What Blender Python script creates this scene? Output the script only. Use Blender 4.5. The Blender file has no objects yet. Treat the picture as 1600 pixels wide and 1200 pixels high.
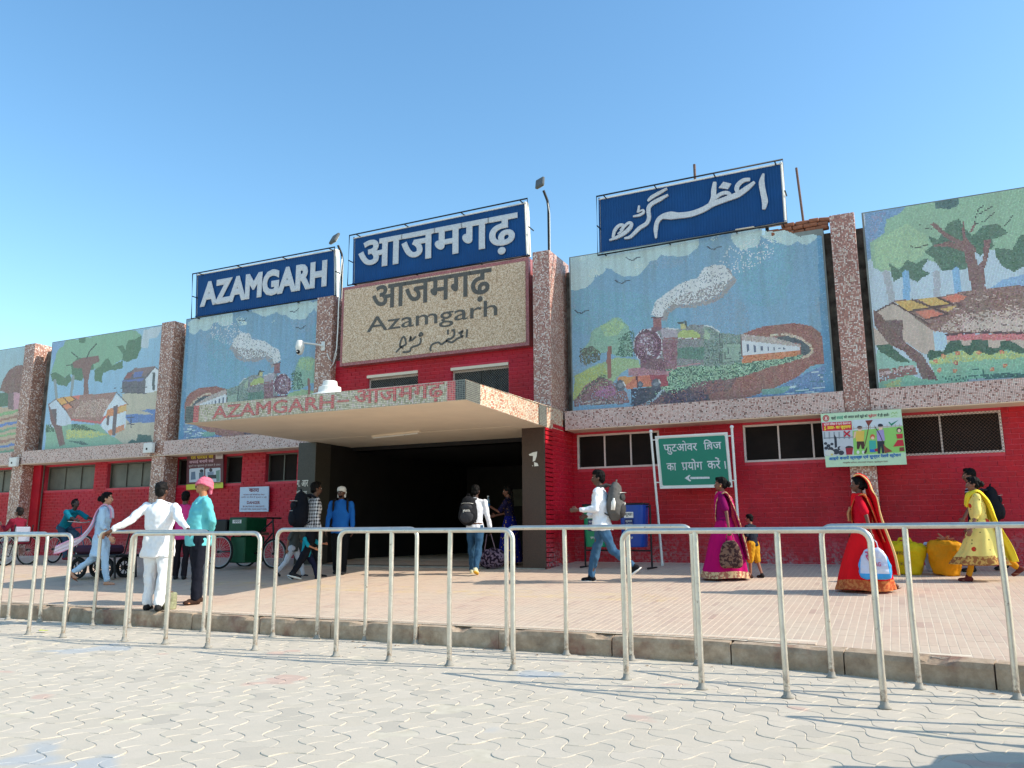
import bpy, bmesh, math, random
import numpy as np
from mathutils import Vector, Matrix, noise as mnoise
R = math.radians
scene = bpy.context.scene
COL = scene.collection
rnd = random.Random(7)

# ------------------------------------------------------------------ camera, sky, sun, exposure
YAW, PITCH, ROLL, FOC, EYE = R(-25.4), R(10.5), R(-0.3), 1250.0, 1.2
_f = np.array([math.sin(YAW)*math.cos(PITCH), math.cos(YAW)*math.cos(PITCH), math.sin(PITCH)])
_r = np.array([math.cos(YAW), -math.sin(YAW), 0.0]); _u = np.cross(_r, _f)
_r2 = math.cos(ROLL)*_r + math.sin(ROLL)*_u; _u2 = -math.sin(ROLL)*_r + math.cos(ROLL)*_u
cam = bpy.data.cameras.new('camera'); co = bpy.data.objects.new('camera', cam); COL.objects.link(co)
cam.sensor_width = 36; cam.lens = 36*FOC/1600; cam.clip_end = 3000; cam.clip_start = .05
co.matrix_world = Matrix(((_r2[0], _u2[0], -_f[0], 0), (_r2[1], _u2[1], -_f[1], 0), (_r2[2], _u2[2], -_f[2], EYE), (0, 0, 0, 1)))
scene.camera = co
SUN = Vector((1.32, .275, 1.0)).normalized()
world = bpy.data.worlds.new('World'); scene.world = world; world.use_nodes = True
wn = world.node_tree; bg = wn.nodes['Background']
sky = wn.nodes.new('ShaderNodeTexSky'); sky.sky_type = 'NISHITA'; sky.sun_disc = False
sky.sun_elevation = math.asin(SUN.z); sky.sun_rotation = math.atan2(SUN.x, SUN.y)
sky.air_density = 1.25; sky.dust_density = 0.9; sky.ozone_density = 1.2; sky.altitude = 80
hs = wn.nodes.new('ShaderNodeHueSaturation'); hs.inputs['Saturation'].default_value = 1.2
wn.links.new(sky.outputs[0], hs.inputs['Color']); 
tn = wn.nodes.new('ShaderNodeMix'); tn.data_type = 'RGBA'; tn.blend_type = 'MULTIPLY'; tn.inputs[0].default_value = 1; tn.inputs[7].default_value = (.91, 1.04, 1.04, 1)
wn.links.new(hs.outputs[0], tn.inputs[6]); wn.links.new(tn.outputs[2], bg.inputs[0]); bg.inputs[1].default_value = 0.15
sl = bpy.data.lights.new('sun', 'SUN'); sl.energy = 3.4; sl.angle = R(.53); sl.color = (1, .92, .80)
so = bpy.data.objects.new('sun', sl); COL.objects.link(so); so.rotation_euler = SUN.to_track_quat('Z', 'Y').to_euler(); so.location = (20, 5, 18)
scene.view_settings.view_transform = 'Standard'; scene.view_settings.look = 'None'
scene.view_settings.exposure = 0.72; scene.view_settings.gamma = 1; scene.view_settings.use_curve_mapping = False

# ------------------------------------------------------------------ surveying helpers (where a sight line meets a plane of the place)
_C = np.array([0, 0, EYE])
def ray(x, y): return (x-800)/FOC*_r2 - (y-600)/FOC*_u2 + _f
def onY(x, y, Y): d = ray(x, y); return _C + d*(Y/d[1])
def onX(x, y, X): d = ray(x, y); return _C + d*(X/d[0])
def onZ(x, y, Z): d = ray(x, y); return _C + d*((Z-EYE)/d[2])
SL, YK = .063, 7.8
def pz(Y): return .2 + SL*(Y-YK)                 # height of the sloping forecourt platform
def onP(x, y):
    d = ray(x, y); t = (.2 - SL*YK - EYE)/(d[2]-SL*d[1]); return _C + d*t
def pj(P):
    v = np.asarray(P, float) - _C; z = v@_f
    return np.stack([800+FOC*(v@_r2)/z, 600-FOC*(v@_u2)/z], -1)
def topz(X, Y, y):                                # height at which a vertical at X,Y meets image row y
    lo, hi = -1, 12
    for _ in range(40):
        m = (lo+hi)/2
        if pj((X, Y, m))[1] > y: lo = m
        else: hi = m
    return lo

# ------------------------------------------------------------------ naming and linking
def tag(o, label=None, cat=None, group=None, kind=None):
    if label: o['label'] = label
    if cat: o['category'] = cat
    if group: o['group'] = group
    if kind: o['kind'] = kind
    return o
def empty(name, loc=(0, 0, 0), rz=0, **k):
    o = bpy.data.objects.new(name, None); o.empty_display_size = .1; COL.objects.link(o)
    o.location = loc; o.rotation_euler.z = rz; return tag(o, **k)
def link(name, me, parent=None, loc=None, rot=None, **k):
    o = bpy.data.objects.new(name, me); COL.objects.link(o)
    if parent: o.parent = parent
    if loc is not None: o.location = loc
    if rot is not None: o.rotation_euler = rot
    return tag(o, **k)

class MB:
    """collects shapes, builds one mesh"""
    def __init__(s): s.v = []; s.f = []; s.mi = []; s.sm = []
    def add(s, vs, fs, m=0, smooth=False):
        n = len(s.v); s.v += [tuple(p) for p in vs]
        for f in fs: s.f.append(tuple(i+n for i in f)); s.mi.append(m); s.sm.append(smooth)
        return s
    def box(s, x0, x1, y0, y1, z0, z1, m=0, M=None):
        vs = [(x0,y0,z0),(x1,y0,z0),(x1,y1,z0),(x0,y1,z0),(x0,y0,z1),(x1,y0,z1),(x1,y1,z1),(x0,y1,z1)]
        if M is not None: vs = [tuple(M@Vector(v)) for v in vs]
        return s.add(vs, [(0,3,2,1),(4,5,6,7),(0,1,5,4),(1,2,6,5),(2,3,7,6),(3,0,4,7)], m)
    def bbox(s, x0, x1, y0, y1, z0, z1, b=.01, m=0, M=None):     # box with chamfered edges
        c = [(x0+x1)/2, (y0+y1)/2, (z0+z1)/2]; h = [(x1-x0)/2, (y1-y0)/2, (z1-z0)/2]; b = min(b, min(h)*.9)
        vs = []; idx = {}
        for ax in range(3):
            for sx in (-1, 1):
                for sy in (-1, 1):
                    for sz in (-1, 1):
                        sg = (sx, sy, sz); p = [c[i]+sg[i]*(h[i] if i == ax else h[i]-b) for i in range(3)]
                        idx[(ax, sg)] = len(vs); vs.append(tuple(p))
        fs = []
        for ax in range(3):
            o = [i for i in range(3) if i != ax]
            for sg in (-1, 1):
                q = []
                for a, b2 in ((-1,-1),(1,-1),(1,1),(-1,1)):
                    t = [0,0,0]; t[ax] = sg; t[o[0]] = a; t[o[1]] = b2; q.append(idx[(ax, tuple(t))])
                if (sg > 0) == (ax == 1): q.reverse()
                fs.append(tuple(q))
        for ax in range(3):                                       # edge chamfers along ax
            a, c2 = [i for i in range(3) if i != ax]
            for sa in (-1, 1):
                for sc in (-1, 1):
                    t0 = [0,0,0]; t1 = [0,0,0]; t0[ax] = -1; t1[ax] = 1
                    for t in (t0, t1): t[a] = sa; t[c2] = sc
                    q = [idx[(a, tuple(t0))], idx[(a, tuple(t1))], idx[(c2, tuple(t1))], idx[(c2, tuple(t0))]]
                    fs.append(tuple(q))
        for sx in (-1, 1):
            for sy in (-1, 1):
                for sz in (-1, 1): fs.append(tuple(idx[(ax, (sx, sy, sz))] for ax in range(3)))
        if M is not None: vs = [tuple(M@Vector(v)) for v in vs]
        return s.add(vs, fs, m)
    def tube(s, pts, r, n=10, m=0, cap=True, closed=False):
        pts = [Vector(p) for p in pts]; N = len(pts); rr = r if hasattr(r, '__len__') else [r]*N
        vs = []; up = None
        for i, p in enumerate(pts):
            if closed: d = pts[(i+1) % N]-pts[i-1]
            else: d = pts[min(i+1, N-1)]-pts[max(i-1, 0)]
            d.normalize()
            if up is None:
                up = Vector((0, 0, 1)) if abs(d.z) < .9 else Vector((1, 0, 0))
            a = d.cross(up)
            if a.length < 1e-4: a = d.cross(Vector((0, 1, 0)))
            a.normalize(); b = a.cross(d).normalized(); up = b
            for k in range(n):
                t = 2*math.pi*k/n; vs.append(p+(a*math.cos(t)+b*math.sin(t))*rr[i])
        fs = []
        for i in range(N if closed else N-1):
            j = (i+1) % N
            for k in range(n):
                k2 = (k+1) % n; fs.append((i*n+k, i*n+k2, j*n+k2, j*n+k))
        s.add(vs, fs, m, True)
        if cap and not closed:
            s.add(vs[:n], [tuple(range(n-1, -1, -1))], m); s.add(vs[-n:], [tuple(range(n))], m)
        return s
    def lathe(s, prof, c=(0,0,0), n=24, m=0, M=None, smooth=True):
        vs = []
        for r_, z in prof:
            for k in range(n):
                t = 2*math.pi*k/n; vs.append((c[0]+r_*math.cos(t), c[1]+r_*math.sin(t), c[2]+z))
        if M is not None: vs = [tuple(M@Vector(v)) for v in vs]
        fs = [(i*n+k, i*n+(k+1) % n, (i+1)*n+(k+1) % n, (i+1)*n+k) for i in range(len(prof)-1) for k in range(n)]
        return s.add(vs, fs, m, smooth)
    def ell(s, c, r_, n=12, m=0, M=None):
        vs = []; fs = []; h = n//2
        for i in range(h+1):
            a = math.pi*i/h
            for k in range(n):
                t = 2*math.pi*k/n
                p = Vector((r_[0]*math.sin(a)*math.cos(t), r_[1]*math.sin(a)*math.sin(t), r_[2]*math.cos(a)))
                if M is not None: p = M@p
                vs.append((c[0]+p[0], c[1]+p[1], c[2]+p[2]))
        for i in range(h):
            for k in range(n): fs.append((i*n+k, (i+1)*n+k, (i+1)*n+(k+1) % n, i*n+(k+1) % n))
        return s.add(vs, fs, m, True)
    def cap(s, a, b, ra, rb, n=12, m=0):          # rounded cone
        a = Vector(a); b = Vector(b); d = b-a; L = d.length
        if L < 1e-5: return s.ell(a, (ra,)*3, n, m)
        q = d.to_track_quat('Z', 'Y').to_matrix(); pr = []
        for i in range(5): t = math.pi/2*i/4; pr.append((ra*math.sin(t)+1e-4*(i == 0), -ra*math.cos(t)))
        for i in range(5): t = math.pi/2*i/4; pr.append((rb*math.cos(t)+1e-4*(i == 4), L+rb*math.sin(t)))
        vs = []
        for r_, z in pr:
            for k in range(n):
                t = 2*math.pi*k/n; vs.append(a+q@Vector((r_*math.cos(t), r_*math.sin(t), z)))
        N = len(pr)
        fs = [(i*n+k, i*n+(k+1) % n, (i+1)*n+(k+1) % n, (i+1)*n+k) for i in range(N-1) for k in range(n)]
        fs += [tuple(range(n-1, -1, -1)), tuple((N-1)*n+k for k in range(n))]
        return s.add(vs, fs, m, True)
    def prism(s, pts, y0, y1, m=0):               # outline (x, z) extruded from y0 (front) to y1
        n = len(pts); A = sum(pts[i][0]*pts[(i+1) % n][1]-pts[(i+1) % n][0]*pts[i][1] for i in range(n))
        if A < 0: pts = pts[::-1]
        vs = [(x, y0, z) for x, z in pts]+[(x, y1, z) for x, z in pts]
        fs = [tuple(range(n)), tuple(range(2*n-1, n-1, -1))]+[(i, i+n, (i+1) % n+n, (i+1) % n) for i in range(n)]
        return s.add(vs, fs, m)
    def mesh(s, name, mats):
        me = bpy.data.meshes.new(name); me.from_pydata(s.v, [], s.f)
        for m in (mats if isinstance(mats, (list, tuple)) else [mats]): me.materials.append(m)
        me.polygons.foreach_set('material_index', s.mi); me.polygons.foreach_set('use_smooth', s.sm)
        me.update(); return me
    def build(s, name, mats, parent=None, loc=None, rot=None, fix=False, **k):
        me = s.mesh(name, mats)
        if fix:
            bm = bmesh.new(); bm.from_mesh(me); bmesh.ops.recalc_face_normals(bm, faces=bm.faces); bm.to_mesh(me); bm.free()
        return link(name, me, parent, loc, rot, **k)

# ------------------------------------------------------------------ materials
def L1(c): c /= 255; return c/12.92 if c <= .04045 else ((c+.055)/1.055)**2.4
def lin(r, g, b, k=1.0): return (L1(r)*k, L1(g)*k, L1(b)*k, 1)
class NT:
    def __init__(s, name):
        s.m = bpy.data.materials.new(name); s.m.use_nodes = True; s.t = s.m.node_tree; s.b = s.t.nodes['Principled BSDF']
    def n(s, typ, **k):
        nd = s.t.nodes.new('ShaderNode'+typ)
        for a, v in k.items(): setattr(nd, a, v)
        return nd
    def l(s, a, b): s.t.links.new(a, b)
    def val(s, sock, v):
        if hasattr(v, 'node'): s.l(v, sock)
        else: sock.default_value = v
    def math(s, op, a, b=0.0, c=0.0, clamp=False):
        nd = s.n('Math', operation=op); nd.use_clamp = clamp
        for i, v in enumerate((a, b, c)): s.val(nd.inputs[i], v)
        return nd.outputs[0]
    def mix(s, f, a, b, mode='MIX'):
        nd = s.n('Mix', data_type='RGBA', blend_type=mode); s.val(nd.inputs[0], f); s.val(nd.inputs[6], a); s.val(nd.inputs[7], b)
        return nd.outputs[2]
    def noise(s, scale, detail=4, rough=.6, vec=None, dims=None):
        nd = s.n('TexNoise'); nd.inputs['Scale'].default_value = scale; nd.inputs['Detail'].default_value = detail; nd.inputs['Roughness'].default_value = rough
        if vec: s.l(vec, nd.inputs['Vector'])
        return nd.outputs[0]
    def ramp(s, f, stops, interp='LINEAR'):
        nd = s.n('ValToRGB'); cr = nd.color_ramp; cr.interpolation = interp
        while len(cr.elements) < len(stops): cr.elements.new(.5)
        for e, (p, c) in zip(cr.elements, stops): e.position = p; e.color = c if hasattr(c, '__len__') else (c, c, c, 1)
        s.l(f, nd.inputs[0]); return nd.outputs[0]
    def pos(s): return s.n('NewGeometry').outputs['Position']
    def obj(s): return s.n('TexCoord').outputs['Object']
    def island(s):
        a = s.n('NewGeometry').outputs['Random Per Island']; b = s.n('ObjectInfo').outputs['Random']
        return s.math('FRACT', s.math('ADD', a, b))
    def scale(s, vec, v):
        nd = s.n('Mapping'); s.l(vec, nd.inputs[0]); nd.inputs['Scale'].default_value = v; return nd.outputs[0]
    def bump(s, h, strength=.3, dist=.01):
        nd = s.n('Bump'); nd.inputs['Strength'].default_value = strength; nd.inputs['Distance'].default_value = dist
        s.l(h, nd.inputs['Height']); s.l(nd.outputs[0], s.b.inputs['Normal'])
    def out(s, col, rough=.7, metal=0.0, spec=.5):
        s.val(s.b.inputs['Base Color'], col); s.val(s.b.inputs['Roughness'], rough); s.val(s.b.inputs['Metallic'], metal)
        s.b.inputs['Specular IOR Level'].default_value = spec; return s.m
def vcol(c, f): return tuple(min(1, x*f) for x in c[:3])+(1,)
def plain(name, c, rough=.7, metal=0.0, var=.15, sc=12, bump=.12, bs=60, spec=.4, dist=.004):
    t = NT(name); n1 = t.noise(sc, 5, .6, t.obj())
    col = t.ramp(n1, [(.3, vcol(c, 1-var)), (.7, vcol(c, 1+var))])
    if bump: t.bump(t.noise(bs, 3, .6, t.obj()), bump, dist)
    return t.out(col, rough, metal, spec)
def mosaic(name, cols, size=.024, grout=lin(120, 105, 95), gw=.09, dirt=.25, rough=.42, coord='pos'):
    """small square glass tiles, each one colour, with recessed grout"""
    t = NT(name); p = t.pos(); nd = t.n('VectorMath', operation='SCALE'); t.l(p, nd.inputs[0]); nd.inputs['Scale'].default_value = 1/size
    ad = t.n('VectorMath', operation='ADD'); t.l(nd.outputs[0], ad.inputs[0]); ad.inputs[1].default_value = (.37, .37, .37)
    fl = t.n('VectorMath', operation='FLOOR'); t.l(ad.outputs[0], fl.inputs[0]); fr = t.n('VectorMath', operation='FRACTION'); t.l(ad.outputs[0], fr.inputs[0])
    w = t.n('TexWhiteNoise', noise_dimensions='3D'); t.l(fl.outputs[0], w.inputs[0])
    stops = []; acc = 0; tot = sum(c[1] for c in cols)
    for c, wt in cols: stops.append((acc/tot, c)); acc += wt
    col = t.ramp(w.outputs[0], stops, 'CONSTANT')
    sp = t.n('SeparateXYZ'); t.l(fr.outputs[0], sp.inputs[0]); g = t.n('NewGeometry').outputs['Normal']; sn = t.n('SeparateXYZ'); t.l(g, sn.inputs[0])
    mask = None
    for i in range(3):
        e = t.math('GREATER_THAN', t.math('ABSOLUTE', t.math('SUBTRACT', sp.outputs[i], .5)), .5-gw)
        k = t.math('LESS_THAN', t.math('ABSOLUTE', sn.outputs[i]), .6)
        e = t.math('MULTIPLY', e, k); mask = e if mask is None else t.math('MAXIMUM', mask, e)
    col = t.mix(mask, col, grout)
    d = t.noise(1.3, 6, .7, p); col = t.mix(t.math('MULTIPLY', t.ramp(d, [(.45, 0.0), (.75, 1.0)]), dirt), col, lin(70, 62, 55))
    t.bump(t.math('SUBTRACT', 1.0, mask), .25, .003)
    return t.out(col, rough)

M = {}
M['steel'] = plain('brushed_steel', (.70, .64, .57, 1), .38, .85, .06, 30, .06, 200)
M['concrete'] = plain('cement', lin(150, 145, 135), .9, 0, .25, 6, .5, 40)
M['dark_gap'] = plain('weathered_render', lin(105, 98, 90), .95, 0, .75, 5, .6, 25)
M['cream'] = plain('cream_paint', lin(232, 214, 190), .75, 0, .05, 2, .08, 30)
M['white_paint'] = plain('white_paint', lin(225, 222, 215), .55, 0, .05, 9, .03)
M['black_metal'] = plain('black_metal', lin(28, 28, 32), .5, .2, .2)
M['dark_stone'] = plain('polished_granite', lin(66, 46, 38), .4, 0, .35, 60, .02, 30)
M['grey_stone'] = plain('grey_granite', lin(66, 62, 56), .5, 0, .3, 50, .02, 30)
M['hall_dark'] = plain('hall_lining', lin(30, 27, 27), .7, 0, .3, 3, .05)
M['glass_dark'] = plain('dusty_window_glass', lin(30, 22, 19), .7, 0, .35, 3, .05, 8, .15)
M['glass_grey'] = plain('dusty_grey_glass', lin(92, 90, 80), .45, 0, .3, 3, .05, 8, .5)
M['alu'] = plain('aluminium', (.55, .54, .52, 1), .45, .6, .1)
M['frame_white'] = plain('window_frame_paint', lin(215, 196, 188), .6, 0, .1)
M['rubber'] = plain('rubber', lin(24, 24, 26), .8)
M['rust'] = plain('rusty_iron', lin(110, 85, 75), .8, .2, .4, 40)
M['brick_raw'] = plain('bare_brick', lin(150, 95, 70), .9, 0, .3, 20, .5)

t = NT('weathered_steel_pipe'); g = t.pos(); sp = t.n('SeparateXYZ'); t.l(g, sp.inputs[0]); n_ = t.noise(28, 5, .7, g)
c = t.ramp(t.noise(9, 5, .65, g), [(.3, (.58, .53, .46, 1)), (.7, (.74, .68, .60, 1))])
k = t.math('MULTIPLY', t.math('MULTIPLY', t.math('SUBTRACT', .24, sp.outputs[2]), 5, clamp=True), t.ramp(n_, [(.42, 0.0), (.58, 1.0)]))
k = t.math('MAXIMUM', k, t.ramp(t.noise(16, 4, .7, g), [(.64, 0.0), (.70, .7)])); c = t.mix(k, c, lin(128, 104, 80)); t.bump(t.noise(14, 4, .6, g), .25, .01)
M['steel_pipe'] = t.out(c, t.ramp(n_, [(.3, .30), (.7, .50)]), t.math('SUBTRACT', .85, t.math('MULTIPLY', k, .7)))
def red_paint(name, c, mortar=False):
    t = NT(name); p = t.pos(); sp = t.n('SeparateXYZ'); t.l(p, sp.inputs[0])
    n1 = t.noise(3.5, 6, .65, p); n2 = t.noise(22, 4, .7, p)
    col = t.ramp(n1, [(.3, vcol(c, .82)), (.7, vcol(c, 1.12))])
    col = t.mix(t.math('MULTIPLY', t.island(), .28), col, vcol(c, .62))
    col = t.mix(t.ramp(t.noise(.7, 4, .6, p), [(.42, 0.0), (.7, .55)]), col, lin(206, 22, 62, .95))
    col = t.mix(t.ramp(t.noise(1.6, 6, .75, t.scale(p, (1.6, 1, .35))), [(.55, 0.0), (.75, .4)]), col, lin(120, 8, 24))
    hz = t.math('SUBTRACT', sp.outputs[2], t.math('MULTIPLY', t.n('SeparateXYZ').outputs[0], 0))
    mask = t.math('MULTIPLY', t.math('SUBTRACT', 1.22, hz), 1.7, clamp=True)
    mask = t.math('MULTIPLY', mask, t.ramp(n2, [(.44, 0.0), (.60, 1.0)]))
    mask = t.math('MULTIPLY', mask, t.ramp(t.noise(1.2, 3, .6, p), [(.38, .15), (.6, 1.0)]))
    col = t.mix(mask, col, lin(168, 150, 150) if not mortar else lin(190, 178, 172))
    t.bump(t.noise(45, 4, .6, p), .35, .004)
    return t.out(col, t.ramp(n2, [(.3, .45), (.7, .7)]), 0, .4)
M['red'] = red_paint('red_painted_brick', lin(196, 6, 30, .9))
M['red_mortar_edge_light'] = red_paint('red_joints_edge_light', lin(224, 70, 84, .9), True)  # red joints, colour lightened to stand for light caught on brick edges

# kinds of small-tile cladding on pillars, fascia and canopy
wht, pnk, brn, drk, crm = lin(235, 215, 205), lin(200, 150, 140), lin(140, 84, 74), lin(70, 48, 48), lin(222, 196, 176)
M['tile_pillar'] = mosaic('pillar_tiles', [(lin(190, 128, 112), 5), (lin(222, 178, 164), 2.6), (wht, 1.8), (lin(160, 104, 92), 3), (crm, 1)], .0245)
M['tile_pillar_left'] = mosaic('speckled_pillar_chips', [(lin(176, 124, 104), 6), (lin(215, 175, 155), 2.4), (wht, 1.6), (lin(146, 98, 84), 3)], .028, gw=.05)
M['tile_fascia'] = mosaic('fascia_tiles', [(lin(232, 198, 188), 7), (lin(218, 176, 164), 3), (lin(168, 112, 100), 1.2), (lin(110, 74, 70), .5), (wht, 1.2)], .0245)
M['tile_canopy'] = mosaic('canopy_tiles', [(lin(222, 212, 184), 5), (lin(200, 190, 158), 3), (lin(170, 165, 130), 1.6), (wht, 2)], .028)
M['tile_canopy_side'] = mosaic('canopy_side_tiles', [(lin(232, 208, 178), 5), (lin(214, 130, 96), 2), (lin(240, 226, 204), 3), (lin(190, 110, 90), 1)], .028)
M['tile_black'] = mosaic('black_glass_tiles', [(lin(40, 42, 44), 5), (lin(66, 70, 66), 3), (lin(90, 96, 84), 1)], .028, grout=lin(150, 150, 140))
M['tile_red'] = mosaic('red_glass_tiles', [(lin(190, 44, 56), 5), (lin(214, 70, 78), 3), (lin(166, 30, 48), 3)], .028, grout=lin(205, 175, 160))
M['tile_beige'] = mosaic('beige_chip_tiles', [(lin(230, 192, 156), 5), (lin(208, 170, 134), 4), (lin(244, 216, 186), 3), (lin(186, 144, 108), 2)], .02, gw=.05, grout=lin(150, 130, 105), dirt=.1)
M['tile_letter'] = mosaic('dark_glass_tiles', [(lin(62, 60, 56), 5), (lin(84, 80, 74), 3), (lin(50, 48, 46), 2)], .02, grout=lin(120, 105, 90))
M['tile_border'] = mosaic('rose_border_tiles', [(lin(186, 88, 92), 5), (lin(206, 120, 118), 3), (lin(160, 70, 76), 2)], .02)

# ------------------------------------------------------------------ the road: interlocking dumbbell pavers, kerb, sloping forecourt
def Yc(X):                                                      # line of the kerb, curving towards the camera on the right
    return 7.8 if X < -1.6 else 7.8-.5*((X+1.6)/2.4)**1.3 if X < .8 else 7.3-.32*(X-.8)
def mat_paver():
    t = NT('concrete_pavers'); p = t.obj(); g = t.pos(); isl = t.island()
    col = t.ramp(isl, [(0, lin(196, 184, 165)), (.6, lin(201, 189, 171)), (.9, lin(193, 182, 164)), (.97, lin(184, 174, 158))], 'LINEAR')
    big = t.noise(.55, 3, .5, g); col = t.mix(t.ramp(big, [(.66, 0.0), (.68, .6)]), col, lin(160, 172, 182))
    b2 = t.noise(.9, 2, .5, t.scale(g, (1, 1.7, 1))); col = t.mix(t.ramp(b2, [(.67, 0.0), (.69, .6)]), col, lin(200, 160, 144))
    n = t.noise(7, 6, .7, g); col = t.mix(t.ramp(n, [(.35, 0.0), (.8, .35)]), col, lin(170, 165, 150))
    n2 = t.noise(90, 3, .7, g); col = t.mix(t.ramp(n2, [(.3, .12), (.6, 0.0)]), col, lin(120, 116, 105))
    t.bump(t.noise(60, 5, .7, g), .25, .004); return t.out(col, .85, 0, .3)
M['paver'] = mat_paver()
t_ = NT('sandy_road_bed'); g_ = t_.pos()
M['sand'] = t_.out(t_.ramp(t_.noise(9, 5, .6, g_), [(.3, lin(186, 176, 156)), (.7, lin(204, 194, 174))]), .95, 0, .2)
r_ = MB(); r_.add([(-60, -40, -.0035), (60, -40, -.0035), (60, 40, -.0035), (-60, 40, -.0035)], [(0, 1, 2, 3)])
road = r_.build('road', M['sand'], kind='structure')
r_ = MB(); r_.add([(-900, -900, -.05), (900, -900, -.05), (900, 900, -.05), (-900, 900, -.05)], [(0, 1, 2, 3)])
r_.build('ground', M['sand'], kind='structure')
# one dumbbell outline: edges bulge out on two opposite sides and in on the other two
PP = .205
def paver_outline(even, g=.004, rot=0):
    pts = []; c = [(-.5, -.5), (.5, -.5), (.5, .5), (-.5, .5)]
    for i in range(4):
        a = np.array(c[i])*PP; b = np.array(c[(i+1) % 4])*PP; d = (b-a); nrm = np.array([d[1], -d[0]])/np.linalg.norm(d)
        bul = .050 if (i % 2 == 0) == even else -.050
        for k in range(6):
            t = k/6; s = math.sin(math.pi*t)
            pts.append(a+d*t+nrm*bul*s)
    pts = np.array(pts); ctr = pts.mean(0); q = []
    for i in range(len(pts)):
        e = pts[(i+1) % len(pts)]-pts[i-1]; nn = np.array([e[1], -e[0]])/np.linalg.norm(e); q.append(pts[i]-nn*g)
    return np.array(q)
def paver_mb(even):
    o = paver_outline(even, .0018); i_ = paver_outline(even, .0052); n = len(o); m = MB()
    vs = [(x, y, -.012) for x, y in o]+[(x, y, -.003) for x, y in o]+[(x, y, 0) for x, y in i_]
    fs = [tuple(range(2*n, 3*n))]
    for k in range(n):
        k2 = (k+1) % n; fs += [(k+n, k2+n, k2+2*n, k+2*n), (k, k2, k2+n, k+n)]
    return vs, fs
PV = {e: paver_mb(e) for e in (True, False)}
pme = {}
for e in PV:
    me = bpy.data.meshes.new('paver'); me.from_pydata(PV[e][0], [], PV[e][1]); me.materials.append(M['paver']); pme[e] = me
PA = R(40); ca, sa = math.cos(PA), math.sin(PA); cells = []
for i in range(-90, 60):
    for j in range(-60, 90):
        x, y = i*PP-3, j*PP+4; X = -3+ca*(i*PP)-sa*(j*PP); Y = 4.5+sa*(i*PP)+ca*(j*PP)
        if Y > Yc(X)+.02 or Y < 1.6 or X < -17 or X > 4.5: continue
        q = pj((X, Y, 0))
        seen = -150 < q[0] < 1750 and q[1] < 1300
        if seen: cells.append((math.hypot(X, Y), X, Y, (i+j) % 2 == 0))
cells.sort(); allm = MB(); cnt = 0
for d_, X, Y, e in cells:
    zz = rnd.uniform(-.002, .002)+(-.004 if rnd.random() < .04 else 0); tx = rnd.gauss(0, .006); ty = rnd.gauss(0, .006)
    qx = pj((X, Y, 0))
    if cnt < 300 and 0 < qx[0] < 1600 and qx[1] < 1215:
        link('paver', pme[e], road, (X, Y, zz), (tx, ty, PA)); cnt += 1
    else:
        vs, fs = PV[e]
        allm.add([(X+ca*x-sa*y, Y+sa*x+ca*y, z+zz+tx*y-ty*x) for x, y, z in vs], fs)
allm.build('far_pavers', M['paver'], road, kind='stuff')

t_ = NT('kerb_stone'); g_ = t_.pos(); c_ = t_.ramp(t_.noise(5, 6, .7, g_), [(.3, lin(140, 118, 98)), (.5, lin(176, 154, 130)), (.72, lin(205, 184, 160))])
c_ = t_.mix(t_.ramp(t_.noise(2.2, 4, .6, g_), [(.55, 0.0), (.68, .6)]), c_, lin(128, 72, 64))
c_ = t_.mix(t_.math('MULTIPLY', t_.island(), .3), c_, lin(96, 84, 74))
t_.bump(t_.noise(16, 6, .7, g_), .7, .015); M['kerb'] = t_.out(c_, .95, 0, .2)
kb = empty('kerb', kind='structure'); X = -19.0
while X < 5:
    L = rnd.uniform(.92, 1.25); a = Vector((X, Yc(X), 0)); b = Vector((X+L-.012, Yc(X+L), 0)); d = b-a; nrm = Vector((-d.y, d.x, 0)).normalized()
    bm = bmesh.new(); nx, nz = 14, 5; ztop = .2-.004+rnd.uniform(-.012, .004); jut = rnd.uniform(-.012, .012); grid = []
    for iz in range(nz+1):
        row = []
        for ix in range(nx+1):
            p = a+d*(ix/nx); z = -.02+(ztop+.02)*iz/nz; w = 0
            nz_ = mnoise.noise(Vector((p.x*5, z*9, 3)))*.012
            if iz == nz: chip = max(0, mnoise.noise(Vector((p.x*3.1, 7, 1)))-.12)*.11; z -= chip; w = .012+chip*.6
            p = p+nrm*(w+nz_+jut); row.append(bm.verts.new((p.x, p.y, z)))
        grid.append(row)
    back = [bm.verts.new(tuple((a+d*(ix/nx)+nrm*.16))[:2]+(pz(YK+.16)-.006,)) for ix in range(nx+1)]; grid.append(back)
    for iz in range(len(grid)-1):
        for ix in range(nx): bm.faces.new((grid[iz][ix], grid[iz][ix+1], grid[iz+1][ix+1], grid[iz+1][ix]))
    for s_ in (0, nx):
        c0 = grid[0][s_].co; low = bm.verts.new((c0.x+nrm.x*.16, c0.y+nrm.y*.16, -.02))
        f = [grid[k][s_] for k in range(len(grid))]+[low]; bm.faces.new(f if s_ else f[::-1])
    me = bpy.data.meshes.new('kerb_stone'); bm.to_mesh(me); bm.free(); me.materials.append(M['kerb']); link('kerb_stone', me, kb)
    X += L

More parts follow.
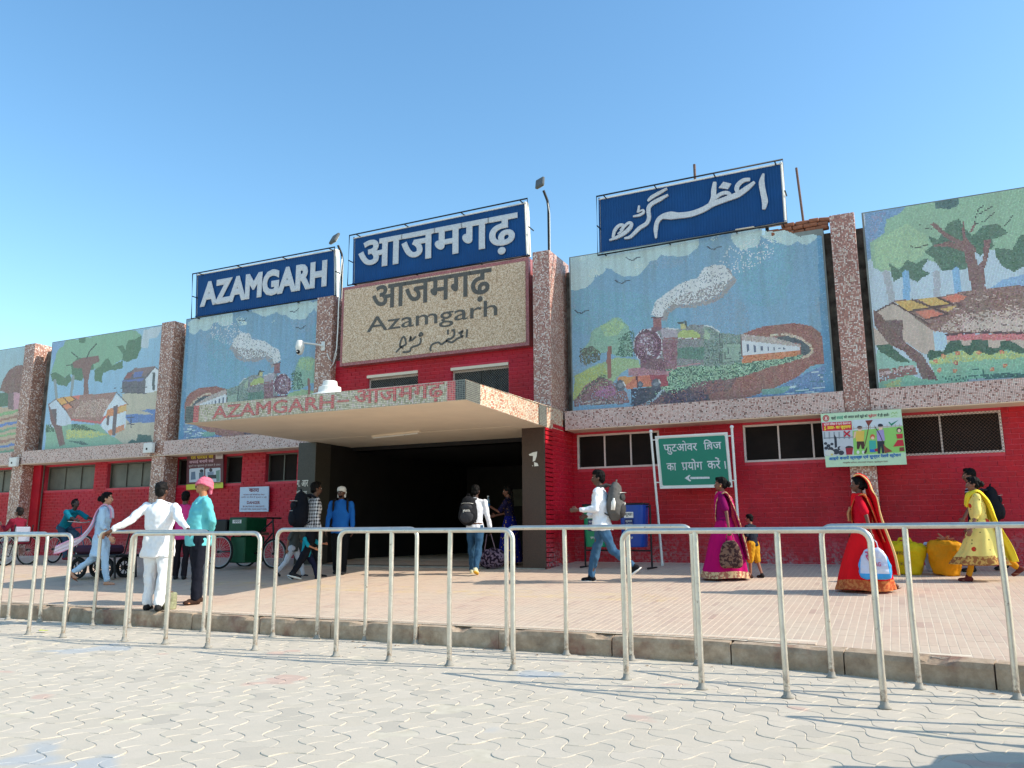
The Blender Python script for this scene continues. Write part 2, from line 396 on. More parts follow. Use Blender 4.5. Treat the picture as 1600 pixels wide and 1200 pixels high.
# forecourt: grooved tiles, each four ribs wide
def mat_plat():
    t = NT('grooved_paving_tile'); g = t.pos(); isl = t.island()
    col = t.ramp(isl, [(0, lin(196, 171, 150)), (.7, lin(200, 175, 154)), (.95, lin(190, 164, 146)), (1, lin(180, 152, 136))])
    big = t.noise(.8, 4, .6, g); col = t.mix(t.ramp(big, [(.4, 0.0), (.65, .5)]), col, lin(198, 183, 162))
    n = t.noise(9, 5, .7, g); col = t.mix(t.ramp(n, [(.45, 0.0), (.8, .3)]), col, lin(150, 130, 118))
    sx = t.n('SeparateXYZ'); t.l(g, sx.inputs[0])       # faded yellow guide path
    d = t.math('ABSOLUTE', t.math('SUBTRACT', sx.outputs[1], t.math('ADD', 10.3, t.math('MULTIPLY', sx.outputs[0], -.02))))
    k = t.math('MULTIPLY', t.math('LESS_THAN', d, .33), t.math('LESS_THAN', sx.outputs[0], -2.6))
    k = t.math('MULTIPLY', k, t.ramp(t.noise(3.5, 4, .7, g), [(.46, 0.0), (.66, .35)]))
    col = t.mix(k, col, lin(212, 182, 110))
    t.bump(t.noise(70, 4, .7, g), .2, .003); return t.out(col, .8, 0, .3)
M['plat'] = mat_plat()
M['grout'] = plain('pale_tile_grout', lin(214, 198, 176), .95, 0, .12, 8, .2)
pf = MB(); ny = 30
xs = [-34]+[x*.5 for x in range(-40, 13)]+[12]
front = [(x, (7.8 if x < -1.6 else Yc(x))+.10) for x in xs]
vs = [(x, y, pz(y)-.0012) for x, y in front]+[(x, 21.5, pz(14.8)-.0012) for x, y in front]+[(x, 14.9, pz(14.9)-.0012) for x, y in front]
n = len(xs); fs = [(i, i+1, i+1+2*n, i+2*n) for i in range(n-1)]+[(i+2*n, i+1+2*n, i+1+n, i+n) for i in range(n-1)]
pf.add(vs, fs); platform = pf.build('forecourt_pavement', M['grout'], kind='structure')
TS = .30
def tile_mb():
    m = []
    for k in range(4):
        x0 = -TS/2+.003+k*TS/4; x1 = x0+TS/4-.006; y0, y1 = -TS/2+.0008, TS/2-.0008; b = .0015
        m.append(([(x0, y0, -.012), (x1, y0, -.012), (x1, y1, -.012), (x0, y1, -.012), (x0+b, y0+b, 0), (x1-b, y0+b, 0), (x1-b, y1-b, 0), (x0+b, y1-b, 0)],
                  [(4, 5, 6, 7), (0, 1, 5, 4), (1, 2, 6, 5), (2, 3, 7, 6), (3, 0, 4, 7)]))
    return m
TM = tile_mb(); tm = MB()
for vs, fs in TM: tm.add(vs, fs)
tme = tm.mesh('paving_tile', M['plat']); tl = []
for i in range(-70, 18):
    for j in range(0, 26):
        X = i*TS; Y = 7.62+j*TS+(.0 if i % 2 else .15)*0
        if Y-TS/2 < Yc(X)+.13 or Y > 14.75: 
            if not (Y > Yc(X)-.1 and Y < 14.75): continue
        tl.append((math.hypot(X, Y), X, Y))
tl.sort(); rest = MB(); cnt = 0; sa_ = math.atan(SL)
for d_, X, Y in tl:
    if Y-TS/2 < Yc(X)+.1:                                        # cut tile along the kerb
        y0 = Yc(X)+.13; y1 = Y+TS/2
        if y1-y0 < .03: continue
        for k in range(4):
            x0 = X-TS/2+.003+k*TS/4; x1 = x0+TS/4-.006
            rest.box(x0, x1, y0, y1-.003, pz(y0)-.012, pz((y0+y1)/2)+.001)
        continue
    dz = rnd.uniform(-.0003, .0008); q = pj((X, Y, pz(Y)))
    if cnt < 300 and 0 < q[0] < 1600:
        link('paving_tile', tme, platform, (X, Y, pz(Y)+dz), (sa_, 0, 0)); cnt += 1
    elif -80 < q[0] < 1700:
        for vs, fs in TM: rest.add([(X+x, Y+y, pz(Y+y)+dz+z) for x, y, z in vs], fs)
rest.build('far_paving_tiles', M['plat'], platform, kind='stuff')

# ------------------------------------------------------------------ station building
B = empty('station_building', (-5.7, 14.5, .6), label='long red brick railway station hall with mosaic murals, tiled pillars and a wide canopy', cat='station building')
B.location = (0, 0, 0)
YW, YPIL, YFAS, YPAN, YBK, YBL = 14.8, 14.35, 14.30, 14.52, 14.75, 13.37
ZF0, ZF1 = 3.14, 3.50
bricks = []                                          # (distance, matrix-like: centre, along-x?, width)
BW, BH = .232, .0845
def brick_field(a0, a1, z0, z1, plane, holes=(), axis='x', back=True, mb_back=None):
    """courses of painted brick on a plane; axis x: faces -Y, axis y: faces +X"""
    row = 0; z = z0
    while z+BH*.6 < z1:
        zt = min(z+BH, z1); a = a0-(.5*BW if row % 2 else 0)
        while a < a1:
            s, e = max(a, a0), min(a+BW, a1); a += BW
            segs = [(s, e)]
            for hx0, hx1, hz0, hz1 in holes:
                if hz0-.02 < (z+zt)/2 < hz1+.02:
                    new = []
                    for u, v in segs:
                        if v <= hx0 or u >= hx1: new.append((u, v)); continue
                        if u < hx0: new.append((u, hx0))
                        if v > hx1: new.append((hx1, v))
                    segs = new
            for u, v in segs:
                if v-u < .03: continue
                bricks.append((axis, (u+v)/2, (z+zt)/2, plane, v-u, zt-z))
        z += BH; row += 1
win_R = [(-5.60, -3.95), (-2.40, -.62), (-.12, 1.62)]
WZ0, WZ1 = 2.41, 3.08
def pxX(px, py, Y): return float(onY(px, py, Y)[0])
brick_field(-5.7, 6.0, .50, ZF0, YW, [(a, b, WZ0, WZ1) for a, b in win_R])
brick_field(YBL+.02, YW, .50, ZF0+.1, -5.70, axis='y')
LWIN = [(pxX(0-60, 760, YW), pxX(28, 760, YW)), (pxX(70, 750, YW), pxX(147, 750, YW)), (pxX(167, 745, YW), pxX(241, 745, YW)),
        (pxX(274, 740, YW), pxX(298, 740, YW)), (pxX(349, 735, YW), pxX(378, 735, YW)), (pxX(415, 730, YW), pxX(464, 730, YW))]
brick_field(-30, -11.45, .50, ZF0, YW, [(a, b, WZ0, WZ1) for a, b in LWIN])
YTOP = 14.55
TWIN = [(pxX(574, 600, YTOP), pxX(653, 600, YTOP), 3.9, float(onY(653, 579, YTOP)[2])), (pxX(705, 600, YTOP), pxX(795, 600, YTOP), 3.9, float(onY(795, 566, YTOP)[2]))]
brick_field(-11.4, -6.1, 3.35, 5.0, YTOP, TWIN)
bricks.sort(key=lambda b: (0 if b[0] == 'x' and b[3] == YW and b[1] > -5.7 and b[1] < 2.6 else 1, math.hypot(b[1], b[2]-1.2)))
def brick_vf(w, h):
    g = .0055; b = .004; x = w/2-g; z = h/2-g
    return [(-x, 0, -z), (x, 0, -z), (x, 0, z), (-x, 0, z), (-x+b, -.012, -z+b), (x-b, -.012, -z+b), (x-b, -.012, z-b), (-x+b, -.012, z-b)], \
           [(4, 5, 6, 7), (0, 1, 5, 4), (1, 2, 6, 5), (2, 3, 7, 6), (3, 0, 4, 7)]
mw = MB()
for hx in (0,):                                     # mortar backing walls with window openings
    def wall_with_holes(x0, x1, z0, z1, Y, holes, th=.2):
        xs = sorted({x0, x1}|{v for h in holes for v in h[:2] if x0 < v < x1})
        for a, b in zip(xs, xs[1:]):
            zs = [(z0, z1)]
            for h in holes:
                if a >= h[0]-1e-6 and b <= h[1]+1e-6:
                    zs = [s for s in ((z0, h[2]), (h[3], z1)) if s[1]-s[0] > .01]
            for s in zs: mw.box(a, b, Y, Y+th, s[0], s[1])
wall_with_holes(-5.7, 6, 0, ZF0+.1, YW, [(a, b, WZ0, WZ1) for a, b in win_R])
wall_with_holes(-30, -11.45, 0, ZF0+.1, YW, [(a, b, WZ0, WZ1) for a, b in LWIN])
wall_with_holes(-11.4, -6.1, 3.3, 5.1, YTOP, TWIN)
mw.box(-6.1, -5.7, YBL+.012, YW+.2, 0, ZF0+.2)
brick_wall = mw.build('brick_wall', M['red_mortar_edge_light'], B, label='red painted brick walls with whitish worn patches near the ground')
bcache = {}; restb = MB()
for i, (ax, u, z, pl, w, h) in enumerate(bricks):
    j = rnd.uniform(-.002, .0025)
    if i < 300:
        key = (round(w, 3), round(h, 4))
        if key not in bcache:
            m_ = MB(); m_.add(*brick_vf(w, h)); bcache[key] = m_.mesh('brick', M['red'])
        link('brick', bcache[key], brick_wall, (u, pl+j, z))
    else:
        vs, fs = brick_vf(w, h)
        if ax == 'x': restb.add([(u+x, pl+y+j, z+zz) for x, y, zz in vs], fs)
        else: restb.add([(pl-y+j, u+x, z+zz) for x, y, zz in vs], fs)
restb.build('brickwork', M['red'], brick_wall, kind='stuff')

# fascia beams, pillars, dark recesses
PIL = [(-27.3, 'l'), (pxX(37, 560, YPIL)+.23, 'l'), (pxX(249.5, 560, YPIL)+.215, 'l'), (pxX(494, 470, YPIL)+.26, 'l'), (pxX(1303, 430, YPIL)+.2, 'r'), (5.45, 'r')]
ZP = 6.62
for k, (xc, kind) in enumerate(PIL):
    w = .40 if kind == 'r' else .46
    m_ = MB(); top = ZP
    m_.bbox(xc-w/2, xc+w/2, YPIL, YBK+.02, (.3 if k != 3 else 3.3), top+.0, .006)
    m_.box(xc-w/2+.004, xc+w/2-.004, YBK+.02, YW+.1, 3.3, top-.01)
    m_.build('pillar', M['tile_pillar'] if kind == 'r' else M['tile_pillar_left'], B, fix=True)
# the big pillar at the right end of the entrance block
m_ = MB(); X4a, X4b = pxX(832, 420, 13.86), pxX(858.7, 420, 13.86)
m_.bbox(X4a, X4b, 13.86, 14.9, 3.3, float(onY(858, 390, 13.86)[2]), .006); m_.build('pillar', M['tile_pillar'], B, fix=True)
def fascia(x0, x1):
    m_ = MB(); m_.box(x0, x1, YFAS, YW+.05, ZF0, ZF1); m_.box(x0, x1, YFAS+.004, YW+.05, ZF0-.002, ZF0+.01, 1)
    m_.v = m_.v; o = m_.build('fascia_beam', [M['tile_fascia'], M['cream']], B); return o
ps = [p[0] for p in PIL]
fascia(-30, ps[0]-.234); fascia(ps[0]+.234, ps[1]-.234); fascia(ps[1]+.234, ps[2]-.234); fascia(ps[2]+.234, -11.0)
fascia(-5.66, ps[4]-.204); fascia(ps[4]+.204, 7)
m_ = MB()                                           # soffit sheets under the beams
for a, b in ((-30, -11.0), (-5.66, 7)): m_.box(a, b, YFAS+.01, YW-.012, ZF0-.012, ZF0-.003)
m_.build('soffit', M['cream'], B)
m_ = MB()
for a, b in ((-30, -11.6), (-5.75, 7)): m_.box(a, b, YBK, YBK+.25, ZF1-.1, 6.45)
m_.build('rear_wall', M['dark_gap'], B)
# roof slab behind the parapet
m_ = MB(); m_.box(-30, 7, YW+.25, 22, 3.45, 3.65); m_.box(-30, 7, 21.8, 22, 0, 3.45); m_.box(-30.2, -30, YW, 22, 0, 6.4); m_.box(7, 7.2, YW, 22, 0, 6.4)
m_.build('roof', M['concrete'], B)

# entrance: granite jambs, hall, lintel
m_ = MB(); m_.bbox(-6.155, -5.70, YBL, YBL+.4, .35, 3.09, .006); m_.build('door_pillar', M['dark_stone'], B, fix=True)
XL0, XL1 = pxX(462, 800, YBL), pxX(490, 800, YBL)
m_ = MB(); m_.bbox(XL0, XL1, YBL, YBL+.5, .35, 3.09, .006); m_.build('door_pillar', M['grey_stone'], B, fix=True)
m_ = MB(); HX0, HX1 = XL1-.02, -6.13
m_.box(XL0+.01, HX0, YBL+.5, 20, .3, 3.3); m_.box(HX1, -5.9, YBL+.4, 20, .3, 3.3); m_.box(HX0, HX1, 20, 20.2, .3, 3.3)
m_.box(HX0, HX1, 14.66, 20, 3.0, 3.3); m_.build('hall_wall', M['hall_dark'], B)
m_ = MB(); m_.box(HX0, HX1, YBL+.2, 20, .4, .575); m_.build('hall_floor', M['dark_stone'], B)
m_ = MB(); m_.box(XL0, -5.72, YBL-.02, YBL+.5, pz(YBL)-.1, pz(YBL)+.02); m_.build('door_sill', M['concrete'], B)
m_ = MB()
for k in range(3): m_.box(-9.6+k*1.15, -8.55+k*1.15, 19.9, 19.98, 1.9, 2.35)
m_.build('notice_reflection', M['glass_grey'], B)  # grey boards added as a faint notice and its reflection band

# windows
def window(x0, x1, z0, z1, Y, frame, glass, nb=2, mesh=False, deep=.12, fr=.035):
    m_ = MB(); yf = Y-.018 if deep < .1 else Y+deep-.06
    for a, b, c, d in ((x0, x1, z0, z0+fr), (x0, x1, z1-fr, z1), (x0, x0+fr, z0+fr, z1-fr), (x1-fr, x1, z0+fr, z1-fr)): m_.box(a, b, yf, yf+.06, c, d)
    w = m_.build('window', frame, B)
    for k in range(nb):
        a = x0+fr+(x1-x0-2*fr)*k/nb; b = x0+fr+(x1-x0-2*fr)*(k+1)/nb
        p = MB(); p.box(a+.012, b-.012, yf+.035, yf+.043, z0+fr+.01, z1-fr-.01); p.build('pane', glass, w)
        if k:
            p = MB(); p.box(a-.014, a+.014, yf+.01, yf+.05, z0+fr, z1-fr); p.build('mullion', frame, w)
    if mesh:
        p = MB(); s = .055; H = z1-z0
        t = x0-H
        while t < x1:
            a = (max(t, x0), z0+(max(t, x0)-t)); b = (min(t+H, x1), z0+(min(t+H, x1)-t)); y = yf-.004
            if b[0] > a[0]+.01:
                p.tube([(a[0], y, a[1]), (b[0], y, b[1])], .0022, 4, cap=False)
                p.tube([(x0+x1-a[0], y-.005, a[1]), (x0+x1-b[0], y-.005, b[1])], .0022, 4, cap=False)
            t += s
        p.build('wire_mesh', M['rust'] if Y == YW else M['concrete'], w)
    return w
for i, (a, b) in enumerate(win_R):
    window(a, b, WZ0, WZ1, YW-.0, M['frame_white'], M['glass_dark'], (3, 3, 2)[i], mesh=(i == 2), deep=.05)
for i, (a, b) in enumerate(LWIN): window(a, b, WZ0, WZ1, YW, M['alu'] if 0 else M['glass_grey'], M['glass_grey'] if i < 3 else M['glass_dark'], 3 if b-a > 1.6 else 2 if b-a > .9 else 1, deep=.16, fr=.03)
for a, b, c, d in TWIN:
    window(a, b, c-.45, d-.06, YTOP, M['frame_white'], M['rubber'], 2, True, .14, .04)
    m_ = MB(); m_.box(a, b, YTOP-.03, YTOP+.2, d-.06, d+.0); m_.build('window_lintel', M['cream'], B)
# dark recess and pipe left of the second pillar
m_ = MB(); m_.box(pxX(46, 780, YW-.1), pxX(61, 780, YW-.1), YW-.12, YW, .5, ZF0); m_.build('wall_pier', M['red'], B)
m_ = MB(); x_ = pxX(64, 780, YW-.05); m_.tube([(x_, YW-.04, .6), (x_, YW-.04, ZF0)], .022); m_.build('downpipe', M['rust'], B)

# canopy slab: level soffit, top rising to the wall
CX0, CX1, CY0 = float(onZ(288.6, 661.6, 3.091)[0]), -5.51, 10.03
zt0, zt1 = 3.39, 3.50
m_ = MB()
m_.add([(CX0, CY0, 3.09), (CX1, CY0, 3.09), (CX1-.17, YBL+.05, 3.09), (CX1-.17, YBL+.05, zt1), (CX1, CY0, zt0), (CX0, CY0, zt0), (CX0, 14.3, zt1), (CX0, 14.3, 3.09), (CX1-.19, 14.3, 3.09), (CX1-.19, 14.3, zt1)],
       [(0, 1, 4, 5)], 0)
v = m_.v
m_.f = []; m_.mi = []; m_.sm = []
def face(f, m): m_.f.append(f); m_.mi.append(m); m_.sm.append(False)
face((0, 1, 4, 5), 0); face((1, 2, 3, 4), 1); face((5, 4, 9, 6), 2); face((0, 7, 8, 2, 1), 3); face((0, 5, 6, 7), 1); face((2, 8, 9, 3), 1); face((7, 6, 9, 8), 3)
canopy = m_.build('canopy', [M['tile_canopy'], M['tile_canopy_side'], M['concrete'], M['cream']], B)
def inlay(name, pts, mt, parent):                # thin proud tile field, outline in x,z on the canopy front
    q = MB(); q.prism(pts, CY0-.006, CY0-.001); return q.build(name, mt, parent)
XR = pxX(712, 600, CY0); inlay('corner_tiles', [(XR, 3.094), (CX1-.001, 3.094), (CX1-.001, zt0-.004), (XR, zt0-.004)], M['tile_black'], canopy)
X1_ = pxX(303, 640, CY0); X2_ = pxX(311, 640, CY0)
inlay('corner_tiles', [(CX0, 3.094), (X1_, 3.094), (X1_, zt0-.004), (CX0, zt0-.004)], M['tile_black'], canopy)
inlay('red_band', [(X1_+.002, 3.094), (X2_, 3.094), (X2_, zt0-.004), (X1_+.002, zt0-.004)], M['tile_red'], canopy)
X3_ = pxX(699, 600, CY0); inlay('red_band', [(X3_, 3.094), (XR-.002, 3.094), (XR-.002, zt0-.004), (X3_, zt0-.004)], M['tile_red'], canopy)
q = MB(); q.add([(CX1+.005, CY0, 3.094), (CX1-.018, CY0+.5, 3.094), (CX1-.018, CY0+.5, zt0+.01), (CX1+.005, CY0, zt0-.004)], [(0, 1, 2, 3)]); q.build('corner_tiles', M['tile_black'], canopy)
q = MB(); q.add([(CX1-.135, YBL-.35, 3.094), (CX1-.158, YBL+.05, 3.094), (CX1-.158, YBL+.05, zt1-.02), (CX1-.135, YBL-.35, zt1-.03)], [(0, 1, 2, 3)]); q.build('corner_tiles', M['tile_black'], canopy)
m_ = MB(); m_.box(-11.2, -5.7, YBL+.06, YTOP+.05, 3.1, 3.36); m_.build('lintel', M['cream'], B)
m_ = MB(); m_.box(-11.0, -6.16, 13.0, 14.655, 3.086, 3.0955); m_.build('porch_ceiling', M['cream'], B)
m_ = MB(); m_.box(-11.0, -6.15, 14.64, 14.9, 3.0, 5.1); m_.box(-11.3, -6.1, YTOP+.2, YTOP+.4, 3.3, 6.6); m_.build('inner_beam', M['hall_dark'], B)

# ------------------------------------------------------------------ lettering
def text_vf(body, size_w, size_h, x0, z0, depth=.02, bev=0.0, strike=None):
    """letter outlines scaled to a box; returned as verts (x, y, z) with the back at y=0 and front at -depth, plus faces"""
    c = bpy.data.curves.new('lettering', 'FONT'); c.body = body; c.size = 1; c.extrude = .02; c.bevel_depth = bev; c.bevel_resolution = 0; c.resolution_u = 3
    o = bpy.data.objects.new('lettering', c); COL.objects.link(o); dg = bpy.context.evaluated_depsgraph_get(); dg.update()
    me = bpy.data.meshes.new_from_object(o.evaluated_get(dg)); n = len(me.vertices)
    v = np.zeros(n*3); me.vertices.foreach_get('co', v); v = v.reshape(-1, 3); fs = [tuple(p.vertices) for p in me.polygons]
    bpy.data.objects.remove(o); bpy.data.curves.remove(c); bpy.data.meshes.remove(me)
    mn, mx = v.min(0), v.max(0); sx = size_w/(mx[0]-mn[0]) if size_w else size_h/(mx[1]-mn[1]); sz = size_h/(mx[1]-mn[1]) if size_h else sx
    zr = mx[2]-mn[2]
    return [(x0+(a-mn[0])*sx, -(d-mn[2])/zr*depth, z0+(b-mn[1])*sz) for a, b, d in v], fs
def text(mb, body, x0, x1, z0, z1, Y, depth=.02, bev=0.0, m=0, M4=None, w=True):
    vs, fs = text_vf(body, (x1-x0) if w else None, z1-z0, x0, z0, depth, bev)
    vs = [(a, Y+b, c) for a, b, c in vs]
    if M4 is not None: vs = [tuple(M4@Vector(p)) for p in vs]
    mb.add(vs, fs, m); return mb
def stroke(mb, pts, wd, Y, depth, m=0):           # calligraphic stroke: centre line with varying width, round-ish ends
    P = [np.array(p, float) for p in pts]; W = wd if hasattr(wd, '__len__') else [wd]*len(P)
    # smooth (Catmull-Rom)
    Q, V = [], []
    for i in range(len(P)-1):
        p0, p1, p2, p3 = P[max(i-1, 0)], P[i], P[i+1], P[min(i+2, len(P)-1)]
        for k in range(6):
            t = k/6; Q.append(.5*((2*p1)+(-p0+p2)*t+(2*p0-5*p1+4*p2-p3)*t*t+(-p0+3*p1-3*p2+p3)*t**3)); V.append(W[i]*(1-t)+W[i+1]*t)
    Q.append(P[-1]); V.append(W[-1]); L, Rr = [], []
    for i in range(len(Q)):
        d = Q[min(i+1, len(Q)-1)]-Q[max(i-1, 0)]; d = d/(np.linalg.norm(d)+1e-9); n = np.array([-d[1], d[0]])
        L.append(Q[i]+n*V[i]/2); Rr.append(Q[i]-n*V[i]/2)
    n = len(Q); vs = []
    for y in (Y-depth, Y):
        for a in L: vs.append((a[0], y, a[1]))
        for a in Rr: vs.append((a[0], y, a[1]))
    fs = []
    for i in range(n-1):
        fs += [(n+i, n+i+1, i+1, i), (2*n+i, i, i+1, 2*n+i+1), (n+i, 3*n+i, 3*n+i+1, n+i+1)]
    fs += [(0, 2*n, 3*n, n), (n-1, 2*n-1, 4*n-1, 3*n-1)]
    return mb.add(vs, fs, m)
q = MB(); x0, x1 = pxX(332, 650, CY0), pxX(522, 630, CY0); text(q, 'AZAMGARH', x0, x1, 3.13, 3.345, CY0-.001, .006, .012)
q.box(pxX(527, 630, CY0), pxX(545, 630, CY0), CY0-.007, CY0-.001, 3.22, 3.25)
x0, x1 = pxX(554, 620, CY0), pxX(694, 610, CY0); text(q, 'आजमगढ़', x0, x1, 3.10, 3.385, CY0-.002, .006, .014)
q.build('lettering', M['tile_red'], canopy, label='red tile lettering AZAMGARH in two scripts')

# ------------------------------------------------------------------ mosaic murals, tile by tile
class Mural:
    def __init__(s, x0, x1, z0, z1, Y, tile, seed):
        s.t = tile; s.nx = int((x1-x0)/tile); s.nz = int((z1-z0)/tile); s.x0, s.z0, s.Y = x0, z0, Y; s.x1, s.z1 = x0+s.nx*tile, z0+s.nz*tile
        gx, gz = np.meshgrid(x0+(np.arange(s.nx)+.5)*tile, z0+(np.arange(s.nz)+.5)*tile); s.gx, s.gz = gx, gz
        P = pj(np.stack([gx, np.full_like(gx, Y), gz], -1)); s.px, s.py = P[..., 0], P[..., 1]
        s.c = np.zeros(gx.shape+(3,)); s.cull = None; s.r = np.random.default_rng(seed); s.T = lambda x, y: (x, y)
    def crop(s, ox, oy, k): s.T = lambda x, y: (ox+x/k, oy+y/k); s.k = k
    def sn(s, f, ph=0):                           # smooth noise -1..1
        x, z = s.gx*f, s.gz*f
        return (np.sin(x*1.7+z*.9+ph)+np.sin(z*2.3-x*.6+ph*2.1+1.3*np.sin(x*1.1+ph))+np.sin(x*3.1+1.7*z+ph*3.3)*.6)/2.6
    def base(s, top, bot, j=6):
        v = ((s.gz-s.z0)/(s.z1-s.z0))[..., None]; s.c[:] = np.array(bot)*(1-v)+np.array(top)*v; s.c += s.r.normal(0, j, s.c.shape)*.5+s.r.normal(0, j, s.c.shape[:2])[..., None]
        return s
    def mask(s, pts, wob=0):
        pts = [s.T(*p) for p in pts]; X = s.px+wob*s.sn(6, 1); Y = s.py+wob*s.sn(7, 4); ins = np.zeros(X.shape, bool); n = len(pts)
        for i in range(n):
            (xa, ya), (xb, yb) = pts[i], pts[(i+1) % n]
            if ya == yb: continue
            ins ^= ((ya > Y) != (yb > Y)) & (X < (xb-xa)*(Y-ya)/(yb-ya)+xa)
        return ins
    def put(s, m, col, j=6, p=1.0):
        if p < 1: m = m & (s.r.random(m.shape) < p)
        k = int(m.sum()); s.c[m] = np.array(col)+s.r.normal(0, j, (k, 1))+s.r.normal(0, j*.4, (k, 3)); return s
    def poly(s, pts, col, j=6, p=1.0, wob=0): return s.put(s.mask(pts, wob), col, j, p)
    def ell(s, cx, cy, rx, ry, col, j=6, p=1.0, wob=0):
        cx, cy = s.T(cx, cy); rx /= s.k; ry /= s.k; X = s.px+wob*s.sn(6, 2); Y = s.py+wob*s.sn(7, 5)
        return s.put(((X-cx)/rx)**2+((Y-cy)/ry)**2 < 1, col, j, p)
    def ring(s, cx, cy, rx, ry, w, col, j=6, p=1.0):
        cx, cy = s.T(cx, cy); rx /= s.k; ry /= s.k; d = np.sqrt(((s.px-cx)/rx)**2+((s.py-cy)/ry)**2); return s.put(np.abs(d-1) < w/s.k/rx, col, j, p)
    def line(s, pts, w, col, j=4, p=1.0):
        pts = [s.T(*q) for q in pts]; w /= s.k
        for (xa, ya), (xb, yb) in zip(pts, pts[1:]):
            dx, dy = xb-xa, yb-ya; L = dx*dx+dy*dy+1e-9; t = np.clip(((s.px-xa)*dx+(s.py-ya)*dy)/L, 0, 1)
            s.put(np.hypot(s.px-xa-t*dx, s.py-ya-t*dy) < w/2, col, j, p)
        return s
    def cloud(s, pts, col): 
        for cx, cy, r in pts: s.ell(cx, cy, r, r, col, 4, 1, 2)
    def streak(s, amt):                            # weather streaks running down the panel
        w = np.sin(s.gx*9)+np.sin(s.gx*23+1)+np.sin(s.gx*41+2); v = (s.gz-s.z0)/(s.z1-s.z0); s.c *= (1-amt*np.clip(w/3, 0, 1)*v)[..., None]
    def build(s, parent, label, gap=.05):
        x = s.x0+np.arange(s.nx)*s.t; z = s.z0+np.arange(s.nz)*s.t; g = s.t*gap; X, Z = np.meshgrid(x, z); keep = (~s.cull if s.cull is not None else np.ones(X.shape, bool)).ravel(); X = X.ravel()[keep]; Z = Z.ravel()[keep]; n = len(X)
        v = np.zeros((n, 4, 3)); j = s.r.uniform(-.0006, .0006, n)
        for k, (a, b) in enumerate(((g, g), (s.t-g, g), (s.t-g, s.t-g), (g, s.t-g))): v[:, k, 0] = X+a; v[:, k, 2] = Z+b; v[:, k, 1] = s.Y+j
        v[:, 2:, 1] += s.r.uniform(-.0008, .0008, n)[:, None]
        me = bpy.data.meshes.new('mosaic_tiles'); me.vertices.add(n*4); me.vertices.foreach_set('co', v.ravel()); me.loops.add(n*4); me.loops.foreach_set('vertex_index', np.arange(n*4, dtype=np.int32))
        me.polygons.add(n); me.polygons.foreach_set('loop_start', np.arange(n, dtype=np.int32)*4); me.update(calc_edges=True)
        at = me.color_attributes.new('tile', 'FLOAT_COLOR', 'CORNER'); c = s.c.reshape(-1, 3)[keep]; c = c*.70+c.mean(1, keepdims=True)*.17+np.array((24, 22, 23)); c = np.clip(c, 3, 255)/255
        c = np.where(c <= .04045, c/12.92, ((c+.055)/1.055)**2.4).reshape(-1, 3)*MUR; q = np.ones((n, 4, 4)); q[:, :, :3] = np.clip(c, 0, .9)[:, None, :]
        at.data.foreach_set('color', q.ravel()); me.materials.append(M['mural']); link('mosaic_tiles', me, parent, kind='stuff')
MUR = 1.55
t_ = NT('painted_glass_tiles'); a_ = t_.n('Attribute', attribute_name='tile'); d_ = t_.noise(2, 6, .7, t_.scale(t_.pos(), (2.2, 1, .35)))
M['mural'] = t_.out(t_.mix(t_.ramp(d_, [(.48, 0.0), (.75, .35)]), a_.outputs['Color'], lin(150, 150, 135)), .5, 0, .35)
M['mur_back'] = plain('panel_cement', lin(128, 132, 128), .9, 0, .2, 4, .3)
def panel(x0, x1, z0, z1, label, brk=None):
    m_ = MB(); xe = x1+.03 if brk is None else brk; m_.box(x0-.03, xe, YPAN+.004, YBK, z0-.02, z1+.02)
    if brk: m_.box(xe, x1+.03, YPAN+.004, YBK, z0-.02, z1-.20)
    o = m_.build('mural_panel', M['mur_back'], B, label=label); return o
SKY1, SKY2 = (104, 150, 176), (112, 162, 190)
WH = (205, 205, 200); DG = (66, 104, 84); LG = (140, 178, 138); MG = (104, 150, 118); YG = (160, 178, 96)
